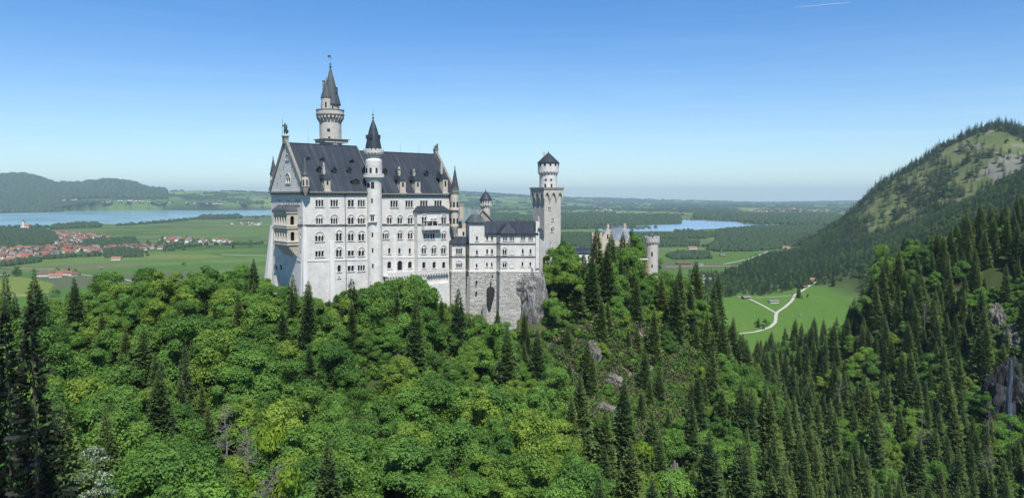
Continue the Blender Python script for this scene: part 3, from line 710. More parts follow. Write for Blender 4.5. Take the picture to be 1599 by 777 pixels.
panel(mb, S2, [(LT + 1, ZB), (LEN, ZB), (LEN, EZ2), (LT + 1, EZ2)], hl(R1))
panel(mb, WP, [(0, ZB), (WID, ZB), (WID, EZ), (WID / 2, RZ), (0, EZ)], hl(WW))
# bay
panel(mb, SB, [(t_bay0, ZB), (t_bay1, ZB), (t_bay1, bay_top), (t_bay0, bay_top)], hl(B1))
mb.face([SB.w(t_bay0, ZB), SB.w(t_bay0, bay_top), S2.w(t_bay0, bay_top), S2.w(t_bay0, ZB)])
mb.face([SB.w(t_bay1, ZB), S2.w(t_bay1, ZB), S2.w(t_bay1, bay_top), SB.w(t_bay1, bay_top)])
# north and east walls
NB = A0 + BV * WID
def pt(t, s, z): return A0 + DV * t + BV * s + Vector((0, 0, z))
mb.face([pt(0, WID, ZB), pt(0, WID, EZ), pt(LEN, WID - .9, EZ), pt(LEN, WID - .9, ZB)])
mb.face([pt(LEN, .9, ZB), pt(LEN, WID - .9, ZB), pt(LEN, WID - .9, EZ2), pt(LEN, WID / 2, RZ2 + .2), pt(LEN, .9, EZ2)])
mb.face([pt(LT + 1, 0, EZ), pt(LT + 1, WID, EZ), pt(LT + 1, WID / 2, RZ)])
mb.build("wall", WALL, palace)
for pl, L in ((S1, L1), (S2, R1), (SB, B1), (WP, WW)):
    for w in L: window(pl, w, palace)
# roofs (two lengths, the eastern one lower)
def gable_roof(name, t0, t1, s0, s1, ez, rz, ov=0.9, m=SLATE):
    mb = MB(); sm = (s0 + s1) / 2; k = (rz - ez) / (sm - s0); eo = ez - k * ov * 0.5
    for a, b in ((s0 - ov, -1), (s1 + ov, 1)):
        P = [pt(t0, a, eo), pt(t1, a, eo), pt(t1, sm, rz), pt(t0, sm, rz)]; Q = [p - Vector((0, 0, 0.35)) for p in P]
        mb.face(P); mb.face(Q[::-1]); mb.face([P[0], P[1], Q[1], Q[0]]); mb.face([P[1], P[2], Q[2], Q[1]]); mb.face([P[3], P[0], Q[0], Q[3]])
    mb.tube(pt(t0, sm, rz + .05), pt(t1, sm, rz + .05), 0.2)
    return mb.build(name, m, palace)
roofw = gable_roof("roof", 0.9, LT + 0.6, 0, WID, EZ + .25, RZ)
roofe = gable_roof("roof", LT + 0.6, LEN - 0.9, 1.0, WID - 1.0, EZ2 + .25, RZ2)
for t_, s_ in ((9, 1), (20, 1), (36, 2), (49, 2), (58, 2)):
    g = MB(); zz0 = RZ if s_ == 1 else RZ2; g.tube(pt(t_, WID / 2, zz0 - .2), pt(t_, WID / 2, zz0 + 4.2), .05, .02, 4); g.build("lightning_rod", IRON, palace)
for t_, s_ in ((3.2, 1), (17.4, 1), (37.0, 2), (46.2, 2), (56.5, 2)):
    ez_, rz_, s0_ = (EZ + .25, RZ, 0.0) if s_ == 1 else (EZ2 + .25, RZ2, 1.0); g = MB(); up_ = Vector((0, 0, .04)) + NV * .03
    g.tube(pt(t_, s0_ - .3, ez_ - .3) + up_, pt(t_ + .0, WID / 2, rz_) + up_, .09, .09, 5); g.build("roof_seam", CONE, palace)
# eaves cornice with corbel blocks
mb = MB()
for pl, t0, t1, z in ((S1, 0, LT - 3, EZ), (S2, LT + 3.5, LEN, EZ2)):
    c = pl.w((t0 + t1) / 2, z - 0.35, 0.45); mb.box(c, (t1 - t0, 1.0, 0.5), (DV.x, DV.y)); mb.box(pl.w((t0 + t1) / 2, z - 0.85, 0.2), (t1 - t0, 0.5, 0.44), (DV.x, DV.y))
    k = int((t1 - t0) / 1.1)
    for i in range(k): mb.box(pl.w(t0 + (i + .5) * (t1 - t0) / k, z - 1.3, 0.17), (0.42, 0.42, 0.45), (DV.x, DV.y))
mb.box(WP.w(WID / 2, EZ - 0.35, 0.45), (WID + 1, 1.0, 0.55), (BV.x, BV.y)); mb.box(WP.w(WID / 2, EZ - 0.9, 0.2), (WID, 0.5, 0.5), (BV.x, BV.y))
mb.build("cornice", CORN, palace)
# gable copings
mb = MB()
def coping(tt, s0, s1, ez, rz, w=1.0):
    sm = (s0 + s1) / 2
    for a, sg in ((s0, 1), (s1, -1)):
        e0 = pt(tt, a - sg * 0.9, ez + .1); e1 = pt(tt, sm, rz + 0.55); u = (e1 - e0).normalized(); up = Vector((0, 0, 1)); n = u.cross(DV).normalized() * sg
        for q0, q1 in (((-w / 2, -0.9), (w / 2, 0.45)),):
            P = [e + DV * x + n * y for e in (e0, e1) for x in (-w / 2, w / 2) for y in (-0.9, 0.45)]
            b = len(mb.v); mb.v.extend([tuple(p) for p in P])
            for f in ((0, 1, 3, 2), (4, 6, 7, 5), (0, 4, 5, 1), (2, 3, 7, 6), (0, 2, 6, 4), (1, 5, 7, 3)): mb.f.append(tuple(b + i for i in f)); mb.m.append(0)
coping(0.25, 0, WID, EZ, RZ, 1.1); coping(LEN - 0.25, 0.9, WID - .9, EZ2, RZ2, 1.0)
mb.box(pt(0.2, WID / 2, RZ + 1.0), (1.7, 1.7, 2.6), (DV.x, DV.y)); mb.box(pt(0.2, WID / 2, RZ + 2.4), (2.2, 2.2, 0.35), (DV.x, DV.y))
mb.box(pt(LEN - .3, WID / 2, RZ2 + 0.6), (1.5, 1.5, 3.0), (DV.x, DV.y)); mb.box(pt(LEN - .3, WID / 2, RZ2 + 2.2), (1.9, 1.9, 0.3), (DV.x, DV.y))
build_split(mb, "gable_coping", CORN, palace)
# string courses, light band, buttresses
mb = MB()
def bandline(pl, pts, h=0.45, out=0.2):
    h *= 1.25
    for a, b in zip(pts[:-1], pts[1:]):
        ta, za = pl.px(*a); tb, zb = pl.px(*b)
        c = pl.w((ta + tb) / 2, (za + zb) / 2, out / 2)
        if abs(tb - ta) < .3: mb.box(c, (0.3, out, abs(zb - za) + h), (pl.d.x, pl.d.y))
        else:
            P = [pl.w(t, z + dz, o) for t, z in ((ta, za), (tb, zb)) for dz in (-h / 2, h / 2) for o in (0.0, out)]
            n = len(mb.v); mb.v.extend([tuple(p) for p in P])
            for f in ((0, 4, 5, 1), (2, 3, 7, 6), (1, 5, 7, 3), (0, 1, 3, 2), (4, 6, 7, 5)): mb.f.append(tuple(n + i for i in f)); mb.m.append(0)
bandline(S1, [(475, 351.5), (571, 351)], 0.38, 0.25); bandline(S2, [(596.5, 350.5), (649, 350.3)], 0.4, 0.25); bandline(SB, [(651.8, 350.4), (701, 350)], 0.4, 0.25)
bandline(WP, [(464.5, 351), (474, 351.5)], 0.4, 0.25); bandline(WP, [(424.5, 355), (427, 354.6)], 0.4, 0.25)
build_split(mb, "string_course", BAND, palace)
mb = MB()
bandline(S1, [(478, 407), (573, 404.4)], 0.5, 0.16); bandline(S2, [(595.5, 401.5), (649, 401)], 0.5, 0.16); bandline(SB, [(652, 401), (701, 400.4)], 0.5, 0.16)
bandline(WP, [(464, 406), (474, 407.2)], 0.5, 0.16)
build_split(mb, "pale_band", BUTT, palace)
def buttress(pl, top_px, bot_px, w_top, w_bot, out0, out1, name="buttress"):
    mb = MB(); (t0, z0) = pl.px(*top_px); (t1, z1) = pl.px(*bot_px); z1 = min(z1, z0 - 4)
    t2 = t0 + (t1 - t0) * (z0 - ZB) / (z0 - z1); o2 = out0 + (out1 - out0) * (z0 - ZB) / (z0 - z1); w2 = w_top + (w_bot - w_top) * (z0 - ZB) / (z0 - z1)
    T = [pl.w(t0 - w_top / 2, z0, -.2), pl.w(t0 + w_top / 2, z0, -.2), pl.w(t0 + w_top / 2, z0, out0), pl.w(t0 - w_top / 2, z0, out0)]
    B = [pl.w(t2 - w2 / 2, ZB, -.2), pl.w(t2 + w2 / 2, ZB, -.2), pl.w(t2 + w2 / 2, ZB, o2), pl.w(t2 - w2 / 2, ZB, o2)]
    for i in range(4): mb.face([T[i], T[(i + 1) % 4], B[(i + 1) % 4], B[i]])
    mb.face(T)
    return mb.build(name, BUTT, palace)
buttress(S1, (475.6, 354), (474.5, 475), 1.2, 1.6, 0.35, 1.3); buttress(S1, (517.5, 376), (517.5, 450), 1.5, 1.7, 0.35, 0.9)
buttress(S2, (616.3, 369), (616.3, 423), 0.9, 0.9, 0.3, 0.3); buttress(WP, (425, 352), (422.5, 432), 1.6, 2.4, 0.4, 1.9); buttress(WP, (473.6, 354), (472, 470), 1.0, 1.5, 0.3, 1.1)
buttress(WP, (434, 425), (433, 440), 2.4, 2.8, 1.0, 1.4)
# drainpipes
for pl, px, y0, y1 in ((S1, 538.4, 300, 456), (S2, 647.5, 330, 426)):
    mb = MB(); a = pl.px(px, y0); b = pl.px(px, y1); mb.tube(pl.w(*a, .14), pl.w(a[0], b[1], .14), 0.11); mb.build("drainpipe", IRON, palace)
# bay roof, balcony, gablet
mb = MB(); z = bay_top
mb.face([SB.w(t_bay0 - .5, z - .2, .6), SB.w(t_bay1 + .5, z - .2, .6), S2.w(t_bay1 - 1, z + 1.9, 0), S2.w(t_bay0 + 1.5, z + 1.9, 0)])
mb.face([SB.w(t_bay0 - .5, z - .2, .6), S2.w(t_bay0 + 1.5, z + 1.9), S2.w(t_bay0 - .5, z - .2)]); mb.face([SB.w(t_bay1 + .5, z - .2, .6), S2.w(t_bay1 + .5, z - .2), S2.w(t_bay1 - 1, z + 1.9)])
mb.face([SB.w(t_bay0 - .5, z - .5, .6), SB.w(t_bay1 + .5, z - .5, .6), SB.w(t_bay1 + .5, z - .2, .6), SB.w(t_bay0 - .5, z - .2, .6)])
mb.face([SB.w(t_bay0 - .5, z - .5, .6), S2.w(t_bay0 - .5, z - .5), S2.w(t_bay0 - .5, z - .2), SB.w(t_bay0 - .5, z - .2, .6)])
mb.build("bay_roof", SLATE, palace)
bt0 = SB.px(658, 356)[0]; bt1 = SB.px(685.5, 356)[0]; bz = SB.px(670, 357.5)[1]; mb = MB()
mb.box(SB.w((bt0 + bt1) / 2, bz, 1.05), (bt1 - bt0, 2.1, 0.45), (DV.x, DV.y)); mb.box(SB.w((bt0 + bt1) / 2, bz + .75, 1.98), (bt1 - bt0, .24, 1.1), (DV.x, DV.y))
for e in (bt0 + .12, bt1 - .12): mb.box(SB.w(e, bz + .75, .98), (.24, 1.9, 1.1), (DV.x, DV.y))
for i in range(5): mb.box(SB.w(bt0 + (i + .5) * (bt1 - bt0) / 5, bz - .6, .6), (.4, 1.2, .8), (DV.x, DV.y))
for t in (bt0 + 1.6, (bt0 + bt1) / 2, bt1 - 1.6): mb.tube(SB.w(t, bz + .2, 1.5), SB.w(t, bz + 3.1, 1.5), .16)
mb.box(SB.w((bt0 + bt1) / 2, bz + 3.4, 1.1), (bt1 - bt0 - 2.4, 1.6, .35), (DV.x, DV.y))
mb.build("balcony", TRIM, palace)
# terrace in front of the eastern half
ta = S2.px(597.5, 424)[0]; tb = SB.px(698.5, 424)[0]; tz = S2.px(655, 426.5)[1]; TP = Plane(A0 + NV * 2.9, DV, NV); mb = MB()
mb.box(TP.w((ta + tb) / 2, tz, -1.9), (tb - ta, 3.7, .5), (DV.x, DV.y)); mb.box(TP.w((ta + tb) / 2, tz + 1.35, -.1), (tb - ta, .3, .22), (DV.x, DV.y))
for i in range(46): mb.box(TP.w(ta + (i + .5) * (tb - ta) / 46, tz + .72, -.1), (.28, .24, 1.0), (DV.x, DV.y))
for i in range(23): mb.box(TP.w(ta + (i + .5) * (tb - ta) / 23, tz - .6, -.5), (.5, .9, .7), (DV.x, DV.y))
mb.build("terrace", TRIM, palace)
mb = MB(); t2 = SB.px(664, 430)[0]; mb.box(TP.w((ta + t2) / 2, (tz + ZB) / 2 - .3, -1.3), (t2 - ta, 1.6, tz - ZB - .6), (DV.x, DV.y)); mb.box(TP.w((t2 + tb) / 2, (tz - 4.2 + ZB) / 2, -.8), (tb - t2 + .4, 1.5, tz - 4.2 - ZB), (DV.x, DV.y)); mb.build("terrace_wall", WALL, palace)
# loggia: two storey oriel on the west gable
mb = MB(); s0, s1, pr = 4.2, 15.6, 3.9
WO = Plane(A0 - DV * pr, BV, -DV); zt = WP.px(446, 330)[1]; zb = WO.px(440, 381)[1]
WS = Plane(A0 + BV * s0 - DV * 0, -DV, NV)   # side face looking at the camera
up0, up1 = WO.px(438, 350.5)[1], WO.px(438, 336.5)[1]; lo0, lo1 = WO.px(438, 375)[1], WO.px(438, 361)[1]
ho = []
for a, b in ((up0, up1), (lo0, lo1)):
    for i in range(5): ho.append(arch_poly(s0 + 1.4 + i * 2.15, a, 1.35, b - a))
panel(mb, WO, [(s0, zb), (s1, zb), (s1, zt), (s0, zt)], ho, 0.7)
hs = [arch_poly(2.0, a, 1.5, b - a) for a, b in ((up0, up1), (lo0, lo1))]
panel(mb, WS, [(0, zb), (pr, zb), (pr, zt), (0, zt)], hs, 0.5)
mb.face([pt(0, s1, zb), pt(0, s1, zt), pt(-pr, s1, zt), pt(-pr, s1, zb)])
mb.face([pt(-pr, s0, zb), pt(-pr, s1, zb), pt(0, s1, zb), pt(0, s0, zb)])
lg = mb.build("loggia", PALT, palace); lg["label"] = "two storey arcaded oriel of yellowish sandstone"
g = MB(); g.face([pt(-pr + 2.6, s0 + .6, zb + .2), pt(-pr + 2.6, s1 - .6, zb + .2), pt(-pr + 2.6, s1 - .6, zt), pt(-pr + 2.6, s0 + .6, zt)])
g.face([pt(-.3, s0 + 1.3, zb + .2), pt(-pr + .6, s0 + 1.3, zb + .2), pt(-pr + .6, s0 + 1.3, zt), pt(-.3, s0 + 1.3, zt)]); build_split(g, "pane", GLASS, lg)
g = MB()
for a, b in ((up0, up1), (lo0, lo1)):
    for i in range(6):
        c = WO.w(s0 + 1.4 + (i - .5) * 2.15, 0, -.1); g.tube((c.x, c.y, a), (c.x, c.y, b - .5), .24)
    g.box(WO.w((s0 + s1) / 2, a - .25, .1), (s1 - s0 + .5, .7, .4), (BV.x, BV.y)); g.box(WS.w(pr / 2, a - .25, .1), (pr + .4, .6, .4), (DV.x, DV.y))
build_split(g, "column", TRIM, lg)
g = MB()
for k in range(6):   # stepped corbelling under the oriel
    q = k / 6; h = (zb - WO.px(440, 399)[1]) / 6; p1 = pr * (1 - q); zz = zb - h * (k + .5)
    g.box(WP.w((s0 + s1) / 2 + q * .0, zz, p1 / 2), (s1 - s0 - q * 1.6, p1, h), (BV.x, BV.y))
g.build("corbelling", PALT, lg)
g = MB()
for zz in (zb + .1, (up0 + lo1) / 2 + .2, zt - .2):
    g.box(pt(-pr / 2 - .15, (s0 + s1) / 2, zz), (pr + .5, s1 - s0 + .7, .55), (DV.x, DV.y))
g.build("cornice", TAN, lg)
g = MB(); n = 10; zr = zt + 2.6
prev = None
for i in range(n + 1):
    a = math.pi / 2 * i / n; f = math.cos(a); zz = zt + (zr - zt) * math.sin(a)
    P = [pt(0, (s0 + s1) / 2 - (s1 - s0 + .8) / 2 * (.25 + .75 * f), zz), pt(-(pr + .5) * f, (s0 + s1) / 2 - (s1 - s0 + .8) / 2 * (.25 + .75 * f), zz), pt(-(pr + .5) * f, (s0 + s1) / 2 + (s1 - s0 + .8) / 2 * (.25 + .75 * f), zz), pt(0, (s0 + s1) / 2 + (s1 - s0 + .8) / 2 * (.25 + .75 * f), zz)]
    if prev:
        for j in range(3): g.face([prev[j], prev[j + 1], P[j + 1], P[j]])
    prev = P
g.build("roof", CONE, lg)
# stair turret in the middle of the south front
tc = S1.w(S1.px(584, 350)[0], 0, 0.6); ts = M1(tc.y); zt_ = lambda py: at(584, py, tc.y).z; tcx = at(584, 300, tc.y).x
tur = MB(); C2 = (tcx, tc.y)
tur.lathe(C2, [(12.6 * ts, ZB), (11.9 * ts, zt_(404)), (11.9 * ts, zt_(285)), (13.5 * ts, zt_(279)), (16 * ts, zt_(277)), (16 * ts, zt_(275.5)), (12.9 * ts, zt_(275)), (12.9 * ts, zt_(252)), (12.4 * ts, zt_(249.5)), (9.5 * ts, zt_(246.8)), (10.4 * ts, zt_(246.4)), (11.6 * ts, zt_(243)), (14.8 * ts, zt_(239.6)), (15.4 * ts, zt_(238.5)), (15.4 * ts, zt_(235)), (13 * ts, zt_(235))], 36)
trt = tur.build("stair_turret", WALLR, palace, off=(tcx - A0.x, tc.y - A0.y, 44), smooth=False)
trt["label"] = "round stair turret with crenellated crown and tall dark spire"
g = MB(); crown_ring(g, C2, 15.7 * ts, zt_(236), 3.2 * ts, 16, .4, .4); corbels(g, C2, 11.5 * ts, 15 * ts, zt_(243.5), zt_(239), 18); 
for i in range(26):
    a = 2 * math.pi * i / 26; g.box((tcx + 15.3 * ts * math.cos(a), tc.y + 15.3 * ts * math.sin(a), zt_(273.4)), (.2, .3, 3.6 * ts), (math.cos(a), math.sin(a)))
g.lathe(C2, [(15 * ts, zt_(271.8)), (15.7 * ts, zt_(271.8)), (15.7 * ts, zt_(270.8)), (15 * ts, zt_(270.8))], 36); g.build("parapet", TRIM, trt)
g = MB(); g.lathe(C2, [(13.2 * ts, zt_(235.6)), (12.9 * ts, zt_(232)), (9.6 * ts, zt_(215)), (5.8 * ts, zt_(200)), (0.7 * ts, zt_(186))], 12)
for a in (-2.9, -1.7, -.3): # lucarnes in the spire
    g.box((tcx + 9.4 * ts * math.cos(a), tc.y + 9.4 * ts * math.sin(a), zt_(214)), (1.0, .9, 1.5), (math.cos(a), math.sin(a)))
finial(g, C2, zt_(187), 19 * ts, .28); sp = g.build("spire", SLATE, trt)
g = MB(); fa = -math.pi / 2 - .18
def tw(py, w, h, r=11.9, da=0.0):
    slit_on_round(g, C2, r * ts, zt_(py), w, h, fa + da)
for py in (313, 365.5, 389.6, 413.6): tw(py, .55, 1.6, 11.9, .1)
tw(340.5, .5, 2.0, 11.9, 0); tw(340.5, .5, 2.0, 11.9, .24)
for da in (-1.2, -.6, .0, .7): tw(267, .8, 2.2, 12.9, da)
tw(289, 1.4, 1.6, 11.9, -.4); tw(289, 1.2, 2.4, 11.9, .2)
build_split(g, "pane", GLASS, trt)
g = MB()
for i in range(14):
    a = 2 * math.pi * i / 14
    for j in range(6):
        b0, b1 = a + .20 * math.cos(math.pi * j / 6), a + .20 * math.cos(math.pi * (j + 1) / 6); q0, q1 = 2.1 * math.sin(math.pi * j / 6), 2.1 * math.sin(math.pi * (j + 1) / 6); r = 13.3 * ts
        g.face([(tcx + r * math.cos(b), tc.y + r * math.sin(b), zt_(263) + q * .5 + dd) for b, q, dd in ((b0, q0, 0), (b1, q1, 0), (b1, q1, .3), (b0, q0, .3))])
for da in (0,): 
    d = Vector((math.cos(fa + .12), math.sin(fa + .12), 0)); g.box(Vector((tcx, tc.y, zt_(345.6))) + d * 12.2 * ts, (1.0, 3.4, .5), (d.x, d.y)); g.box(Vector((tcx, tc.y, zt_(334))) + d * 12 * ts, (.5, 1.8, .3), (d.x, d.y))
g.build("trim", TRIM, trt)
# corner turrets (bartizans)
def bartizan(cx, cy, Y, rpx, y_apex, y_eave, y_bot, y_corb, mwall, mcone, label, slits=True, fin=6):
    s = M1(Y); zz = lambda py: at(cx, py, Y).z; x = at(cx, y_eave, Y).x; c = (x, Y); g = MB()
    g.lathe(c, [(0.25, zz(y_corb)), (rpx * s * .55, zz(y_bot + (y_corb - y_bot) * .55)), (rpx * s * .95, zz(y_bot)), (rpx * s * 1.06, zz(y_bot - 1)), (rpx * s * .86, zz(y_bot - 1.4)), (rpx * s * .86, zz(y_eave + 1)), (rpx * s, zz(y_eave))], 12)
    b = g.build("corner_turret", mwall, palace, off=(x - A0.x, Y - A0.y, 44)); b["label"] = label
    g = MB(); g.lathe(c, [(rpx * s * 1.13, zz(y_eave + .6)), (rpx * s * .9, zz(y_eave - 3)), (0.1, zz(y_apex))], 12); finial(g, c, zz(y_apex + 1), fin * s, .18); g.build("spire", mcone, b)
    if slits:
        g = MB()
        for a in (-2.6, -1.75, -.9): slit_on_round(g, c, rpx * s * .86, zz((y_eave + y_bot) / 2 + 3), .5, 2.0, a, .03)
        build_split(g, "pane", GLASS, b)
bartizan(476.5, 0, 260.5, 7.2, 244, 272.5, 292, 306, PALT, CONE, "square-looking turret at the south-west corner with pointed cone")
bartizan(427, 0, 284, 5.6, 246.5, 272.5, 293, 309, WALLR, CONE, "turret at the north-west corner with pointed cone", True)
bartizan(710.5, 0, 303.5, 6.4, 261.5, 296, 300, 304, TRIM, CONE, "slim green-grey cone over the south-east corner", False)
# tan corner turret below it
Y = 303.8; s = M1(Y); zz = lambda py: at(709.5, py, Y).z; x = at(709.5, 320, Y).x; g = MB()
g.lathe((x, Y), [(.3, zz(370)), (2.2 * s, zz(366)), (6.6 * s, zz(354)), (6.9 * s, zz(351.5)), (6.2 * s, zz(351)), (6.2 * s, zz(328.6)), (8.6 * s, zz(328)), (8.6 * s, zz(325.5)), (6.2 * s, zz(325)), (6.2 * s, zz(304)), (7.6 * s, zz(301))], 14)
b = g.build("corner_turret", PALT, palace, off=(x - A0.x, Y - A0.y, 44)); b["label"] = "yellow stone corner turret on an inverted cone corbel"
g = MB()
for py in (319, 344.5):
    for a in (-2.5, -1.6, -.7): slit_on_round(g, (x, Y), 6.2 * s, zz(py), .75, 2.0, a, .03)
build_split(g, "pane", GLASS, b)
# roof lucarnes and stone dormers
def lucarne(pl_s, px, py, hpx=9, wpx=6, wide=False):
    """small pointed slate dormer; pl_s picks the roof"""
    ez, rz, s0 = ((EZ + .25, RZ, 0) if pl_s == 1 else (EZ2 + .25, RZ2, 1.0)); k = (rz - ez) / (WID / 2 - s0)
    r = Vector(ray(px, py + hpx / 2)); # intersect roof plane: z = ez + k*(s-s0)
    # s = (P-A0).BV
    a = r.z - k * r.dot(BV); b_ = ez - k * (s0 + A0.dot(BV)); kk = b_ / a; p = r * kk
    sc = p.y / F; h = hpx * sc; w = wpx * sc; g = MB(); f = p + NV * 0.25; dpt = h / k + .4
    u = DV * (w / 2); back = BV * dpt; up = Vector((0, 0, 1))
    a0, a1 = f - u, f + u; hh = h * (.55 if not wide else .7)
    g.face([a0, a1, a1 + up * hh, a0 + up * hh], 1)
    ap = f + up * (h * (1.05 if not wide else 1.0)); fo = NV * .35
    for sg, e in ((-1, a0), (1, a1)):
        eo = e + u * (.35 * sg) + up * (hh * .9)
        g.face([eo + fo, ap + fo, ap + back * 1.3, eo + back], 0); g.face([e, e + up * hh, e + up * hh + back, e + back * .3], 0)
    g.face([a0 + up * hh, a1 + up * hh, ap], 1)
    g.box(f + up * (hh * .5), (w * .12, .15, hh), (DV.x, DV.y), 0)
    if not wide: g.tube(ap, ap + up * h * .25, .07)
    o = g.build("lucarne", [SLATE, GLASS], palace)
for px, py in ((498, 264.5), (521.8, 266), (545, 266)): lucarne(1, px, py, 10, 6.5)
for px, py in ((480.4, 247.6), (502.7, 248.5), (549, 251.6)): lucarne(1, px, py, 5, 6)
lucarne(1, 555, 284, 10, 12, True)
for px, py in ((600.8, 268), (622, 268.5), (645.6, 269), (665.5, 271), (687, 271.5)): lucarne(2, px, py, 9.5, 6.5)
def stone_dormer(pl, px, y0, y1, ytop, w, s):
    t, z0 = pl.px(px, y1); _, z1 = pl.px(px, y0); _, z2 = pl.px(px, ytop); W = w * M1(pl.w(t, 0).y); h = z1 - z0
    g = MB(); g.box(pl.w(t, (z0 + z1) / 2 - .8, -.7), (W, 2.4, h + 1.6), (DV.x, DV.y))
    for i in range(3): g.box(pl.w(t + (i - 1) * W * .36, z0 - 1.9, .35), (W * .18, .7, .7), (DV.x, DV.y))
    g.box(pl.w(t, z0 - 1.2, .4), (W * 1.25, .9, .4), (DV.x, DV.y))
    d = g.build("stone_dormer", PALT, palace)
    g = MB(); b0 = [pl.w(t + a, 0, o) for a, o in ((-W * .66, .9), (W * .66, .9), (W * .66, -4), (-W * .66, -4))]; b1 = [pl.w(t + a, 0, o) for a, o in ((-W * .35, -1.0), (W * .35, -1.0), (W * .35, -4.5), (-W * .35, -4.5))]
    g.frustum([(p.x, p.y) for p in b0], z1 - .1, [(p.x, p.y) for p in b1], z1 + 1.7, 0, True); g.face([Vector((p.x, p.y, z1 - .1)) for p in b0]); g.build("dormer_roof", SLATE, d)
    g = MB(); cw = W * .62; zc = z1 + 1.5
    g.box(pl.w(t, (zc + z2) / 2 - 1.2, -2.3), (cw * .55, cw * .5, z2 - zc + .6), (DV.x, DV.y))
    for i in range(3): g.box(pl.w(t, zc + 1.2 + i * (z2 - zc) * .27, -2.3), (cw * (.8 - i * .16), cw * .6, .3), (DV.x, DV.y))
    g.box(pl.w(t, z2, -2.3), (cw * .3, cw * .3, 1.2), (DV.x, DV.y)); g.build("chimney", TOWERR, d)
    g = MB(); g.face([pl.w(t - W * .17, z0 + h * .3, .53), pl.w(t + W * .17, z0 + h * .3, .53), pl.w(t + W * .17, z0 + h * .75, .53), pl.w(t - W * .17, z0 + h * .75, .53)]); build_split(g, "pane", GLASS, d)
stone_dormer(S1, 510.5, 279, 293, 256, 10, 1); stone_dormer(S2, 628.2, 281, 296, 262, 10, 2); stone_dormer(S2, 651.4, 281, 296, 266, 9.5, 2); stone_dormer(S2, 694.4, 278, 297, 256, 9, 2)
# figures on the gables
sp_ = pt(.2, WID / 2, RZ + 2.6); g = MB(); g.box(sp_ + Vector((0, 0, .2)), (1.2, 1.0, .4), (DV.x, DV.y))
statue = None
def skin_mesh(name, verts, edges, radii, m, loc, sub=1):
    me = bpy.data.meshes.new(name); me.from_pydata(verts, edges, []); o = bpy.data.objects.new(name, me); link(o); o.location = loc
    sk = o.modifiers.new("skin", 'SKIN')
    for i, r in enumerate(radii): me.skin_vertices[0].data[i].radius = (r, r)
    me.skin_vertices[0].data[0].use_root = True
    sb = o.modifiers.new("sub", 'SUBSURF'); sb.levels = sub; sb.render_levels = sub
    dg = bpy.context.evaluated_depsgraph_get(); ev = bpy.data.meshes.new_from_object(o.evaluated_get(dg)); o.modifiers.clear(); o.data = ev
    if not ev.materials: ev.materials.append(m)
    else: ev.materials[0] = m
    for p in ev.polygons: p.use_smooth = True
    return o
kn = skin_mesh("statue", [(0, 0, 2.2), (0, 0, 3.0), (0, 0, 3.7), (0, 0, 4.15), (0, 0, 4.6), (.35, .05, 1.3), (.4, .1, .2), (-.3, 0, 1.25), (-.35, .1, .2), (.6, 0, 3.45), (.75, -.25, 2.6), (.6, -.4, 2.0), (-.6, 0, 3.5), (-.95, -.1, 3.0), (-1.05, -.15, 3.7)],
               [(0, 1), (1, 2), (2, 3), (3, 4), (0, 5), (5, 6), (0, 7), (7, 8), (2, 9), (9, 10), (10, 11), (2, 12), (12, 13), (13, 14)],
               [.42, .48, .5, .2, .3, .3, .2, .3, .2, .26, .2, .14, .26, .18, .14], BRONZE, sp_ + Vector((0, 0, .3)))
kn.scale = (.95, .95, .95); tag(kn, "green bronze knight statue with lance on the tip of the western gable", "statue")
g = MB(); o_ = sp_ + Vector((-1.0, -.15, .3)); g.tube(o_, o_ + Vector((0, 0, 6.0)), .07); lance = g.build("lance", BRONZE)
lance.data.transform(Matrix.Translation(-kn.location)); lance.parent = kn
g = MB(); q_ = sp_ + Vector((.75, -.45, 1.5)); g.lathe((q_.x, q_.y), [(0.0, q_.z - 1.0), (.55, q_.z - .4), (.65, q_.z + .5), (.0, q_.z + .9)], 8); sh = g.build("shield", BRONZE); sh.data.transform(Matrix.Translation(-kn.location)); sh.parent = kn
lp = pt(LEN - .3, WID / 2, RZ2 + 2.35)
lion = skin_mesh("lion_figure", [(0, 0, .9), (.5, 0, 1.3), (.85, 0, 1.9), (1.2, 0, 2.2), (-.4, 0, .5), (-.2, .3, .1), (-.2, -.3, .1), (.75, .3, .7), (.85, .3, .05), (.75, -.3, .7), (.85, -.3, .05), (-.8, 0, .6), (-1.0, 0, 1.3)],
               [(0, 1), (1, 2), (2, 3), (0, 4), (4, 5), (4, 6), (1, 7), (7, 8), (1, 9), (9, 10), (4, 11), (11, 12)], [.45, .42, .38, .25, .4, .22, .22, .2, .15, .2, .15, .1, .12], BRONZE, lp)
lion.rotation_euler = (0, 0, R(41)); tag(lion, "green bronze lion figure on the eastern gable end", "statue")

# ---- tall north tower
TY = 301.0; s = M1(TY); zz = lambda py: at(516, py, TY).z; cx = at(516, 200, TY).x; c = (cx, TY); GRP = "buildings of the hilltop castle"
tower = empty("tower", (cx, TY, -50), "tallest round tower of the castle with two grey-green spires behind the hall roof", "tower", GRP)
g = MB(); g.lathe(c, [(16.6 * s, -50), (16.6 * s, zz(190)), (16.8 * s, zz(188)), (20.6 * s, zz(181)), (21 * s, zz(179.5)), (21 * s, zz(173)), (20 * s, zz(173)), (20 * s, zz(178)), (14 * s, zz(178)), (13.8 * s, zz(163))], 40)
g.build("shaft", TOWERR, tower, off=(0, 0, 50))
g = MB(); corbels(g, c, 16.6 * s, 20.8 * s, zz(193), zz(180.5), 22, .5); g.build("corbels", TOWERR, tower, off=(0, 0, 50))
g = MB(); g.lathe(c, [(20.6 * s, zz(180.4)), (21.7 * s, zz(180.4)), (21.7 * s, zz(179)), (20.9 * s, zz(179))], 40); g.lathe(c, [(19.8 * s, zz(173)), (21.6 * s, zz(173)), (21.6 * s, zz(171.8)), (19.8 * s, zz(171.8))], 40); g.build("balcony", CORN, tower)
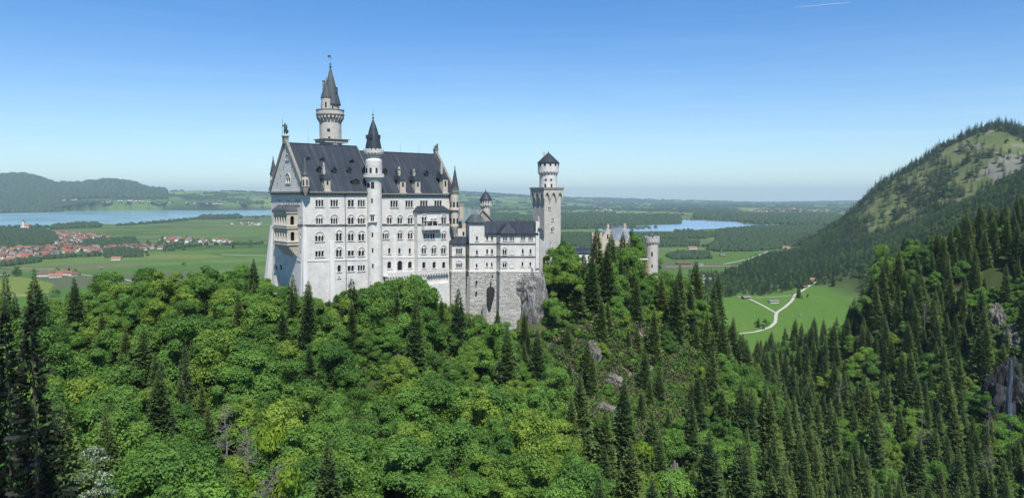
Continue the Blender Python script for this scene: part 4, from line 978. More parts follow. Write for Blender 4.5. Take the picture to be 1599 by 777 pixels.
g = MB(); lx = at(509.5, 165, TY - 3).x; lc = (lx, TY - 2.6)
g.lathe(lc, [(8 * s, zz(178)), (8 * s, zz(153.4))], 20); g.build("side_turret", TOWERR, tower, off=(lx - cx, -2.6, 50))
g = MB(); g.lathe((cx + .4, TY), [(15 * s, zz(164.5)), (15.2 * s, zz(163.5)), (11.8 * s, zz(150)), (7.4 * s, zz(132)), (0.9 * s, zz(106))], 14); finial(g, (cx + .4, TY), zz(107), 17 * s, .35)
g.box((cx + .4, TY, zz(91)), (1.8, .12, .12), (1, 0)); g.box((cx, TY, zz(88)), (1.2, .1, .9), (1, .3)); g.box((cx + 2.6, TY - 1, zz(141)), (1.3, 1.3, 2.0), (1, 0)); g.build("spire", CONE, tower)
g = MB(); g.lathe(lc, [(8.9 * s, zz(154.5)), (7.4 * s, zz(149)), (.5 * s, zz(128))], 14); g.tube((lx, lc[1], zz(129)), (lx, lc[1], zz(122)), .12); g.build("small_spire", CONE, tower)
g = MB(); g.box((cx - 2.3, TY - .5, zz(141)), (.8, .8, 7.5), (1, 0)); g.box((cx - 2.3, TY - .5, zz(126.6)), (1.1, 1.1, .4), (1, 0)); g.build("chimney", CORN, tower)
g = MB(); fa = -1.75
for da, py, w, h in ((.25, 204.5, 1.1, 1.1), (.3, 217, .9, 1.2)): slit_on_round(g, c, 16.6 * s, zz(py), w, h, fa + da)
slit_on_round(g, lc, 8 * s, zz(165.5), .65, 2.0, -1.45); slit_on_round(g, c, 14 * s, zz(169), .6, 1.6, -1.05)
build_split(g, "pane", GLASS, tower)
g = MB(); bx = 19.5 * s; g.box((cx + .4, TY, zz(221)), (2 * bx, 2 * bx * .85, 5 * s), (DV.x, DV.y)); g.build("base", TOWERR, tower, off=(0, 0, 50)); g = MB(); g.box((cx + .4, TY, zz(218.3)), (2 * bx + 1, 2 * bx * .85 + 1, 1.2 * s), (DV.x, DV.y)); g.build("base_cornice", CORN, tower)

# ---- annex with rusticated base (frontal)
AY = 300.0; AN = empty("bower", (at(780, 400, AY).x, AY, -48), "pale stone castle wing with projecting bays above a rough block base", "castle building", GRP)
def FP(Y): return Plane((0, Y, 0), (1, 0, 0), (0, -1, 0))
zA = lambda py, Y=AY: at(780, py, Y).z
zstr1, zstr2, zbase = zA(380.6), zA(400.6), zA(424.6)
def block(Yf, x0, x1, xl, ytop, depth, wins, base_to=-72, sidewall=True, batter=1.2, label=None):
    """front x0..x1 at depth Yf; its left flank runs back to the pixel xl"""
    pl = FP(Yf); X0 = pl.px(x0, 400)[0]; X1 = pl.px(x1, 400)[0]; zt = pl.px(x0, ytop)[1]; zb = pl.px(x0, 424.6)[1]
    # flank: goes back and to the left until it is seen at xl
    Yb = Yf + depth; Xb = at(xl, 400, Yb).x
    L = [pixwin(pl, *w[:5], **(w[5] if len(w) > 5 else {})) for w in wins]
    g = MB(); panel(g, pl, [(X0, zb), (X1, zb), (X1, zt), (X0, zt)], hl(L), .4)
    poly = [(X0, Yf), (X1, Yf), (X1, Yb), (Xb, Yb)]
    g.face([(Xb, Yb, zb), (X0, Yf, zb), (X0, Yf, zt), (Xb, Yb, zt)]); g.face([(X1, Yf, zb), (X1, Yb, zb), (X1, Yb, zt), (X1, Yf, zt)]); g.face([(p[0], p[1], zt) for p in poly])
    return g, pl, L, poly, zt, zb
def finish(g, L, pl, poly, zb, band=True):
    g.build("wall", WALL, AN, off=(0, 0, 0))
    for w in L: window(pl, w, AN)
    (X0, Yf), (X1, _), (_, Yb), (Xb, _) = poly
    b = MB()
    for zc in (pl.px(780, 380.6)[1], pl.px(780, 400.6)[1]) if band else ():
        pp = [(X0 - .12, Yf - .22), (X1 + .02, Yf - .22), (X1 + .02, Yf + .1), (X0 + .1, Yf + .1), (Xb + .1, Yb), (Xb - .15, Yb)]
        b.prism(pp, zc - .2, zc + .2, 0, True, True)
    if b.f: build_split(b, "string_course", BAND, AN)
    # base
    r = MB(); q = 1.25
    pb = [(X0 - q, Yf - 2.0), (X1 + .3, Yf - 2.0), (X1 + .3, Yb), (Xb - q, Yb)]; pu = [(X0 - .25, Yf - .3), (X1 + .1, Yf - .3), (X1 + .1, Yb), (Xb - .25, Yb)]
    r.frustum(pb, -72, pu, zb, 0, True); r.build("rough_base", RUST, AN)
    e = MB(); e.prism([(X0 - .35, Yf - .45), (X1 + .12, Yf - .45), (X1 + .12, Yb), (Xb - .35, Yb)], zb - .02, zb + .5, 0, True, True); e.build("ledge", TRIM, AN)
H_ = dict(hood='big')
for args in ((299.0, 706, 726.5, 697.5, 381, 7, [(716.8, 392, 3, 8.5, 9, H_), (716.8, 414, 3, 8, 6.5, H_)]),
             (300.0, 733, 756.4, 727.3, 349.5, 8, [(744.7, 372, 1, 2.6, 7), (744.7, 394, 1, 2.6, 7.5), (744.3, 414.6, 1, 2.4, 6.5)]),
             (302.0, 756.4, 775.2, 755.5, 363.5, 10, [(760.6, 371.5, 1, 2.6, 7), (768.3, 371.5, 1, 2.6, 7), (760.6, 392.6, 1, 2.6, 7.5), (768.3, 392.6, 1, 2.6, 7.5), (760.3, 413, 1, 2.4, 6.5), (767.9, 413, 1, 2.4, 6.5)]),
             (298.6, 781.6, 806, 775.4, 363.5, 3.6, [(788.7, 372.3, 3, 6, 7.5), (799.1, 372.3, 3, 6, 7.5), (787.9, 393.4, 2, 5.6, 8, H_), (787.9, 413.8, 2, 5.4, 7, H_)]),
             (300.6, 806, 842.3, 805.8, 363.5, 10, [(816.7, 371.3, 3, 6, 7.5), (828.6, 371.3, 3, 6, 7.5), (816.3, 392.4, 1, 2.6, 7.5), (828.4, 392.4, 1, 2.6, 7.5), (815.8, 412.4, 1, 2.4, 6.5), (828, 412.2, 1, 2.4, 6.5)])):
    g, pl, L, poly, zt, zb = block(*args)
    if args[0] == 298.6:   # two blind arches beside the windows
        for py in (393.4, 413.8): 
            w = pixwin(pl, 799.2, py, 1, 5.2, 7.6, 'big'); 
            m2 = MB(); n = 12; t, zc = w['t'], w['z'] + w['h'] * .5; r0 = w['w'] / 2
            for i in range(n):
                a, b = math.pi * i / n, math.pi * (i + 1) / n
                m2.face([pl.w(t + r * math.cos(q), zc + r * math.sin(q), .08) for r, q in ((r0, a), (r0 + .25, a), (r0 + .25, b), (r0, b))])
            for sg in (-1, 1): m2.box(pl.w(t + sg * (r0 + .12), w['z'] + w['h'] * .25, .04), (.25, .1, w['h'] * .5), (1, 0))
            m2.box(pl.w(t, w['z'], .1), (w['w'] + .6, .2, .25), (1, 0)); m2.build("blind_arch", TRIM, AN)
    if args[0] == 300.6: poly_last = poly
    finish(g, L, pl, poly, zb)
# gable end strip and parapet at the right end
g = MB(); xx = at(839.5, 380, 300.4).x; g.box((xx, 303.6, (zA(340) + zbase) / 2 - 0), (1.5, 7, zA(352) - zbase), (1, 0)); g.build("end_pier", WALL, AN)
g = MB(); x1 = at(842.5, 350, 300).x
g.face([(x1, 299.8, zA(358)), (x1, 306, zA(339.5)), (x1, 313, zA(358)), (x1, 313, zbase), (x1, 299.8, zbase)]); g.build("gable_wall", WALL, AN)
g = MB()
for a, b in (((299.4, zA(357.5)), (306, zA(339))), ((306, zA(339)), (313.4, zA(357.5)))):
    g.tube((x1 - .2, a[0], a[1]), (x1 - .2, b[0], b[1]), .5, n=4)
build_split(g, "gable_coping", CORN, AN)
# roofs of the annex
g = MB(); Xa = at(756.4, 363, 302).x; Xb_ = at(842, 363, 300.6).x - .3; ze = zA(363.6, 301)
yr = 307.5; zr = at(800, 345, yr).z
P = [(Xa, 301.3), (at(776, 363, 301.3).x, 301.3), (at(780.8, 363, 298).x, 297.9), (at(806.4, 363, 298).x, 297.9), (at(807, 363, 300).x, 299.9), (Xb_, 299.9)]
Rg = [(Xa + .3, zr), (at(776, 350, yr).x, zr), (at(788, 350, yr).x, zr), (at(798, 350, yr).x, zr), (at(804, 350, yr).x, zr), (Xb_, zr)]
for i in range(5):
    a, b = P[i], P[i + 1]; ra, rb = Rg[i], Rg[i + 1]
    g.face([(a[0], a[1], ze), (b[0], b[1], ze), (rb[0], yr, rb[1]), (ra[0], yr, ra[1])])
    g.face([(a[0], a[1], ze - .7), (b[0], b[1], ze - .7), (b[0], b[1], ze), (a[0], a[1], ze)])
g.face([(Xa + .3, yr, zr), (Xb_, yr, zr), (Xb_, 315, ze), (Xa, 315, ze)]); g.face([(Xa, 301.3, ze), (Xa + .3, yr, zr), (Xa, 315, ze)])
apx = at(793.5, 346.5, 302.5); 
for a, b in ((P[2], P[3]),): 
    lft = (P[2][0], 306.5); rgt = (P[3][0], 306.5)
    g.face([(a[0], a[1], ze + .03), (b[0], b[1], ze + .03), (apx.x, apx.y, apx.z)]); g.face([(b[0], b[1], ze + .03), (rgt[0], rgt[1], ze + 2), (apx.x, apx.y, apx.z)]); g.face([(lft[0], lft[1], ze + 2), (a[0], a[1], ze + .03), (apx.x, apx.y, apx.z)])
g.build("roof", SLATE, AN)
g = MB(); pl = FP(299.6)   # tower cap
q0 = [(at(726.2, 350, 308).x, 308.4), (at(732, 350, 299.6).x, 299.5), (at(757.6, 350, 299.6).x, 299.5), (at(757.6, 350, 308).x, 308.4)]; q1 = [(at(736, 345, 306).x, 305.5), (at(738.5, 345, 304).x, 303), (at(750, 345, 304).x, 303), (at(750, 345, 306).x, 305.5)]
g.prism(q0, zA(349.6), zA(346.6), 0, True, True); ql = [(a[0] * .6 + b[0] * .4, a[1] * .6 + b[1] * .4) for a, b in zip(q0, q1)]
g.frustum(q0, zA(346.6) + .01, ql, zA(342), 0); g.frustum(ql, zA(342), q1, zA(335), 0, True); g.build("tower_roof", CONE, AN)
g = MB(); q0 = [(at(696.5, 380, 307).x, 306), (at(705.4, 380, 298.6).x, 298.5), (at(728, 380, 298.6).x, 298.5), (at(728, 380, 307).x, 306)]; q1 = [(at(712, 370, 305).x, 304.6), (at(713, 370, 304).x, 303), (at(728, 370, 304).x, 303), (at(728, 370, 305).x, 304.6)]
g.prism(q0, zA(382), zA(380.4), 0, True, True); g.frustum(q0, zA(380.4) + .01, q1, zA(370), 0, True); g.build("bay_roof", SLATE, AN)
# dark arched opening and buttress in the base
g = MB(); x0, x1 = at(759.6, 460, 299.2).x, at(772.4, 460, 299.2).x; zt2 = zA(448.5, 298.5); r0 = (x1 - x0) / 2; cxx = (x0 + x1) / 2
out = [(cxx + r0 * math.cos(math.pi * i / 12), zt2 - r0 + r0 * math.sin(math.pi * i / 12)) for i in range(13)] + [(x0, zA(476)), (x0 + .7, zA(486)), (x0 + 1.5, zA(486)), (x1 - 1.0, zA(474)), (x1 - .2, zA(464))]
fr = lambda z: 301.7 - 2.05 * (zbase - z) / (zbase + 72)
for k in range(len(out)):
    a, b = out[k], out[(k + 1) % len(out)]; g.face([(a[0], fr(a[1]) - .08, a[1]), (b[0], fr(b[1]) - .08, b[1]), (cxx, fr(zA(462)) - .10, zA(462))])
g.build("arched_opening", GLASS, AN)
g = MB(); g.frustum([(at(724, 480, 298).x, 296.6), (at(731, 480, 298).x, 296.6), (at(731, 480, 298).x, 300), (at(724, 480, 298).x, 300)], -70, [(at(729, 430, 298).x, 299), (at(734, 430, 298).x, 299), (at(734, 430, 298).x, 301), (at(729, 430, 298).x, 301)], zA(432), 0, True)
g.frustum([(at(752.5, 480, 297).x, 295.2), (at(760, 480, 297).x, 295.2), (at(760, 480, 297).x, 299), (at(752.5, 480, 297).x, 299)], -70, [(at(753.5, 480, 297).x, 296.8), (at(759.5, 480, 297).x, 296.8), (at(759.5, 480, 297).x, 299), (at(753.5, 480, 297).x, 299)], zA(473), 0, True)
build_split(g, "buttress", CORN, AN)
g = MB()
for px, py in ((721.5, 431), (768.6, 431), (743.9, 439.7), (743.9, 455.7), (721, 520)):
    z = zA(py); g.box((at(px, py, 299).x, 299.3 - (zbase - z) * .085 + .2, z), (.6, .7, 1.1), (1, 0))
build_split(g, "pane", GLASS, AN)

# ---- knights' house with green roof and gable behind
KH = empty("hall_house", (at(740, 350, 325).x, 325, -40), "green copper roofed house with stone gable behind the castle wing", "castle building", GRP)
zK = lambda px, py, Y: at(px, py, Y)
g = MB(); a, b, c_, d_ = zK(712, 351, 322), zK(757, 351, 322), zK(752.5, 327, 330), zK(722, 325, 330)
g.face([a, b, c_, d_]); a2, b2 = zK(712, 349, 338), zK(757, 349, 338); g.face([d_, c_, b2, a2]); g.build("roof", COPPER, KH)
g = MB(); ap = zK(752.8, 328, 326); l = zK(741, 346, 321); r = zK(768.8, 344, 336)
g.face([Vector((l.x, l.y, -42)), Vector((r.x, r.y, -42)), r, ap, l]); g.face([zK(712, 351, 322.2), Vector((zK(712, 351, 322.2).x, 322.2, -42)), Vector((l.x, l.y, -42)), l]); g.build("wall", TAN, KH)
g = MB(); g.tube(ap, r, .45, n=4); g.tube(ap, l, .45, n=4); build_split(g, "gable_coping", CORN, KH)
g = MB(); p = zK(721, 331, 318); g.box(p, (1.6, 1.6, 6), (1, 0)); g.box(p + Vector((0, 0, 3.2)), (2.1, 2.1, .4), (1, 0)); g.build("chimney", TAN, KH)
g = MB(); p = zK(723, 368, 316); g.box((p.x, p.y + 1, p.z - 3), (4.4, 4, 12), (1, 0)); g.build("side_wall", WALL, KH)
g = MB(); g.box((p.x + .3, p.y - 1.03, p.z + 1), (.8, .1, 1.6), (1, 0)); build_split(g, "pane", GLASS, KH)
# ---- small round tower behind
Y = 345; s = M1(Y); zz = lambda py: at(758, py, Y).z; x = at(758.5, 320, Y).x; c = (x, Y)
ST = empty("tower", (x, Y, -42), "small round tower with dark conical cap behind the green-roofed house", "tower", GRP)
g = MB(); g.lathe(c, [(7 * s, -42), (7 * s, zz(323)), (9.2 * s, zz(319)), (9.2 * s, zz(312))], 24); g.build("shaft", TOWERR, ST, off=(0, 0, 42))
g = MB(); corbels(g, c, 7 * s, 9.5 * s, zz(325), zz(318.5), 14); g.build("corbels", TRIM, ST)
g = MB(); g.lathe(c, [(9.9 * s, zz(312.6)), (9.7 * s, zz(311)), (5 * s, zz(303.5)), (.3 * s, zz(297.5))], 16); finial(g, c, zz(298.5), 5 * s, .18); g.build("spire", SLATE, ST)
g = MB()
for a in (-2.3, -1.9, -1.5, -1.1): slit_on_round(g, c, 9.2 * s, zz(314.5), .4, 1.2, a)
build_split(g, "pane", GLASS, ST)
# ---- square tower
QY = 345.0; s = M1(QY); co = at(850, 340, QY); b_ = R(33); rd = Vector((math.cos(b_), math.sin(b_), 0)); ld = Vector((-math.sin(b_), math.cos(b_), 0)); side = 9.4; zz = lambda py: at(850, py, QY).z
SQ = empty("tower", (co.x + 1, co.y + 6, -44), "square pale tower with arched overhanging platform and round turret on top", "tower", GRP)
base2 = Vector((co.x, co.y, 0)); ctr = base2 + rd * side / 2 + ld * side / 2
RP = Plane(base2, rd, -ld); LP_ = Plane(base2, ld, -rd)
wr = [pixwin(RP, 858, 325, 2, 3.6, 4), pixwin(RP, 863, 342.5, 2, 3.2, 4), pixwin(RP, 862.4, 359, 2, 3.6, 6, 'big'), pixwin(RP, 857.5, 381, 1, 4, 8, 'big')]
g = MB(); zc0 = zz(319)
panel(g, RP, [(0, -46), (side, -46), (side, zc0), (0, zc0)], hl(wr), .4)
g.face([LP_.w(0, -46), LP_.w(0, zc0), LP_.w(side, zc0), LP_.w(side, -46)])
sqp = lambda e: [tuple((ctr + rd * (a * (side / 2 + e)) + ld * (b * (side / 2 + e)))[:2]) for a, b in ((-1, -1), (1, -1), (1, 1), (-1, 1))]
g.face([ctr + rd * side / 2 - ld * side / 2 + Vector((0, 0, -46)), ctr + rd * side / 2 + ld * side / 2 + Vector((0, 0, -46)), ctr + rd * side / 2 + ld * side / 2 + Vector((0, 0, zc0)), ctr + rd * side / 2 - ld * side / 2 + Vector((0, 0, zc0))])
g.prism(sqp(0), zc0, zz(301), 0, False)
g.build("shaft", SQW, SQ)
# machicolation: pointed arches on tapering corbels, upper wall proud by 1.4 m
g = MB(); e = 0.85; zt3 = zz(295.2); ztop = zz(300); zlow = zz(320)
for pl in (Plane(ctr - ld * (side / 2 + e) - rd * (side / 2 + e), rd, -ld), Plane(ctr - rd * (side / 2 + e) - ld * (side / 2 + e), ld, -rd), Plane(ctr + ld * (side / 2 + e) - rd * (side / 2 + e), rd, ld), Plane(ctr + rd * (side / 2 + e) - ld * (side / 2 + e), ld, rd)):
    W = side + 2 * e; k = 3; cw = W / k; out = [(0, zt3), (0, ztop - 1.0)]
    zs = zz(309)
    out = [(W, zt3), (0, zt3)]
    hw = .55
    for i in range(k):
        xa, xb = i * cw + (hw if i else hw * .9), (i + 1) * cw - hw
        if i == 0: out += [(0, zs), (xa, zs)]
        else: out += [(xa, zs)]
        xm = (xa + xb) / 2
        out += [(xa + (xm - xa) * .25, ztop - 1.3), (xm, ztop), (xb - (xb - xm) * .25, ztop - 1.3), (xb, zs)]
    out += [(W, zs)]
    panel(g, pl, out, [])
    for i in range(k):      # soffits of the arches
        xa, xb = i * cw + (hw if i else hw * .9), (i + 1) * cw - hw; xm = (xa + xb) / 2; Q = [(xa, zs), (xa + (xm - xa) * .25, ztop - 1.3), (xm, ztop), (xb - (xb - xm) * .25, ztop - 1.3), (xb, zs)]
        for a, b in zip(Q[:-1], Q[1:]): g.face([pl.w(*a), pl.w(*b), pl.w(*b, -e), pl.w(*a, -e)])
    for i in range(k + 1):  # tapering piers
        x0, x1 = max(0, i * cw - hw), min(W, i * cw + hw); xm = i * cw; xm = min(max(xm, e), W - e)
        tip = pl.w(xm, zlow, -e + .05)
        P = [pl.w(x0, zs), pl.w(x1, zs), pl.w(x1, zs, -e), pl.w(x0, zs, -e)]
        for a in range(4): g.face([P[a], P[(a + 1) % 4], tip])
g.face([Vector((p[0], p[1], zt3)) for p in sqp(e)]); g.build("machicolation", SQW, SQ)
g = MB(); g.prism(sqp(e + .3), zt3, zz(292.4), 0, True, True); g.build("platform", CORN, SQ)
for w in wr: window(RP, w, SQ)
cc = at(856.2, 280, ctr.y); c = (cc.x, ctr.y); s = M1(ctr.y); zz = lambda py: at(856, py, ctr.y).z
g = MB(); g.lathe(c, [(13.8 * s, zz(294)), (13.8 * s, zz(273)), (16.3 * s, zz(268)), (16.3 * s, zz(254))], 30); g.build("round_turret", WALLR, SQ, off=(c[0] - co.x - 1, c[1] - co.y - 6, 44))
g = MB(); corbels(g, c, 13.8 * s, 16.6 * s, zz(274), zz(267), 20); g.build("corbels", TRIM, SQ)
g = MB(); g.lathe(c, [(17.2 * s, zz(255.5)), (17.2 * s, zz(254)), (8.5 * s, zz(245.5)), (.4 * s, zz(238))], 16); finial(g, c, zz(239), 5 * s, .2); g.build("cone_roof", SLATE, SQ)
g = MB(); g.box((at(849.5, 243, c[1]).x, c[1], zz(243.5)), (.9, .9, 4), (1, 0)); g.build("chimney", TAN, SQ)
g = MB()
for i in range(12):
    a = 2 * math.pi * i / 12 + .15; slit_on_round(g, c, 16.3 * s, zz(257), .9, 1.5, a)
for a, py in ((-1.9, 281), (-1.3, 281), (-1.95, 290), (-1.25, 290)): slit_on_round(g, c, 13.8 * s, zz(py), .8, 1.0 if py < 285 else 1.8, a)
build_split(g, "pane", GLASS, SQ)
# link wall right of the annex
LW = empty("link_building", (at(848, 400, 318).x, 318, -44), "low pale stone link with lean-to slate roof at the foot of the square tower", "castle building", GRP)
g = MB(); a, b = at(842.6, 372, 314), at(858, 372, 330); g.face([(a.x, 314, -50), (b.x, 325, -50), (b.x, 325, at(850, 371, 320).z), (a.x, 314, at(850, 371, 314).z)]); g.face([(a.x, 314, -50), (a.x, 314, at(850, 371, 314).z), (a.x, 330, at(850, 371, 314).z), (a.x, 330, -50)])
g.build("wall", WALL, LW); g = MB(); g.face([(a.x - .3, 313.5, at(850, 371.3, 314).z), at(850, 371, 317), at(848, 358, 332), at(842, 356, 330)]); g.build("roof", SLATE, LW)

# ---- gatehouse group
GY = 385.0
GW = empty("gate_wing", (at(905, 400, 372).x, 372, -44), "low white wing with dark roof half hidden behind the trees", "castle building", GRP)
g = MB(); Xl, Xr = at(882, 394, 372).x, at(925, 394, 372).x; ze, zr = at(900, 393.5, 372).z, at(900, 386, 377).z
gp = Plane((Xl, 372, 0), (1, 0, 0), (0, -1, 0)); ws = [dict(t=3 + i * 3.0, z=ze - 3.6, w=1.0, h=1.8, k=1, hood=None, sill=True, label=None, rnd=False) for i in range(4)]
panel(g, gp, [(0, -50), (Xr - Xl, -50), (Xr - Xl, ze), (0, ze)], hl(ws)); g.face([(Xr, 372, -50), (Xr, 382, -50), (Xr, 382, ze), (Xr, 377, zr), (Xr, 372, ze)]); g.build("wall", BUTT, GW)
for w in ws: window(gp, w, GW)
g = MB(); g.face([(Xl - .4, 371.4, ze - .3), (Xr + .4, 371.4, ze - .3), (Xr + .4, 377, zr), (Xl - .4, 377, zr)]); g.face([(Xl - .4, 377, zr), (Xr + .4, 377, zr), (Xr + .4, 382.6, ze - .3), (Xl - .4, 382.6, ze - .3)]); g.build("roof", SLATE, GW)
GH = empty("gatehouse", (at(955, 380, GY).x, GY, -42), "sandstone gatehouse with stepped gables and pale blue roof among the tree tops", "castle building", GRP)
def stepped(x_l, x_r, ytop, ybase, Y, steps, th, dirv, m=TAN):
    g = MB(); a = at(x_l, ybase, Y); b = at(x_r, ybase, Y); z0 = a.z; z1 = at(x_l, ytop, Y).z; W = b.x - a.x
    dv = Vector((dirv[0], dirv[1], 0)).normalized(); c0 = Vector(((a.x + b.x) / 2, Y, 0)); Wd = W / dv.x if dv.x > .1 else W
    for i in range(steps):
        w = Wd * (1 - i / steps); za = z0 + (z1 - z0) * i / steps; zb_ = z0 + (z1 - z0) * (i + 1) / steps
        g.box(c0 + Vector((0, 0, (za + zb_) / 2)), (w, th, zb_ - za), (dv.x, dv.y)); 
        for sg in (-1, 1): g.box(c0 + dv * (sg * (w / 2 - .3)) + Vector((0, 0, zb_ + .25)), (.75, th + .25, .5), (dv.x, dv.y))
    g.box(c0 + Vector((0, 0, (z0 - 50) / 2 - .02)), (Wd, th, z0 + 50), (dv.x, dv.y)); g.box(c0 + Vector((0, 0, z1 + .9)), (.9, th + .2, 1.8), (dv.x, dv.y))
    return g
stepped(939.5, 958.5, 355, 374, GY, 5, .8, (1, .25)).build("stepped_gable", PALT, GH)
g = stepped(966, 984, 354, 375, GY + 13, 6, .8, (1, .6)); g.build("stepped_gable", PALT, GH)
g = MB(); g.face([at(955, 376, GY + .5), at(981, 373, GY + 10), at(975, 354.5, GY + 14), at(953, 353.5, GY + 4)]); g.face([at(949, 354.5, GY + 1), at(975, 354.5, GY + 14), at(965, 372, GY + 22), at(938, 373, GY + 8)]); g.build("roof", BLUER, GH)
g = MB(); a, b = at(955, 376, GY + .6), at(981, 373, GY + 10); g.face([Vector((a.x, a.y, -50)), Vector((b.x, b.y, -50)), b, a]); g.build("wall", PALT, GH)
g = MB(); a = at(932, 366, GY - 2); g.box((a.x, GY - 1, a.z - 9), (5.2, 5, 18), (1, 0)); 
for i in range(3): g.box((a.x - 2.1 + i * 2.1, GY - 3.2, a.z + .5), (1.1, .6, 1.1), (1, 0))
g.build("side_tower", TAN, GH)
g = MB(); g.box((a.x, GY - 3.5, a.z - 3), (.8, .1, 1.8), (1, 0)); p = at(949, 366, GY - .5); g.box((p.x, p.y - .05, p.z - 1), (.8, .1, 2.2), (1, .25)); build_split(g, "pane", GLASS, GH)
RG = empty("red_gate_building", (at(996, 430, 378).x, 378, -48), "red brick gate building with white corner glimpsed between the tree crowns", "castle building", GRP)
g = MB(); a = at(996, 405, 378); g.box((a.x + 1, 382, (a.z - 50) / 2), (7.5, 8, a.z + 50), (1, 0)); g.build("wall", BRICKR, RG)
g = MB(); g.box((a.x - 2.9, 377.6, (a.z - 50) / 2), (2.2, 2.4, a.z + 50.5), (1, 0)); g.box((a.x + 1, 377.85, a.z + .2), (8, .6, .6), (1, 0)); g.build("quoins", BUTT, RG)
g = MB(); g.box((a.x + 1.5, 377.95, a.z - 5), (1.0, .12, 2.0), (1, 0)); g.box((a.x + 1.5, 377.95, a.z - 10), (1.0, .12, 2.0), (1, 0)); build_split(g, "pane", GLASS, RG)
# round gate tower
Y = 388; s = M1(Y); zz = lambda py: at(1018, py, Y).z; x = at(1018, 400, Y).x; c = (x, Y)
GT = empty("tower", (x, Y, -46), "round crenellated gate tower standing alone right of the gatehouse", "tower", GRP)
g = MB(); g.lathe(c, [(10 * s, -48), (9.6 * s, zz(382)), (9.8 * s, zz(381)), (11.4 * s, zz(376)), (11.6 * s, zz(371)), (10.4 * s, zz(371)), (10.4 * s, zz(373)), (0, zz(373))], 28); g.build("shaft", TOWERR, GT, off=(0, 0, 46))
g = MB(); crown_ring(g, c, 11.6 * s, zz(371.2), 2.6 * s, 11, .6, .35); corbels(g, c, 9.6 * s, 11.7 * s, zz(382), zz(376), 16); g.build("parapet", TOWERR, GT)
g = MB(); cx2 = at(1017, 365, Y).x; g.lathe((cx2, Y), [(4.6 * s, zz(373)), (4.6 * s, zz(368)), (5 * s, zz(368)), (.2 * s, zz(359.5))], 12); g.tube((cx2, Y, zz(360)), (cx2, Y, zz(354)), .06); g.build("cap", CONE, GT)
g = MB(); slit_on_round(g, c, 9.7 * s, zz(395.5), .8, 2.2, -1.75); slit_on_round(g, c, 9.8 * s, zz(414), .7, 1.4, -1.7); build_split(g, "pane", GLASS, GT)
# ------------------------------------------------ trees
rng = np.random.default_rng(11)
LEAF = leafmat("broadleaf foliage", (0.070, 0.160, 0.034), (0.150, 0.290, 0.058), 0.30, (0.205, 0.300, 0.048))
NEED = leafmat("spruce needles", (0.065, 0.115, 0.044), (0.120, 0.185, 0.060), 0.30, (0.150, 0.200, 0.062))
LARCH = leafmat("larch needles", (0.060, 0.105, 0.030), (0.085, 0.135, 0.035), 0.25)
YELL = leafmat("yellow green foliage", (0.15, 0.24, 0.025), (0.18, 0.28, 0.03), 0.3)
MNEED = leafmat("mountain conifers", (0.030, 0.060, 0.026), (0.052, 0.092, 0.034), 0.15)
MLEAF = leafmat("mountain broadleaf", (0.060, 0.120, 0.036), (0.095, 0.170, 0.046), 0.25)
DARKN = leafmat("fir needles in painted shade", (0.006, 0.010, 0.005), (0.010, 0.016, 0.008), 0.05)  # shade over the near firs is put into this near-black needle colour
BLOSS = leafmat("white blossom and leaves", (0.09, 0.17, 0.06), (0.12, 0.22, 0.08), 0.2, tip=(0.36, 0.38, 0.33))
RUSTL = leafmat("rust coloured foliage", (0.20, 0.09, 0.05), (0.24, 0.11, 0.06), 0.2)
def quads(P, N, S, asp=1.4, roll=None):
    """quads centred at P with normals N, size S"""
    k = len(P); N = N / (np.linalg.norm(N, axis=1, keepdims=True) + 1e-9)
    a = rng.normal(size=(k, 3)); U = np.cross(N, a); U /= np.linalg.norm(U, axis=1, keepdims=True) + 1e-9; W = np.cross(N, U)
    S = np.asarray(S).reshape(-1, 1) * .5; U = U * S * asp; W = W * S
    V = np.stack([P - U, P - W * 0.9 + U * .1, P + U, P + W * 0.9 + U * .1], 1)   # pointed leaf-clump shape
    return V.reshape(-1, 3), np.arange(4 * k).reshape(-1, 4)
def broad_crown(seed, H, Rw, leaves, ls, lobes=24, base=0.22, fl=1.0):
    """uneven crown of leafy billows; H height, Rw radius"""
    g = np.random.default_rng(seed); C_ = []; 
    for i in range(lobes):
        t = g.random(); zf = base + (1 - base) * (0.12 + 0.86 * t ** 0.85); prof = math.sin(math.pi * min(1, max(0.05, (zf - base) / (1 - base) * 0.80 + 0.16))) ** .7
        a = g.random() * 2 * math.pi; rad = Rw * prof * (0.45 + .4 * g.random()); lr = Rw * ((0.25 if lobes > 24 else .32) + 0.24 * g.random()) * (1.1 - .3 * t) * (1 if i % 3 else .55); rad = rad * (1 if i % 3 else 1.35)
        C_.append((math.cos(a) * rad, math.sin(a) * rad, H * zf - lr * .4, lr, lr * (.62 + .25 * g.random())))
    C_ = np.array(C_); per = leaves // lobes; Ps = []; Ns = []
    for (x, y, z, r, rz) in C_:
        d = g.normal(size=(per, 3)); d /= np.linalg.norm(d, axis=1, keepdims=True); d[:, 2] = np.where(d[:, 2] < -.35, -d[:, 2], d[:, 2])
        q = (0.70 + 0.38 * g.random((per, 1)) ** .8) + .35 * (g.random((per, 1)) > .93) * g.random((per, 1))
        q = q * (1 + .22 * np.sin(d[:, :1] * 7 + x) * np.sin(d[:, 1:2] * 6 + y))
        Ps.append(np.array([x, y, z]) + d * np.array([r, r, rz]) * q); Ns.append(d + g.normal(size=(per, 3)) * .55 * fl + np.array([0, 0, .35]))
    P = np.concatenate(Ps); N = np.concatenate(Ns)
    V, Fq = quads(P, N, ls * (.6 + .8 * g.random(len(P))), 1.25)
    return V, Fq, C_
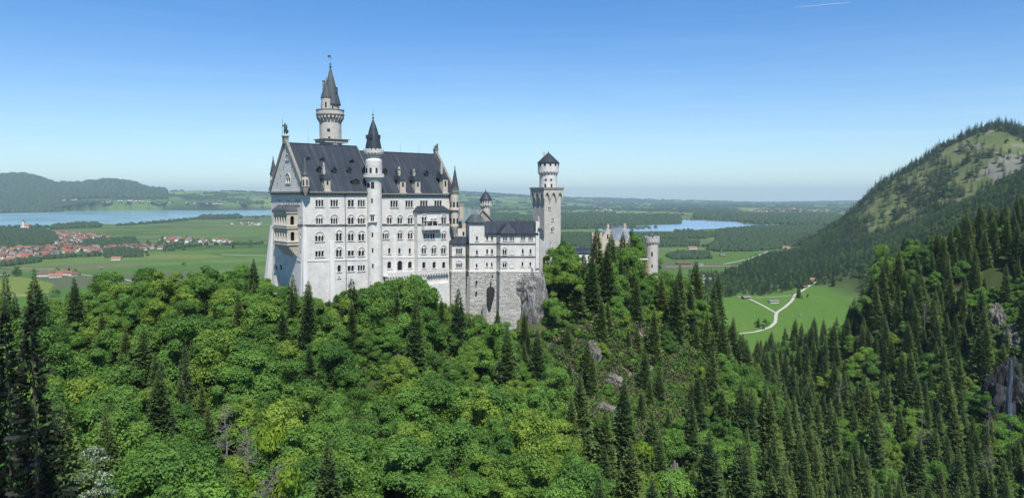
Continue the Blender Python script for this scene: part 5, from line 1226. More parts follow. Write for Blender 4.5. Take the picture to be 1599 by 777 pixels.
def trunk_mesh(name, H, r, limbs=(), m=BARK, lean=0.0):
    mb = MB(); n = 5; pts = [Vector((lean * (i / n) ** 2 * H + .15 * math.sin(i * 1.7 + H), .12 * math.cos(i * 2.1 + H), H * i / n - 0.6 * (i == 0))) for i in range(n + 1)]
    for i in range(n): mb.tube(pts[i], pts[i + 1], r * (1 - .8 * i / n), r * (1 - .8 * (i + 1) / n), 7)
    for q, rr in limbs: 
        b = pts[2] * .6 + pts[3] * .4; b.z = min(b.z, q.z * .75); mb.tube(b, q, rr, rr * .3, 5)
    me = bpy.data.meshes.new(name); me.from_pydata(mb.v, [], mb.f); me.materials.append(m); me.update(); return me
def spruce_crown(seed, H, Rw, whorl=0.55, nb=8, base=0.06, droop=0.25, gap=0.12, spray=3, wk=1.0, ragged=.25, taper=.72, wq=1.0):
    g = np.random.default_rng(seed); V = []; 
    z = H * base
    while z < H - .25:
        f = (z / H - base) / (1 - base); L = Rw * ((1 - f) ** taper * (1 - .25 * math.exp(-f * 9))) * (1 + ragged * (g.random() - .5)) + .12
        k = max(4, int(nb * (.55 + .6 * (1 - f)))); a0 = g.random() * 6.28
        for i in range(k):
            if g.random() < gap: continue
            a = a0 + 6.283 * (i + .5 * g.random()) / k; l = L * (.72 + .42 * g.random()); dz = -droop * l * (1 - f * 1.6) + g.normal() * .08
            d = np.array([math.cos(a), math.sin(a), 0]); s = np.array([-d[1], d[0], 0]); o = np.array([0, 0, z + g.normal() * .12])
            w = max(.14, l * (.20 + .08 * g.random()) * wq); wm = w * wk
            # main bough: kite, with a drooping tip, plus side sprays
            m1 = o + d * l * .5 + np.array([0, 0, dz * .35]); tip = o + d * l + np.array([0, 0, dz + .1 * l * (droop > 0)])
            V += [o + d * .05 * l, m1 - s * wm + [0, 0, -.10 * w], tip, m1 + s * wm + [0, 0, -.10 * w]]
            for j in range(spray):
                q = .3 + .6 * g.random(); b = o + d * l * q + np.array([0, 0, dz * q * q]); sg = 1 if g.random() < .5 else -1; e = w * (1.5 + .6 * g.random()) * (1.15 - q * .6)
                t2 = b + (s * sg * .8 + d * .55) * e + np.array([0, 0, -.35 * e * g.random() - .1]); mm = (b + t2) / 2; ww = e * .26
                V += [b, mm + (d - s * sg * .5) * ww + [0, 0, .05], t2, mm - (d - s * sg * .5) * ww - [0, 0, .25 * e]]
        z += whorl * (.75 + .5 * g.random()) * (1.0 - .35 * f)
    # leader
    V += [np.array([-.12, 0, H - 1.1]), np.array([0, -.1, H - .5]), np.array([0, 0, H + .35]), np.array([.1, .05, H - .6])]
    V = np.array(V); return V, np.arange(len(V)).reshape(-1, 4)
LIB = {}
def lib(kind, seed, **kw):
    if kind == 'broad':
        V, Fq, Cc = broad_crown(seed, kw['H'], kw['R'], kw['n'], kw['ls'], kw.get('lobes', 24), kw.get('base', .2))
        tm = trunk_mesh("trunk", kw['H'] * .72, kw['H'] * .022, [(Vector((c[0] * .8, c[1] * .8, c[2])), kw['H'] * .008) for c in Cc[:7]])
        return (np_mesh("crown", V, Fq, kw.get('m', LEAF)), tm)
    V, Fq = spruce_crown(seed, kw['H'], kw['R'], kw.get('wh', .55), kw.get('nb', 8), kw.get('base', .06), kw.get('droop', .25), kw.get('gap', .1), kw.get('spray', 3), wk=kw.get('wk', .8), ragged=kw.get('ragged', .35), taper=kw.get('taper', .72), wq=kw.get('wq', 1.0))
    return (np_mesh("crown", V, Fq, kw.get('m', NEED)), trunk_mesh("trunk", kw['H'] * .95, kw['H'] * .012))
BL = [lib('broad', 100 + i, H=h, R=r, n=n, ls=s, lobes=lo, base=b) for i, (h, r, n, s, lo, b) in enumerate([(15, 6.6, 15000, .34, 20, .12), (16, 5.9, 14000, .33, 17, .10), (13, 6.2, 13000, .33, 14, .08), (17, 7.2, 17500, .35, 24, .12), (12, 4.8, 10000, .30, 13, .06), (18, 5.6, 14000, .33, 18, .12)])]
SPR = [lib('spruce', 200 + i, H=h, R=r * 1.02, wh=w * .9, nb=nb + 1, droop=d, gap=gp, spray=5, ragged=rg, wk=.6) for i, (h, r, w, nb, d, gp, rg) in enumerate([(25, 4.9, .5, 10, .28, .05, .3), (22, 4.5, .5, 10, .22, .06, .4), (27, 5.1, .5, 10, .33, .1, .45), (19, 4.2, .45, 9, .2, .05, .3), (24, 4.1, .5, 9, .35, .14, .5), (28, 5.4, .5, 10, .3, .06, .35)])]
SMALL = [lib('spruce', 260 + i, H=h, R=r, wh=.9, nb=7, droop=.25, gap=.1, spray=1, ragged=.4, m=MNEED) for i, (h, r) in enumerate([(24, 5.0), (20, 4.6), (26, 5.4)])]
SMALLB = [lib('broad', 270 + i, H=h, R=r, n=1100, ls=1.2, lobes=16, base=.1, m=MLEAF) for i, (h, r) in enumerate([(14, 5.5), (16, 6), (11, 5)])]
col_trees = scene.collection
def place_tree(kind, variant, x, y, z, s, rot, label, cat, group, name, sz=1.0):
    cr, tr = variant
    e = empty(name, (x, y, z), label, cat, group); e.rotation_euler = (0, 0, rot); e.scale = (s, s, s * sz)
    c = bpy.data.objects.new("crown", cr); link(c, e); t = bpy.data.objects.new("trunk", tr); link(t, e)
    return e
# --- candidate positions on the slopes
def jitter_grid(x0, x1, y0, y1, step, seed):
    g = np.random.default_rng(seed); xs, ys = np.meshgrid(np.arange(x0, x1, step), np.arange(y0, y1, step))
    xs[1::2] += step / 2
    x = (xs + g.uniform(-.42, .42, xs.shape) * step).ravel(); y = (ys + g.uniform(-.42, .42, ys.shape) * step).ravel()
    return x, y, g
def frame_of(x, y, z): 
    return topx(x, y, z)
def keep_out(x, y, px):
    """no trees inside the castle, nor close in front of its walls"""
    q = inpoly(x, y, [(-97, 283), (-93, 276), (-80, 262), (-74, 254), (-54, 262), (-30, 283), (-20, 290), (16, 290), (18, 350), (-60, 350)])
    q |= inpoly(x, y, [(28, 362), (48, 362), (48, 384), (28, 384)]) | inpoly(x, y, [(40, 374), (92, 368), (92, 410), (40, 410)])
    return q
x, y, g = jitter_grid(-260, 420, 96, 700, 8.2, 5)
z = ground_z(x, y); px, py = frame_of(x, y, z); pxt, pyt = frame_of(x, y, z + 22)
dist = np.hypot(x, y)
ok = (px > -60) & (px < 1660) & (pyt < 800) & (z > -183) & ~keep_out(x, y, px)
ok &= ~((px > 250) & (px < 1150) & (y > 360) & (px < 860)) | (y < 300)
ok &= ~((px < 860) & (y > 345))                       # hidden north side of the castle rock
ok &= ~((px < 1170) & (px >= 860) & (y > 440))
# sparser on the crag and on the bare rocky slide at the right
crag = inpoly(px, py, [(880, 520), (960, 495), (1050, 520), (1080, 570), (1085, 730), (1000, 720), (890, 690), (860, 570)]) & (y < 340)
slide = inpoly(px, py, [(1540, 430), (1575, 420), (1599, 470), (1640, 700), (1560, 690), (1548, 560), (1535, 500)])
ok &= ~(crag & (g.random(len(x)) < .5)) & ~(slide & (g.random(len(x)) < .75))
x, y, z, px, py, dist, crag = [a[ok] for a in (x, y, z, px, py, dist, crag)]
gr = np.random.default_rng(77); n = len(x)
# share of conifers by place (seen from the photograph)
pc = np.full(n, .22)
pc = np.where(px < 420, .12, pc); pc = np.where(px < 130, .4, pc); pc = np.where((px >= 100) & (px < 380) & (py > 590), .5, pc)
pc = np.where((px > 400) & (px < 850) & (y > 236), .2, pc); pc = np.where((px > 330) & (px < 870) & (y <= 236), .02, pc)
pc = np.where((px > 850) & (px < 1010) & (py < 560), .7, pc); pc = np.where((px >= 880) & (px < 1090) & (py >= 560), .62, pc)
pc = np.where((px >= 1010) & (px < 1130) & (py < 640), .6, pc); pc = np.where((px >= 1090) & (px < 1180) & (py >= 560), .4, pc); pc = np.where((px >= 1150) & (px < 1240), .66, pc)
pc = np.where(px >= 1240, .79, pc); pc = np.where((px > 1390) & (px < 1480) & (py < 480), .6, pc)
clump = fbm(x / 28, y / 28, 91, 2); con = gr.random(n) < np.clip(pc + (clump - .5) * 1.2 * (pc < .8) * (pc > .2), 0.02, .97)
# spruces stand closer than broadleaf trees
thin = gr.random(n) < np.where(con, .14, np.where((y < 240) & (px > 100), .27, .16)); keep = ~thin
x, y, z, px, py, dist, crag, con = [a[keep] for a in (x, y, z, px, py, dist, crag, con)]; n = len(x)
def where_words(a, b, Y):
    if b > 1000 and False: return ""
    if Y > 430: return "on the far side of the gorge"
    if a >= 1240: return "on the shady slope across the gorge"
    if a >= 1060: return "on the ridge flank running down beside the green meadow"
    if a >= 850: return "on the rocky crag below the gatehouse" if b > 520 else "on the crest between square tower and round gate tower"
    if a >= 690: return "below the rough block base of the castle wing"
    if a >= 420: return "directly below the great hall walls" if Y > 228 else "on the broad slope under the great hall"
    if a >= 160: return "on the hillside west of the castle"
    return "at the western edge beside the dark fir"
fx_, fy_ = [], []; gq = np.random.default_rng(5)
for row, off in enumerate((7.0, 12.5, 19.0, 26.0)):
    for k in range(34):
        q = A0 + DV * (-9 + k * 2.35 + gq.uniform(-1, 1)) + NV * (off + gq.uniform(-1.5, 1.5)); fx_.append(q.x); fy_.append(q.y)
    for k in range(9): fx_.append(-16 + k * 3.4 + gq.uniform(-1, 1)); fy_.append(292 - off * .9 + gq.uniform(-1, 1))
    for k in range(12): fx_.append(-100 + k * 2.2); fy_.append(276 - off + k * -.6 + gq.uniform(-2, 2))
q = gq.random(len(fx_)) < .86; fx_ = np.array(fx_)[q]; fy_ = np.array(fy_)[q]; fz_ = ground_z(fx_, fy_); fp_ = topx(fx_, fy_, fz_)
x = np.concatenate([x, fx_]); y = np.concatenate([y, fy_]); z = np.concatenate([z, fz_]); px = np.concatenate([px, fp_[0]]); py = np.concatenate([py, fp_[1]]); dist = np.hypot(x, y)
crag = np.concatenate([crag, np.zeros(len(fx_), bool)]); con = np.concatenate([con, gq.random(len(fx_)) < .2]); n = len(x)
order = np.argsort(dist); cnt = {'s': 0, 'b': 0}; rest = []
def tier(a, b):
    v = "lowest" if b > 700 else ("low" if b > 630 else ("midway" if b > 560 else ("high" if b > 490 else "topmost")))
    h = ("beside the dark fir" if a < 110 else "under the lone farm" if a < 220 else "above the dead trees" if a < 400 else "under the loggia" if a < 480 else "under the stair turret" if a < 610 else "under the terrace" if a < 700 else "under the dark arched opening" if a < 800 else "under the square tower" if a < 890 else "under the stepped gable" if a < 990 else "under the round gate tower" if a < 1060 else "under the white house cluster" if a < 1150 else "under the road fork" if a < 1250 else "under the orange-roofed barn" if a < 1340 else "under the mountain shoulder" if a < 1450 else "under the mountain top")
    return v + " " + h
hero = []
for i in order:
    if con[i]:
        v = int(gr.integers(len(SPR))); s = float(gr.uniform(.5, 1.28)); s *= .72 if (crag[i] or (430 < px[i] < 860 and y[i] > 228)) else 1
        if px[i] > 850 and px[i] < 1180 and y[i] > 320: s *= 1.0
        kind = 's'
    else:
        v = int(gr.integers(len(BL))); s = float(gr.uniform(.7, 1.12)) * (1.2 if y[i] < 225 else 1); s *= .62 if (crag[i] or (420 < px[i] < 860 and y[i] > 235)) else (.8 if (420 < px[i] < 860 and y[i] > 215) else 1); kind = 'b'
    # trees right under the castle stay below its visible wall foot
    if y[i] > 225 and 400 < px[i] < 842:
        foot = np.interp(px[i], [400, 420, 470, 520, 560, 600, 640, 665, 700, 740, 790, 842], [434, 436, 462, 450, 444, 440, 437, 462, 470, 488, 498, 496])
        lim = at(px[i], foot, y[i]).z - z[i]; hh = [25, 22, 27, 19, 24, 28][v] if kind == 's' else [15, 16, 13, 17, 12, 18][v]
        s = min(s * 1.25, max(.26, lim * float(gr.uniform(.85, 1.12)) / hh))
    if 998 < px[i] < 1038 and 300 < y[i] < 388: s = min(s, max(.15, (at(px[i], 428, y[i]).z - z[i]) / (26 if kind == 's' else 15)))
    hh_ = 26 if kind == 's' else 15
    if 936 < px[i] < 985 and 300 < y[i] < 384: s = min(s, max(.15, (at(px[i], 366, y[i]).z - z[i]) / hh_))
    if 882 < px[i] < 928 and 300 < y[i] < 372: s = min(s, max(.15, (at(px[i], 402, y[i]).z - z[i]) / hh_))
    if 130 < px[i] < 425 and y[i] > 225 and kind == 's': s = min(s, .72)
    rot = float(gr.random() * 6.28)
    if cnt[kind] < (225 if kind == 's' else 235):
        cnt[kind] += 1; w = where_words(px[i], py[i], y[i])
        if kind == 's':
            size = "slender" if v in (3, 4) else "tall"; e = place_tree('s', SPR[v], x[i], y[i], z[i] - .3, s, rot, f"{size} spruce {tier(px[i], py[i])}", "spruce", f"{size} spruces {tier(px[i], py[i])}", "spruce_tree", float(gr.uniform(.9, 1.15)))
        else:
            size = "small" if v == 4 or s < .55 else "large round"; e = place_tree('b', BL[v], x[i], y[i], z[i] - .3, s, rot, f"{size} leafy tree {tier(px[i], py[i])}", "leafy tree", f"{size} leafy trees {tier(px[i], py[i])}", "broadleaf_tree", float(gr.uniform(.85, 1.1)))
    else: rest.append((x[i], y[i], z[i] - .3, s, rot, kind, v))
print("TREES", n, cnt, len(rest))
# --- one mass for the remaining trees of a kind: points that carry shared tree shapes
def scatter(name, label, pts, shapes):
    """pts: (x,y,z,scale,rot,variant); shapes: list of (crown, trunk) meshes"""
    P = np.array([p[:3] for p in pts]); me = bpy.data.meshes.new(name); me.vertices.add(len(P)); me.vertices.foreach_set("co", P.astype(np.float32).ravel())
    for nm, k in (("size", 3), ("turn", 4)):
        a = me.attributes.new(nm, 'FLOAT', 'POINT'); a.data.foreach_set("value", np.array([p[k] for p in pts], dtype=np.float32))
    a = me.attributes.new("pick", 'INT', 'POINT'); a.data.foreach_set("value", np.array([p[5] for p in pts], dtype=np.int32))
    o = bpy.data.objects.new(name, me); link(o)
    ng = bpy.data.node_groups.new(name, 'GeometryNodeTree'); ng.interface.new_socket("Geometry", in_out='INPUT', socket_type='NodeSocketGeometry'); ng.interface.new_socket("Geometry", in_out='OUTPUT', socket_type='NodeSocketGeometry')
    N = ng.nodes; Lk = ng.links; gi = N.new("NodeGroupInput"); go = N.new("NodeGroupOutput"); join = N.new("GeometryNodeJoinGeometry")
    def attr(nm, t):
        q = N.new("GeometryNodeInputNamedAttribute"); q.data_type = t; q.inputs[0].default_value = nm; return q.outputs[0]
    pk, sz, tn = attr("pick", 'INT'), attr("size", 'FLOAT'), attr("turn", 'FLOAT'); cx = N.new("ShaderNodeCombineXYZ"); Lk.new(tn, cx.inputs[2])
    for ii, kf in ((0, 37.0), (1, 23.0)):
        m1 = N.new("ShaderNodeMath"); m1.operation = 'MULTIPLY'; Lk.new(tn, m1.inputs[0]); m1.inputs[1].default_value = kf; m2 = N.new("ShaderNodeMath"); m2.operation = 'SINE'; Lk.new(m1.outputs[0], m2.inputs[0])
        m3 = N.new("ShaderNodeMath"); m3.operation = 'MULTIPLY'; Lk.new(m2.outputs[0], m3.inputs[0]); m3.inputs[1].default_value = 0.045; Lk.new(m3.outputs[0], cx.inputs[ii])
    for v, (cr, tr) in enumerate(shapes):
        # the shapes themselves: helper meshes that are only drawn through the points
        bmz = bpy.data.meshes.new("tree_shape"); 
        ov = np.empty(len(cr.vertices) * 3, np.float32); cr.vertices.foreach_get("co", ov); ot = np.empty(len(tr.vertices) * 3, np.float32); tr.vertices.foreach_get("co", ot)
        fc = np.empty(len(cr.loops), np.int32); cr.loops.foreach_get("vertex_index", fc); ft = np.empty(len(tr.loops), np.int32); tr.loops.foreach_get("vertex_index", ft)
        V = np.concatenate([ov.reshape(-1, 3), ot.reshape(-1, 3)]); Fq = np.concatenate([fc.reshape(-1, 4), ft.reshape(-1, 4) + len(cr.vertices)])
        mm = np_mesh("tree_shape", V, Fq, [cr.materials[0], tr.materials[0]], [0] * len(cr.polygons) + [1] * len(tr.polygons))
        so = bpy.data.objects.new("tree_shape", mm)
        oi = N.new("GeometryNodeObjectInfo"); oi.inputs["Object"].default_value = so; oi.inputs["As Instance"].default_value = True
        cmp_ = N.new("FunctionNodeCompare"); cmp_.data_type = 'INT'; cmp_.operation = 'EQUAL'; Lk.new(pk, cmp_.inputs["A"] if False else [s for s in cmp_.inputs if s.type == 'INT'][0]); [s for s in cmp_.inputs if s.type == 'INT'][1].default_value = v
        ip = N.new("GeometryNodeInstanceOnPoints"); Lk.new(gi.outputs[0], ip.inputs["Points"]); Lk.new(cmp_.outputs[0], ip.inputs["Selection"]); Lk.new(oi.outputs["Geometry"], ip.inputs["Instance"])
        Lk.new(sz, ip.inputs["Scale"]); Lk.new(cx.outputs[0], ip.inputs["Rotation"]); Lk.new(ip.outputs[0], join.inputs[0])
    Lk.new(join.outputs[0], go.inputs[0]); md = o.modifiers.new("trees", 'NODES'); md.node_group = ng
    return tag(o, label, kind="stuff")
rs = [(a[0], a[1], a[2], a[3], a[4], a[6]) for a in rest if a[5] == 's']; rb = [(a[0], a[1], a[2], a[3], a[4], a[6]) for a in rest if a[5] == 'b']
if rs: scatter("spruce_forest", "dense dark spruce forest covering the slopes of the gorge", rs, SPR)
if rb: scatter("broadleaf_forest", "leafy trees scattered through the far spruce forest", rb, BL)
# --- mid slope and mountain
x, y, g = jitter_grid(250, 2600, 900, 3100, 13.5, 9)
z = ground_z(x, y); px, py = frame_of(x, y, z)
base = PLAIN - curv(x * x + y * y); grass = mountain_grass(px, py, y) > .5
dens = np.where(grass, np.clip((fbm(x / 70, y / 110, 71, 3) - .50) * 5, 0, .9) + .07, 1.0)
dens = np.where(grass & (px < 1425), np.maximum(dens, .2 + .55 * np.clip((fbm(x / 60, y / 90, 74, 2) - .42) * 4, 0, 1) * (px < 1400)), dens)
dens = np.where(grass & (inpoly(px, py, [(1470, 270), (1520, 265), (1560, 330), (1500, 350), (1390, 350), (1395, 330)])), np.maximum(dens, np.clip((fbm(x / 50, y / 90, 73, 2) - .38) * 6, 0, .95)), dens)
foot = (z - base > 5) | (inpoly(px, py, [(1072, 436), (1128, 430), (1165, 412), (1200, 399), (1260, 388), (1340, 380), (1345, 434), (1300, 446), (1262, 447), (1240, 455), (1195, 462), (1150, 460), (1140, 464), (1075, 463)]))
foot &= ~inpoly(px, py, MEADOW_R[3:9]) if False else True
foot &= ~(inpoly(px, py, [(1140, 464), (1200, 461), (1262, 448.5), (1345, 434), (1345, 530), (1140, 540)]) & (y < 1700))
edge = (px > 1330) & (np.abs(py - np.interp(px, [1318, 1350, 1400, 1440, 1480, 1515, 1550, 1575, 1599, 1660], [346, 309, 276, 251, 226, 209, 199, 203, 216, 249])) < 5) & (y > 2300)
dens = np.where(edge, np.maximum(dens, .75), dens)
ok = foot & (g.random(len(x)) < dens) & (px > 1060) & (px < 1680) & (py > 150) & (py < 520) & (y < 2900)
x, y, z, px, py, grass = [a[ok] for a in (x, y, z, px, py, grass)]
cf = (g.random(len(x)) < np.where(grass, .8, .72 - .6 * np.clip((fbm(x / 160, y / 160, 75, 2) - .5) * 5, 0, 1)))
mt = [(x[i], y[i], z[i] - .5, float(g.uniform(.6, 1.2)) * (1.5 if grass[i] else 1), float(g.random() * 6.28), int(g.integers(3)) if cf[i] else 3 + int(g.integers(3))) for i in range(len(x))]
scatter("mountain_forest", "mixed forest climbing the mountain flank above the meadow", mt, SMALL + SMALLB)
print("MOUNTAIN", len(mt))
# ------------------------------------------------ plain: woods, hedgerows, villages
FARW = leafmat("distant wood", (0.018, 0.036, 0.016), (0.032, 0.060, 0.022), 0.0)
def blobs(name, label, X, Y, Z, S, m, hs=1.0):
    """low rounded crowns of many trees seen from afar, one mass"""
    k = len(X); g = np.random.default_rng(3); n = 6
    prof = [(0.95, 0.0), (1.0, .45), (.62, .85), (0.0, 1.0)]; a = np.arange(n) * 2 * math.pi / n
    Vs = []; 
    rad = S[:, None] * (.8 + .4 * g.random((k, n))); ph = g.random(k)[:, None] * 6.28; hh = S * hs * (.8 + .5 * g.random(k))
    for r, h in prof[:3]:
        jj = 1 + .25 * (g.random((k, n)) - .5)
        Vs.append(np.stack([X[:, None] + rad * r * jj * np.cos(a + ph), Y[:, None] + rad * r * jj * np.sin(a + ph), Z[:, None] + (hh * h)[:, None] * np.ones((1, n)) - 1], -1))
    Vs.append(np.stack([X, Y, Z + hh * 1.0], -1)[:, None, :])
    V = np.concatenate(Vs, 1); m1 = 3 * n + 1; V = V.reshape(-1, 3); off = (np.arange(k) * m1)[:, None, None]; Fs = []
    for L in range(2):
        for i in range(n): Fs.append((L * n + i, L * n + (i + 1) % n, (L + 1) * n + (i + 1) % n, (L + 1) * n + i))
    for i in range(n): Fs.append((2 * n + i, 2 * n + (i + 1) % n, 3 * n, 3 * n))
    Fq = (np.array(Fs)[None] + off).reshape(-1, 4)
    tri = Fq[:, 2] == Fq[:, 3]
    # triangles are given as a tiny quad by nudging: use two meshes' worth of polygons through from loops
    T = Fq[tri][:, :3]; Q = Fq[~tri]
    me = bpy.data.meshes.new(name); me.vertices.add(len(V)); me.vertices.foreach_set("co", V.astype(np.float32).ravel())
    lp = np.concatenate([Q.ravel(), T.ravel()]).astype(np.int32); me.loops.add(len(lp)); me.loops.foreach_set("vertex_index", lp)
    tot = np.concatenate([np.full(len(Q), 4), np.full(len(T), 3)]).astype(np.int32); st = np.concatenate([[0], np.cumsum(tot)[:-1]]).astype(np.int32)
    me.polygons.add(len(tot)); me.polygons.foreach_set("loop_start", st); me.polygons.foreach_set("loop_total", tot); me.materials.append(m); me.update(calc_edges=True)
    return tag(link(bpy.data.objects.new(name, me)), label, kind="stuff")
def in_pix(poly, step, seed, scale_aspect=2.0):
    """random points on the plain inside a pixel outline"""
    P = [atz(px, py, PLAIN) for px, py in poly]; x0, x1 = min(p.x for p in P), max(p.x for p in P); y0, y1 = min(p.y for p in P), max(p.y for p in P)
    x, y, g = jitter_grid(x0, x1, y0, y1, step, seed); q = inpoly(x, y, [(p.x, p.y) for p in P]); return x[q], y[q], g
X = []; Y = []; S = []
for i, p in enumerate(W_RIGHT + W_LEFT):
    yy = np.mean([atz(a, b, PLAIN).y for a, b in p]); step = max(10, yy / 260)
    a, b, g = in_pix(p, step, 30 + i); e = g.random(len(a)) < .93; X.append(a[e]); Y.append(b[e]); S.append(np.full(e.sum(), step * .62) * g.uniform(.75, 1.25, e.sum()))
# hedgerows and village trees
g = np.random.default_rng(41)
def line(pts, n, w, s):
    pts = [atz(a, b, PLAIN) for a, b in pts]
    for i in range(n):
        t = g.random() * (len(pts) - 1); k = int(t); f = t - k; p = pts[k].lerp(pts[k + 1], f); X.append(np.array([p.x + g.normal() * w])); Y.append(np.array([p.y + g.normal() * w])); S.append(np.array([s * g.uniform(.7, 1.3)]))
line([(0, 356), (60, 355), (150, 352)], 120, 25, 11); line([(190, 352), (260, 347), (318, 341)], 120, 20, 10); line([(318, 341), (380, 339), (430, 339)], 60, 25, 9)
line([(0, 416), (50, 407), (85, 401)], 50, 14, 8); line([(100, 402), (160, 399)], 25, 12, 8); line([(230, 386), (300, 384), (420, 380)], 70, 18, 8)
line([(1060, 384), (1115, 385)], 40, 12, 7); line([(1040, 372), (1100, 372)], 40, 20, 8); line([(870, 392), (1000, 395)], 50, 30, 8); line([(1055, 360), (1110, 366)], 40, 30, 9)
line([(0, 326), (95, 326), (260, 324), (420, 326)], 420, 120, 20); line([(740, 352), (860, 356), (1000, 356)], 180, 90, 12); line([(740, 366), (860, 372)], 120, 60, 9); line([(1180, 349.8), (1330, 351.5)], 160, 60, 12)
for c, r, k in (((60, 368), 60, 90), ((150, 385), 55, 120), ((100, 380), 80, 120), ((205, 384), 40, 60), ((280, 382), 50, 50), ((40, 395), 40, 60)):
    for i in range(k):
        p = atz(c[0] + g.normal() * r * .6, c[1] + g.normal() * 5, PLAIN); X.append(np.array([p.x])); Y.append(np.array([p.y])); S.append(np.array([g.uniform(4.5, 8)]))
X = np.concatenate(X); Y = np.concatenate(Y); S = np.concatenate(S); q = ~inpoly(*topx(X, Y, np.full(X.shape, PLAIN)), LAKE_L)
X, Y, S = X[q], Y[q], S[q]
blobs("plain_woods", "dark woods and hedgerows spread over the green plain", X, Y, ground_z(X, Y), S, FARW, 1.5)
print("WOODS", len(X))
# woods of the rolling country
Xs = []; Ys = []; Ss = []
for (r0, r1, st) in ((6000, 9000, 26), (9000, 14500, 42), (14500, 30000, 95)):
    x, y, g = jitter_grid(-r1 * .78, r1 * .6, r0, r1, st, int(r0)); z0 = ground_z(x, y); px, py = topx(x, y, z0)
    n_ = lambda s, sc, o=4: fbm(x / sc, y / sc, s, o)
    w = woodmask(x, y, z0, px, py, n_) * (np.hypot(x, y) > r0) ; q = (g.random(len(x)) < w) & (px > -30) & (px < 1350) & (np.hypot(x, y) < r1) & ~inpoly(px, py, LAKE_L) & ~inpoly(px, py, LAKE_R)
    sc_ = g.random(len(x)) < .010 * (py > 300)
    q |= sc_ & (px > -30) & (px < 1350) & ~inpoly(px, py, LAKE_L) & ~inpoly(px, py, LAKE_R)
    Xs.append(x[q]); Ys.append(y[q]); Ss.append(np.full(q.sum(), st * .62) * g.uniform(.7, 1.25, q.sum()))
X = np.concatenate(Xs); Y = np.concatenate(Ys); S = np.concatenate(Ss); print("FAR", len(X))
blobs("distant_woods", "bluish woods on the rolling country behind the lakes", X, Y, ground_z(X, Y), np.minimum(S, 60), FARW, 0.62)
# ---- houses
TILE_R = plain("red roof tiles", (0.21, 0.085, 0.055), 0.85, 0.25, 0.2); TILE_B = plain("brown roof tiles", (0.12, 0.075, 0.06), 0.85, 0.25, 0.2); TILE_G = plain("grey roof", (0.16, 0.16, 0.165), 0.8, 0.2, 0.2); TILE_O = plain("orange roof tiles", (0.28, 0.125, 0.08), 0.85, 0.2, 0.2)
PLAST = plain("white plaster", (0.62, 0.60, 0.55), 0.9, 0.06, 0.5); WOOD = plain("weathered boards", (0.16, 0.10, 0.06), 0.9, 0.25, 0.6)
def house_parts(L, W, Hw, Hr, tile, wall, ov=.8, chim=True):
    w = MB(); a, b = L / 2, W / 2
    w.prism([(-a, -b), (a, -b), (a, b), (-a, b)], -1, Hw, 0, False)
    for sx in (-1, 1): w.face([(sx * a, -b, Hw), (sx * a, b, Hw), (sx * a, 0, Hw + Hr)])
    r = MB(); k = Hr / b
    for s in (-1, 1):
        P = [(-a - ov, s * (b + ov), Hw - k * ov + .12), (a + ov, s * (b + ov), Hw - k * ov + .12), (a + ov, 0, Hw + Hr + .12), (-a - ov, 0, Hw + Hr + .12)]; r.face(P); r.face([(p[0], p[1], p[2] - .3) for p in P][::-1]); r.face([P[0], P[1], (P[1][0], P[1][1], P[1][2] - .3), (P[0][0], P[0][1], P[0][2] - .3)])
    if chim: r.box((a * .4, b * .25, Hw + Hr * .95), (.8, .8, 1.6))
    g = MB(); nw = max(2, int(L / 3.2))
    for fl in range(max(1, int(Hw / 2.8))):
        for i in range(nw):
            for s in (-1, 1): g.box((-a + (i + .5) * L / nw, s * (b + .01), 1.5 + fl * 2.8), (1.1, .12, 1.3))
        for s in (-1, 1):
            for j in (-.28, .28): g.box((s * (a + .01), j * W, 1.5 + fl * 2.8), (.12, 1.1, 1.3))
    out = []
    for nm, q, m in (("wall", w, wall), ("roof", r, tile), ("window", g, GLASS)):
        me = bpy.data.meshes.new(nm); me.from_pydata(q.v, [], q.f); me.materials.append(m); me.update(); out.append((nm, me))
    return out
HV = [house_parts(13, 10, 5.6, 3.6, TILE_R, PLAST), house_parts(16, 11, 5.6, 4.0, TILE_B, PLAST), house_parts(11, 9, 5.4, 3.2, TILE_O, PLAST), house_parts(20, 12, 6, 4.4, TILE_R, PLAST), house_parts(12, 10, 5.4, 3.4, TILE_G, PLAST), house_parts(18, 11, 5, 4, TILE_B, WOOD)]
HN = ["red-roofed white", "brown-roofed white", "orange-roofed white", "large red-roofed", "grey-roofed white", "brown-roofed timber"]
def house(parts, x, y, rot, label, cat="house", group=None, name="house", s=1.0, detail=False, z=None):
    e = empty(name, (x, y, gz(x, y) if z is None else z), label, cat, group); e.rotation_euler = (0, 0, rot); e.scale = (s, s, s)
    for nm, me in parts:
        if nm == "window" and not detail: continue
        link(bpy.data.objects.new(nm, me), e)
    return e
VIL = [(-5, 366), (40, 362), (90, 362), (150, 366), (190, 374), (220, 383), (262, 380), (256, 389), (225, 392), (200, 396), (150, 396), (100, 398), (60, 405), (-5, 414)]
P = [atz(a, b, PLAIN) for a, b in VIL]
x, y, g = jitter_grid(min(p.x for p in P), max(p.x for p in P), min(p.y for p in P), max(p.y for p in P), 30, 51)
px, py = topx(x, y, np.full(x.shape, PLAIN)); q = inpoly(px, py, VIL)
dens = np.where((py > 384), .78, .5) * np.where(inpoly(px, py, W_LEFT[0]) | inpoly(px, py, W_LEFT[1]) | inpoly(px, py, W_LEFT[4]), .05, 1)
q &= g.random(len(x)) < dens; x, y, px, py = x[q], y[q], px[q], py[q]; od = np.argsort(y); extra = []
BW = [.26, .24, .12, .1, .16, .12]; nh = 0
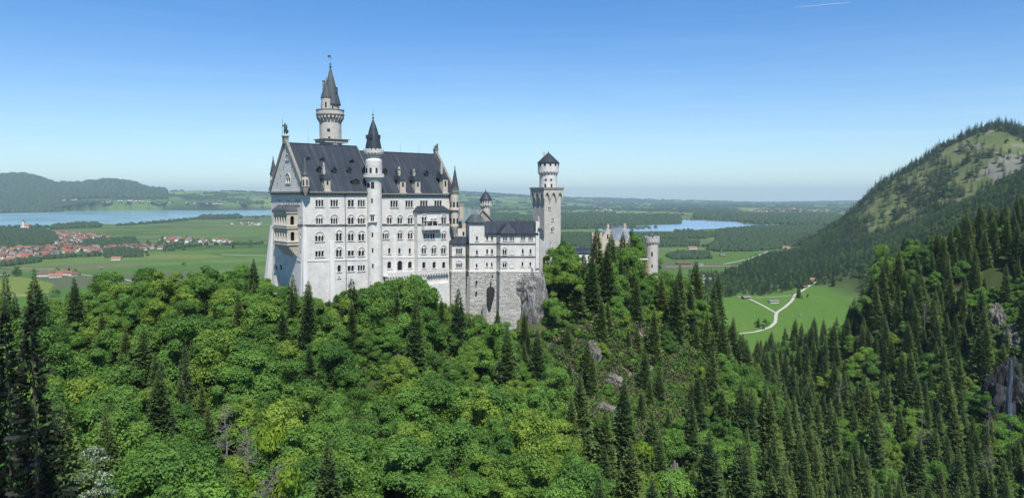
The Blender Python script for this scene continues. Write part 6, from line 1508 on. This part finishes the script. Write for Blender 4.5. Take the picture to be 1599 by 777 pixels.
for i in od:
    v = int(g.choice(6, p=BW)); rot = .35 + (math.pi / 2 if g.random() < .35 else 0) + g.normal() * .12
    if nh < 215:
        nh += 1; wd = "at the near edge of the lakeside village" if py[i] > 392 else ("in the middle of the lakeside village" if py[i] > 378 else "at the lake end of the village")
        house(HV[v], x[i], y[i], rot, f"{HN[v]} house {wd}", "house", f"{HN[v]} houses {wd}", "house", float(g.uniform(.9, 1.25)))
    else: extra.append((x[i], y[i], rot, v, float(g.uniform(1.0, 1.4))))
print("HOUSES", nh, len(extra))
# hamlets east of the village: individual houses too
for c, r, k, w in (((330, 376), (40, 2.6), 26, "in the scattered hamlet east of the village"), ((400, 349), (22, 2.0), 18, "in the hamlet at the lake shore beside the castle"), ((275, 374), (30, 3), 14, "between village and hamlet")):
    for i in range(k):
        p = atz(c[0] + g.normal() * r[0] * .6, c[1] + g.normal() * r[1] * .6, PLAIN); v = int(g.choice(6, p=[.25, .15, .15, .1, .25, .1]))
        house(HV[v], p.x, p.y, g.random() * 3, f"{HN[v]} house {w}", "house", f"{HN[v]} houses {w}", "house", float(g.uniform(1.0, 1.6)))
# villages too far to tell apart
fx = []
for c, r, k in (((60, 312), (60, 3), 60), ((190, 296), (25, 1.5), 40), ((225, 318), (60, 2), 40), ((330, 325), (20, 1), 12), ((1225, 328), (45, 4), 110), ((1170, 332), (30, 2), 50), ((940, 326), (25, 2.5), 40), ((800, 350), (20, 2), 10), ((1110, 320), (60, 2), 25)):
    for i in range(k):
        a, b = c[0] + g.normal() * r[0] * .5, c[1] + g.normal() * r[1] * .5
        # walk the ray down to the terrain
        Yt = np.linspace(6500, 15500, 260); d = ray(a, b); zz_ = ground_z(d[0] / d[1] * Yt, Yt); hit = np.nonzero(d[2] / d[1] * Yt < zz_)[0]
        if len(hit): Y_ = Yt[hit[0]]; fx.append((d[0] / d[1] * Y_, Y_, g.random() * 3, int(g.choice(6, p=BW)), float(g.uniform(1.3, 2.2))))
V = []; Fc = []; Mi = []
mats = [PLAST, TILE_R, TILE_B, TILE_G, TILE_O]; mi = {TILE_R.name: 1, TILE_B.name: 2, TILE_G.name: 3, TILE_O.name: 4, PLAST.name: 0, WOOD.name: 2}
for (hx, hy, rot, v, s) in extra + fx:
    hz_ = gz(hx, hy); c, sn = math.cos(rot), math.sin(rot)
    for nm, me in HV[v][:2]:
        b = len(V)
        for vt in me.vertices: V.append((hx + s * (vt.co.x * c - vt.co.y * sn), hy + s * (vt.co.x * sn + vt.co.y * c), hz_ + s * vt.co.z))
        for p_ in me.polygons: Fc.append(tuple(b + q for q in p_.vertices)); Mi.append(mi[me.materials[0].name])
me = bpy.data.meshes.new("far_villages"); me.from_pydata(V, [], Fc); [me.materials.append(m) for m in mats]; me.polygons.foreach_set("material_index", Mi); me.update()
tag(link(bpy.data.objects.new("far_villages", me)), "tiny red and white houses of villages far across the lakes", kind="stuff")
# named buildings of the plain
def special(px, py, L, W, Hw, Hr, tile, wall, rot, label, cat="farm building", name="barn", group=None, detail=True):
    p = atz(px, py, PLAIN); return house(house_parts(L, W, Hw, Hr, tile, wall, 1.0, False), p.x, p.y, rot, label, cat, group, name, 1.0, detail)
special(71, 431, 34, 14, 6, 4.5, TILE_B, PLAST, .1, "long brown-red farm roof at the west end of the lone farm", "farmhouse", "farm_building"); special(87, 432.5, 26, 14, 5, 4.5, TILE_O, PLAST, .5, "pink-orange roofed farm barn in front of the lone farm", "farmhouse", "farm_building")
special(101, 429, 36, 14, 6, 4.5, TILE_R, PLAST, .1, "long bright red roof at the east end of the lone farm", "farmhouse", "farm_building"); special(114, 430, 16, 11, 5, 3.5, TILE_R, PLAST, 1.2, "small red cross wing beside the lone farm", "farmhouse", "farm_building")
special(182, 405.5, 26, 16, 6, 4.5, TILE_O, PLAST, .2, "single pale red barn in the green field before the village", "barn"); special(4, 431.5, 26, 10, 3.5, 2, TILE_G, WOOD, .1, "low grey shed at the track left of the farm", "shed"); special(158, 419, 9, 6, 3, 1.6, TILE_G, WOOD, .4, "tiny grey hay hut alone in the green field", "hut")
special(1081, 389, 30, 16, 6, 5, TILE_O, PLAST, .1, "orange-roofed barn on the field beyond the hedgerow", "barn"); special(1066.5, 412.5, 38, 14, 5, 4, TILE_B, WOOD, .05, "long reddish barn on the striped meadow", "barn"); special(1094, 414, 12, 8, 3.5, 2, TILE_G, PLAST, .1, "small pale hut at the meadow lane", "hut"); special(1128, 399.5, 16, 10, 3.5, 2.5, TILE_G, WOOD, .3, "small grey hay barn on the striped meadow", "hut")
for i, (a, b, L, W, rt, lab) in enumerate(((1074, 440, 24, 13, .2, "leftmost grey-roofed white house of the cluster behind the trees"), (1087, 438, 20, 12, 1.3, "white gabled house second from the left in the cluster behind the trees"), (1101, 440, 22, 12, .3, "middle white house of the cluster behind the trees"), (1113, 439.5, 20, 12, .1, "rightmost white house of the cluster behind the trees"), (1095, 435, 14, 9, .5, "small white house at the back of the cluster behind the trees"))):
    special(a, b, L, W, 6, 3.5, TILE_G, PLAST, rt, lab, "house", "house", "white houses with grey roofs at the wood edge")
special(1147, 429, 20, 12, 4.5, 3.5, TILE_B, WOOD, .1, "brown timber farmhouse behind the conifer row", "farmhouse"); special(1165, 466, 15, 9, 3.2, 2.4, TILE_G, WOOD, .4, "small grey hut at the left end of the forked road", "hut"); special(1207.5, 472.5, 17, 8.5, 3.6, 1.8, TILE_G, PLAST, .25, "white cattle shed with grey roof in the triangle of roads", "cattle shed")
special(1272, 445.5, 21, 11, 4.2, 3.6, TILE_O, PLAST, .1, "orange-roofed barn at the upper end of the gravel road", "barn"); special(1256, 451, 12, 8, 3.2, 2.2, TILE_B, WOOD, .6, "small brown hut hidden beside the orange-roofed barn", "hut"); special(1227, 387.5, 28, 14, 5, 4, TILE_O, PLAST, .1, "red-roofed barn at the edge of the dark wood", "barn")
# church by the lake
cp = atz(39, 358, PLAIN); ch = empty("church", (cp.x, cp.y, gz(cp.x, cp.y)), "white church with pointed tower on the lake shore behind the village", "church")
g_ = MB(); g_.box((cp.x + 6, cp.y, cp.z + 9), (46, 24, 20), (1, .1)); g_.build("nave", PLAST, ch)
g_ = MB(); u0 = [(cp.x + 6 + a * 24, cp.y + b * 13) for a, b in ((-1, -1), (1, -1), (1, 1), (-1, 1))]; u1 = [(cp.x + 6 + a * 24, cp.y + b * .5) for a, b in ((-1, -1), (1, -1), (1, 1), (-1, 1))]; g_.frustum(u0, cp.z + 19, u1, cp.z + 32, 0, True); g_.build("roof", TILE_O, ch)
g_ = MB(); g_.box((cp.x, cp.y - 10, cp.z + 23), (11, 11, 46), (1, .1)); g_.build("bell_tower", PLAST, ch)
g_ = MB(); u0 = [(cp.x + a * 6.3, cp.y - 10 + b * 6.3) for a, b in ((-1, -1), (1, -1), (1, 1), (-1, 1))]; u1 = [(cp.x + a * .3, cp.y - 10 + b * .3) for a, b in ((-1, -1), (1, -1), (1, 1), (-1, 1))]; g_.frustum(u0, cp.z + 46, u1, cp.z + 58, 0, True); g_.build("spire", TILE_B, ch)
# lone trees of the meadows
def lone(kind, px, py, s, label, grp=None, v=0, name=None):
    p = atz(px, py, PLAIN); zz_ = gz(p.x, p.y)
    place_tree(kind, (SPR if kind == 's' else BL)[v], p.x, p.y, zz_ - .2, s, px % 6.28, label, "spruce" if kind == 's' else "leafy tree", grp, name or ("spruce_tree" if kind == 's' else "broadleaf_tree"))
GRPM = "trees standing alone in the valley meadows"
lone('s', 1184, 511, .72, "tallest dark tree of the clump inside the road bend", GRPM, 1); lone('b', 1190, 514, .75, "round green tree in front of the clump inside the road bend", GRPM, 4); lone('b', 1196, 508, .8, "leafy tree at the right of the clump inside the road bend", GRPM, 2); lone('b', 1181, 507, .6, "small leafy tree behind the clump inside the road bend", GRPM, 4)
lone('s', 1301, 455, 1.0, "lone dark spruce on the bright meadow slope", GRPM, 0); lone('s', 1247, 465, 1.0, "dark spruce right of the road fork", GRPM, 2); lone('b', 1262, 464, .7, "round bush-like tree right of the road", GRPM, 4); lone('b', 1252, 466, .5, "low round tree at the foot of the dark roadside spruce", GRPM, 4)
lone('b', 1184, 415, 1.0, "lone dark tree at the corner of the striped meadow", GRPM, 1); lone('b', 1089, 421, .8, "lone dark tree beside the country lane", GRPM, 2); lone('b', 1078, 430, 1.0, "tree behind the white house cluster", GRPM, 1); lone('b', 1098, 431, .8, "round tree right behind the white house cluster", GRPM, 0); lone('b', 1117, 430, .9, "slim tree right of the white house cluster", GRPM, 5)
for i, a in enumerate((1133, 1139, 1144)): lone('s', a, 429 + i % 2, .9, "spruce of the small row beside the brown farmhouse", "spruces beside the brown farmhouse", i)
lone('b', 287, 415, .95, "solitary dark tree in the wide green field", GRPM, 2); lone('b', 28, 430, 1.3, "big dark tree left of the lone farm", GRPM, 3); lone('b', 24, 431, 1.1, "second dark tree left of the lone farm", GRPM, 0); lone('b', 54, 427, 1.1, "round tree at the west gable of the lone farm", GRPM, 2); lone('b', 90, 424, 1.0, "round tree behind the middle of the lone farm", GRPM, 2); lone('s', 108, 424, .8, "spruce behind the east wing of the lone farm", GRPM, 3)
lone('b', 118, 424, .8, "low tree behind the east end of the lone farm", GRPM, 4); lone('b', 126, 430, .8, "small tree right of the lone farm", GRPM, 4); lone('b', 82, 463, .95, "left tree of the pair at the track corner", GRPM, 2); lone('b', 90, 462, .85, "right tree of the pair at the track corner", GRPM, 0); lone('b', 390, 385, 1.6, "large dark tree east of the hamlet", GRPM, 3); lone('b', 337, 385, 1.2, "tree in front of the grey hamlet houses", GRPM, 1); lone('s', 364, 387, 1.1, "dark conifer in front of the hamlet", GRPM, 0)
# ------------------------------------------------ foreground and special trees, rocks, undergrowth
def rockmesh(name, c, size, seed, m, sub=4, amp=.28, parent=None):
    import bmesh
    bm = bmesh.new(); bmesh.ops.create_icosphere(bm, subdivisions=sub, radius=1.0)
    V = np.array([v.co for v in bm.verts]); n1 = fbm(V[:, 0] * 2 + 5 + seed, V[:, 1] * 2 + V[:, 2] * 1.3, seed, 4); n2 = fbm(V[:, 2] * 3 + seed, V[:, 0] * 5 + V[:, 1] * 4, seed + 3, 4)
    r = 1 + amp * (np.abs(n1 - .5) * -3 + .5) + amp * .9 * (n2 - .5) * 2
    for v, k in zip(bm.verts, r): v.co *= float(k); v.co.x *= size[0]; v.co.y *= size[1]; v.co.z *= size[2]
    me = bpy.data.meshes.new(name); bm.to_mesh(me); bm.free(); me.materials.append(m)
    o = bpy.data.objects.new(name, me); link(o, parent, c); return o
def rockmat(name, a, b_, c):
    m, n, l, b = mat(name); tc = n.new("ShaderNodeTexCoord")
    f = noise(n, l, tc.outputs["Object"], .35, 8, .7, (1, 1, .45)); f2 = noise(n, l, tc.outputs["Object"], 1.4, 6, .7, (1, 1, .3))
    cc = ramp(n, l, f, [(.3, a), (.5, b_), (.68, c)]); cc = mixc(n, l, 1.0, cc, ramp(n, l, f2, [(.35, (.45, .45, .45)), (.55, (1, 1, 1)), (.7, (1.2, 1.2, 1.2))]), 'MULTIPLY')
    l.new(cc, b.inputs["Base Color"]); b.inputs["Roughness"].default_value = .95; bump(n, l, f2, 1.0, .6, b); return m
ROCK = rockmat("grey limestone rock", (.10, .10, .095), (.21, .205, .195), (.34, .33, .31)); ROCKT = rockmat("tan limestone rock", (.08, .078, .06), (.165, .155, .13), (.29, .275, .24)); ROCKD = rockmat("cliff in painted shade", (.012, .014, .016), (.03, .032, .034), (.07, .07, .068))  # the darkest rock has the shade of the gorge painted into its colour
p = at(832, 470, 301); o = rockmesh("rock_outcrop", (p.x, 303.5, p.z - 4), (5.6, 6, 17.0), 4, ROCK, 5); tag(o, "tall grey crag face supporting the right end of the block base", "rock")
p = at(826, 428, 301); o = rockmesh("rock_outcrop", (p.x - .5, 304.2, p.z - 7), (6.5, 6, 9.0), 9, ROCK, 5, .2); tag(o, "broad grey rock shoulder directly under the castle wing", "rock")
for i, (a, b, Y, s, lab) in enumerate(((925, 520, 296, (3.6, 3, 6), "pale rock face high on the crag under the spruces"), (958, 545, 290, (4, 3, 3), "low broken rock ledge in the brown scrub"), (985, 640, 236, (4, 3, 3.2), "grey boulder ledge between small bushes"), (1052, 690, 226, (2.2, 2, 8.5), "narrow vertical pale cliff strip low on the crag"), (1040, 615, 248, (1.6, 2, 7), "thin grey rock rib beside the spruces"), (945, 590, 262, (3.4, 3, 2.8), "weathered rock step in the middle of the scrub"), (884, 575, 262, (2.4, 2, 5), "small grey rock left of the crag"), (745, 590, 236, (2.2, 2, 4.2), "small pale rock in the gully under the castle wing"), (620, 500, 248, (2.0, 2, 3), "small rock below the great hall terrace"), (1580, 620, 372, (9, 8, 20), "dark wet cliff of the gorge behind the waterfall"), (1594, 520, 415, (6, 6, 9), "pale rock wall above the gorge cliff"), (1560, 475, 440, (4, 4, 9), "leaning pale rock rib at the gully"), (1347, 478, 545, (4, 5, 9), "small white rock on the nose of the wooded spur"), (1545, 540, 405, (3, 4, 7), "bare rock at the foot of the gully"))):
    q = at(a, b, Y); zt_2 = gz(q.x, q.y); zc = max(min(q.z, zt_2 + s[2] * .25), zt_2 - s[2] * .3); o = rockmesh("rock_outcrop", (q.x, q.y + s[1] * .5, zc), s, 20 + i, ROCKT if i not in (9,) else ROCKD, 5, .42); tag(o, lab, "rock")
WF, n_, l_, b_ = mat("falling water in painted shade"); tcw = n_.new("ShaderNodeTexCoord"); l_.new(ramp(n_, l_, noise(n_, l_, tcw.outputs["Object"], 1.2, 4, .6, (2, 2, .12)), [(.4, (.02, .03, .045)), (.62, (.09, .11, .15))]), b_.inputs["Base Color"]); b_.inputs["Roughness"].default_value = .4  # water colour dimmed to stand for the shade in the gorge
g = MB(); q = at(1578, 560, 358); 
for i in range(10):
    za, zb_ = q.z - i * 4.2, q.z - (i + 1) * 4.2; wa, wb = .7 + .12 * i, .7 + .12 * (i + 1); g.tube((q.x + .3 * math.sin(i), q.y - .12 * i, za), (q.x + .3 * math.sin(i + 1), q.y - .12 * (i + 1), zb_), wa, wb, 8)
tag(g.build("waterfall", WF), "thin bluish waterfall dropping into the dark gorge", kind="structure")
# boulder heap on the meadow
for i, (a, b, s) in enumerate(((1250, 492.5, 3.2), (1246, 491.5, 2.0), (1254, 493.5, 1.6), (1237, 492, 1.6), (1266, 494, 1.4))):
    q = atz(a, b, PLAIN); o = rockmesh("boulder", (q.x, q.y, gz(q.x, q.y) + .3), (s, s, s * .6), 60 + i, ROCKT, 3); tag(o, "pale boulder lying in the bright meadow right of the road", "boulder", "boulders in the meadow")
# --- special near trees
def special_tree(kind, var, px, py_top, Y, label, cat, name, H, s=None, rot=0.0):
    t = at(px, py_top, Y); zg = gz(t.x, t.y); s = s or (t.z - zg) / H; print(name, px, round(t.z - zg, 1)); s1 = min(s, 1.15); e = place_tree(kind, var, t.x, t.y, zg - .3, s1, rot, label, cat, None, name); e.scale = (s1, s1, s); return e
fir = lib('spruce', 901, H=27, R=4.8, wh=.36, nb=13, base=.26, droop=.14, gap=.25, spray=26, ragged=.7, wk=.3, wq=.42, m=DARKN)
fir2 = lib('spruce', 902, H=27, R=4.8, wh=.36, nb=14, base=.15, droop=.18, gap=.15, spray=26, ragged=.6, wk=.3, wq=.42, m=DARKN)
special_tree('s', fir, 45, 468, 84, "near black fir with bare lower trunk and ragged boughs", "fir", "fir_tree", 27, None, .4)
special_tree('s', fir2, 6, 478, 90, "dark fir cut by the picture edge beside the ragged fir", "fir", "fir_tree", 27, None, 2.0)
bl = lib('broad', 903, H=20, R=3.0, n=9000, ls=.2, lobes=44, base=.15, m=BLOSS); special_tree('b', bl, 146, 690, 112, "small white-blossomed tree low on the slope", "blossom tree", "blossom_tree", 20)
ye = lib('broad', 904, H=12, R=4.2, n=4200, ls=.4, lobes=22, base=.05, m=YELL); special_tree('b', ye, 1002, 690, 196, "bright yellow-green tree at the foot of the crag", "leafy tree", "broadleaf_tree", 12)
special_tree('b', ye, 425, 660, 138, "yellowish leafy tree beside the dead branches", "leafy tree", "broadleaf_tree", 12, None, 2.1); 
ru = lib('broad', 905, H=9, R=3.2, n=2400, ls=.4, lobes=16, base=.05, m=RUSTL); special_tree('b', ru, 1001, 412, 366, "rust-red leaved tree before the red gate building", "red tree", "copper_tree", 9)
la = lib('spruce', 906, H=22, R=4.2, wh=.5, nb=8, droop=.1, gap=.15, spray=3, ragged=.5, m=LARCH)
for i, (a, b, Y) in enumerate(((116, 437, 262), (147, 424, 270), (182, 436, 268))): special_tree('s', la, a, b, Y, ("left", "tallest", "right")[i] + "hand of three pale green larches against the farm fields" if i != 1 else "tallest middle one of three pale green larches against the fields", "larch", "larch_tree", 22, None, i * 1.3)
# spruces that stand out against wall and sky
for i, (a, b, Y, v, lab) in enumerate(((481, 436, 250, 3, "thin spruce standing alone in front of the great hall wall"), (457, 426, 252, 4, "spruce beside the corner buttress of the great hall"), (716, 448, 272, 1, "pointed spruce in front of the rough block base"), (549, 432, 252, 3, "spruce top rising before the hall wall"),
    (932, 352, 338, 5, "tallest spruce on the crest covering the gatehouse"), (948, 378, 330, 0, "spruce right of the tallest crest spruce"), (912, 392, 326, 2, "spruce left of the tallest crest spruce"), (898, 415, 318, 1, "lower spruce left of the crest"), (1062, 410, 345, 0, "dark spruce on the crest just right of the gate tower"), (1056, 432, 338, 1, "second spruce right of the gate tower"), (1078, 438, 350, 4, "slim spruce at the start of the falling ridge"), (970, 400, 335, 2, "dense spruce under the stepped gable"), (880, 430, 312, 4, "narrow spruce right of the square tower"))):
    t = at(a, b, Y); zg = gz(t.x, t.y); s = (t.z - zg) / [25, 22, 27, 19, 24, 28][v]; e = place_tree('s', SPR[v], t.x, t.y, zg - .3, s, i * 1.1, lab, "spruce", None, "spruce_tree")
    if s > 1.25: e.scale = (1.1, 1.1, s)
for i, (a, b, Y, v, lab) in enumerate(((871, 374, 316, 5, "tall bright leafy tree in front of the square tower"), (888, 400, 312, 1, "bright leafy tree at the foot of the square tower"), (862, 410, 308, 1, "leafy tree at the corner beside the castle wing"), (990, 366, 362, 2, "broad dark green crown hiding the gatehouse wall"), (986, 388, 352, 0, "spreading leafy tree before the gate tower"), (1378, 383, 552, 3, "big bright leafy tree on the nose of the far wooded spur"), (1425, 372, 560, 1, "pale leafy tree on the far spur top"), (968, 380, 356, 4, "leafy crown between stepped gable and gate tower"), (1034, 446, 352, 4, "leafy tree at the foot of the round gate tower"), (650, 432, 268, 0, "low leafy tree under the terrace"), (630, 434, 262, 2, "bushy tree below the hall terrace"), (612, 440, 262, 0, "leafy bush tree under the great hall"), (665, 446, 266, 1, "leafy tree under the dark terrace arch"), (590, 452, 258, 2, "leafy tree at the foot of the stair turret"), (785, 500, 276, 1, "light green tree before the rough block base"), (575, 452, 255, 0, "leafy tree below the middle of the hall"), (533, 458, 250, 4, "small leafy tree at the wall foot"), (380, 415, 288, 3, "round leafy crown left of the hall's corner"), (355, 425, 285, 0, "leafy crown on the western shoulder"), (408, 432, 278, 1, "leafy crown touching the western buttress"))):
    t = at(a, b, Y); zg = gz(t.x, t.y); s = (t.z - zg) / [15, 16, 13, 17, 12, 18][v]; e = place_tree('b', BL[v], t.x, t.y, zg - .3, s, i * 1.7, lab, "leafy tree", None, "broadleaf_tree")
    if s > 1.15: e.scale = (1.1, 1.1, s)
    if s < .6: e.scale = (max(s, .55), max(s, .55), s)
# dead trees
def dead(px, py_top, Y, H, seed, label, lean=0.0):
    g = random.Random(seed); t = at(px, py_top, Y); zg = max(gz(t.x, t.y), t.z - H); H = t.z - zg; mb = MB(); b = Vector((t.x - lean * H, t.y, zg - .3)); tip = Vector((t.x, t.y, t.z))
    n = 6; P = [b.lerp(tip, i / n) + Vector((g.uniform(-.2, .2), g.uniform(-.2, .2), 0)) for i in range(n + 1)]
    for i in range(n): mb.tube(P[i], P[i + 1], .15 * (1 - i / n) + .04, .15 * (1 - (i + 1) / n) + .03, 6)
    for i in range(46):
        q = g.uniform(.2, .97); o = b.lerp(tip, q); a = g.uniform(0, 6.28); l = (1.1 - q) * H * .28 + .5; e = o + Vector((math.cos(a) * l, math.sin(a) * l, l * g.uniform(-.1, .5))); mb.tube(o, e, .045, .015, 4)
        for k in range(3): f = o.lerp(e, g.uniform(.4, .95)); mb.tube(f, f + Vector((g.uniform(-.6, .6), g.uniform(-.6, .6), g.uniform(-.1, .6))), .035, .012, 3)
    tag(mb.build("dead_tree", DEADW), label, "dead tree")
dead(352, 630, 122, 9, 1, "bare grey dead tree among the green crowns"); dead(385, 668, 116, 7, 2, "tangle of bare branches beside the dead tree"); dead(437, 722, 108, 9, 3, "leaning bare silver branch low on the slope", .5); dead(1440, 640, 300, 16, 4, "grey needleless spruce on the far slope"); dead(1312, 585, 372, 14, 5, "thin dead stem in the gap of the gorge"); dead(1546, 625, 335, 16, 6, "dead grey spruce beside the gorge"); dead(1445, 470, 440, 16, 7, "pale dead spruce in the middle of the far slope"); dead(1545, 690, 300, 14, 8, "dead stem low in front of the gorge cliff"); dead(700, 560, 244, 6, 9, "bare bush on the scree under the castle wing")
# undergrowth: low leafy scrub on the slopes
def shrubs(name, label, cond, step, m, ls, n, seed, box):
    x, y, g = jitter_grid(*box, step, seed); z = ground_z(x, y); px, py = topx(x, y, z); q = cond(x, y, px, py, z, g) & ~inpoly(x, y, [(-97, 283), (-80, 262), (-74, 256), (-54, 266), (-22, 291), (14, 296), (14, 345), (-40, 345)]); x, y, z = x[q], y[q], z[q]
    if not len(x): return
    shp = [(np_mesh("shrub", *quads(*(lambda d: (d * np.array([1.6, 1.6, 1.1]) * (.6 + .4 * rng.random((n, 1))) + [0, 0, .6], d + rng.normal(size=(n, 3)) * .5))((lambda d: d / np.linalg.norm(d, axis=1, keepdims=True))(rng.normal(size=(n, 3)))), ls * (.7 + .6 * rng.random(n))), m), trunk_mesh("stem", 1.2, .06)) for _ in range(3)]
    scatter(name, label, [(x[i], y[i], z[i] - .2, float(g.uniform(.8, 2.1)), float(g.random() * 6.28), int(g.integers(3))) for i in range(len(x))], shp); print(name, len(x))
SCR = leafmat("brownish scrub", (0.085, 0.11, 0.045), (0.14, 0.15, 0.075), .2); SHR = leafmat("green undergrowth", (0.06, 0.13, 0.028), (0.11, 0.20, 0.035), .3)
shrubs("undergrowth", "low green bushes and saplings between the trees", lambda x, y, px, py, z, g: (px > -40) & (px < 1640) & (z > -183) & (py < 860) & ~((px < 860) & (y > 300)) & ~((px < 1150) & (y > 400)) & ~((y < 225) & (px > 100) & (px < 860)) & (g.random(len(x)) < .85), 3.4, SHR, .45, 300, 81, (-230, 330, 96, 480))
shrubs("brown_scrub", "brownish scrub on the rocky crag", lambda x, y, px, py, z, g: inpoly(px, py, [(850, 520), (960, 480), (1060, 500), (1090, 560), (1090, 740), (1000, 730), (880, 700)]) & (y < 340), 2.6, SCR, .32, 240, 82, (10, 110, 170, 340))
# contrail high in the sky
g = MB(); a, b = at(1240, 12, 9000), at(1328, 4, 9000)
for i in range(8): g.tube(a.lerp(b, i / 8), a.lerp(b, (i + 1) / 8), 1.2 + 1.8 * math.sin(math.pi * (i + .2) / 8.4), 1.2 + 1.8 * math.sin(math.pi * (i + 1.2) / 9.4), 8)
ctm = plain("contrail", (0.5, 0.55, 0.6), 1, 0.05); tag(g.build("contrail", ctm), "short thin white contrail high in the blue sky", kind="stuff")
# ------------------------------------------------ haze
hm = bpy.data.materials.new("haze"); hm.use_nodes = True; hn = hm.node_tree.nodes
hn.remove(hn["Principled BSDF"]); pv = hn.new("ShaderNodeVolumePrincipled"); pv.inputs["Density"].default_value = HAZE
pv.inputs["Color"].default_value = (0.70, 0.93, 1.0, 1); pv.inputs["Anisotropy"].default_value = 0.1
hm.node_tree.links.new(pv.outputs[0], hn["Material Output"].inputs["Volume"])
mb = MB(); mb.box((0, 20000, 60), (98000, 60000, 900)); hz = mb.build("haze", hm); tag(hz, "thin blue air haze over the whole valley", kind="stuff")
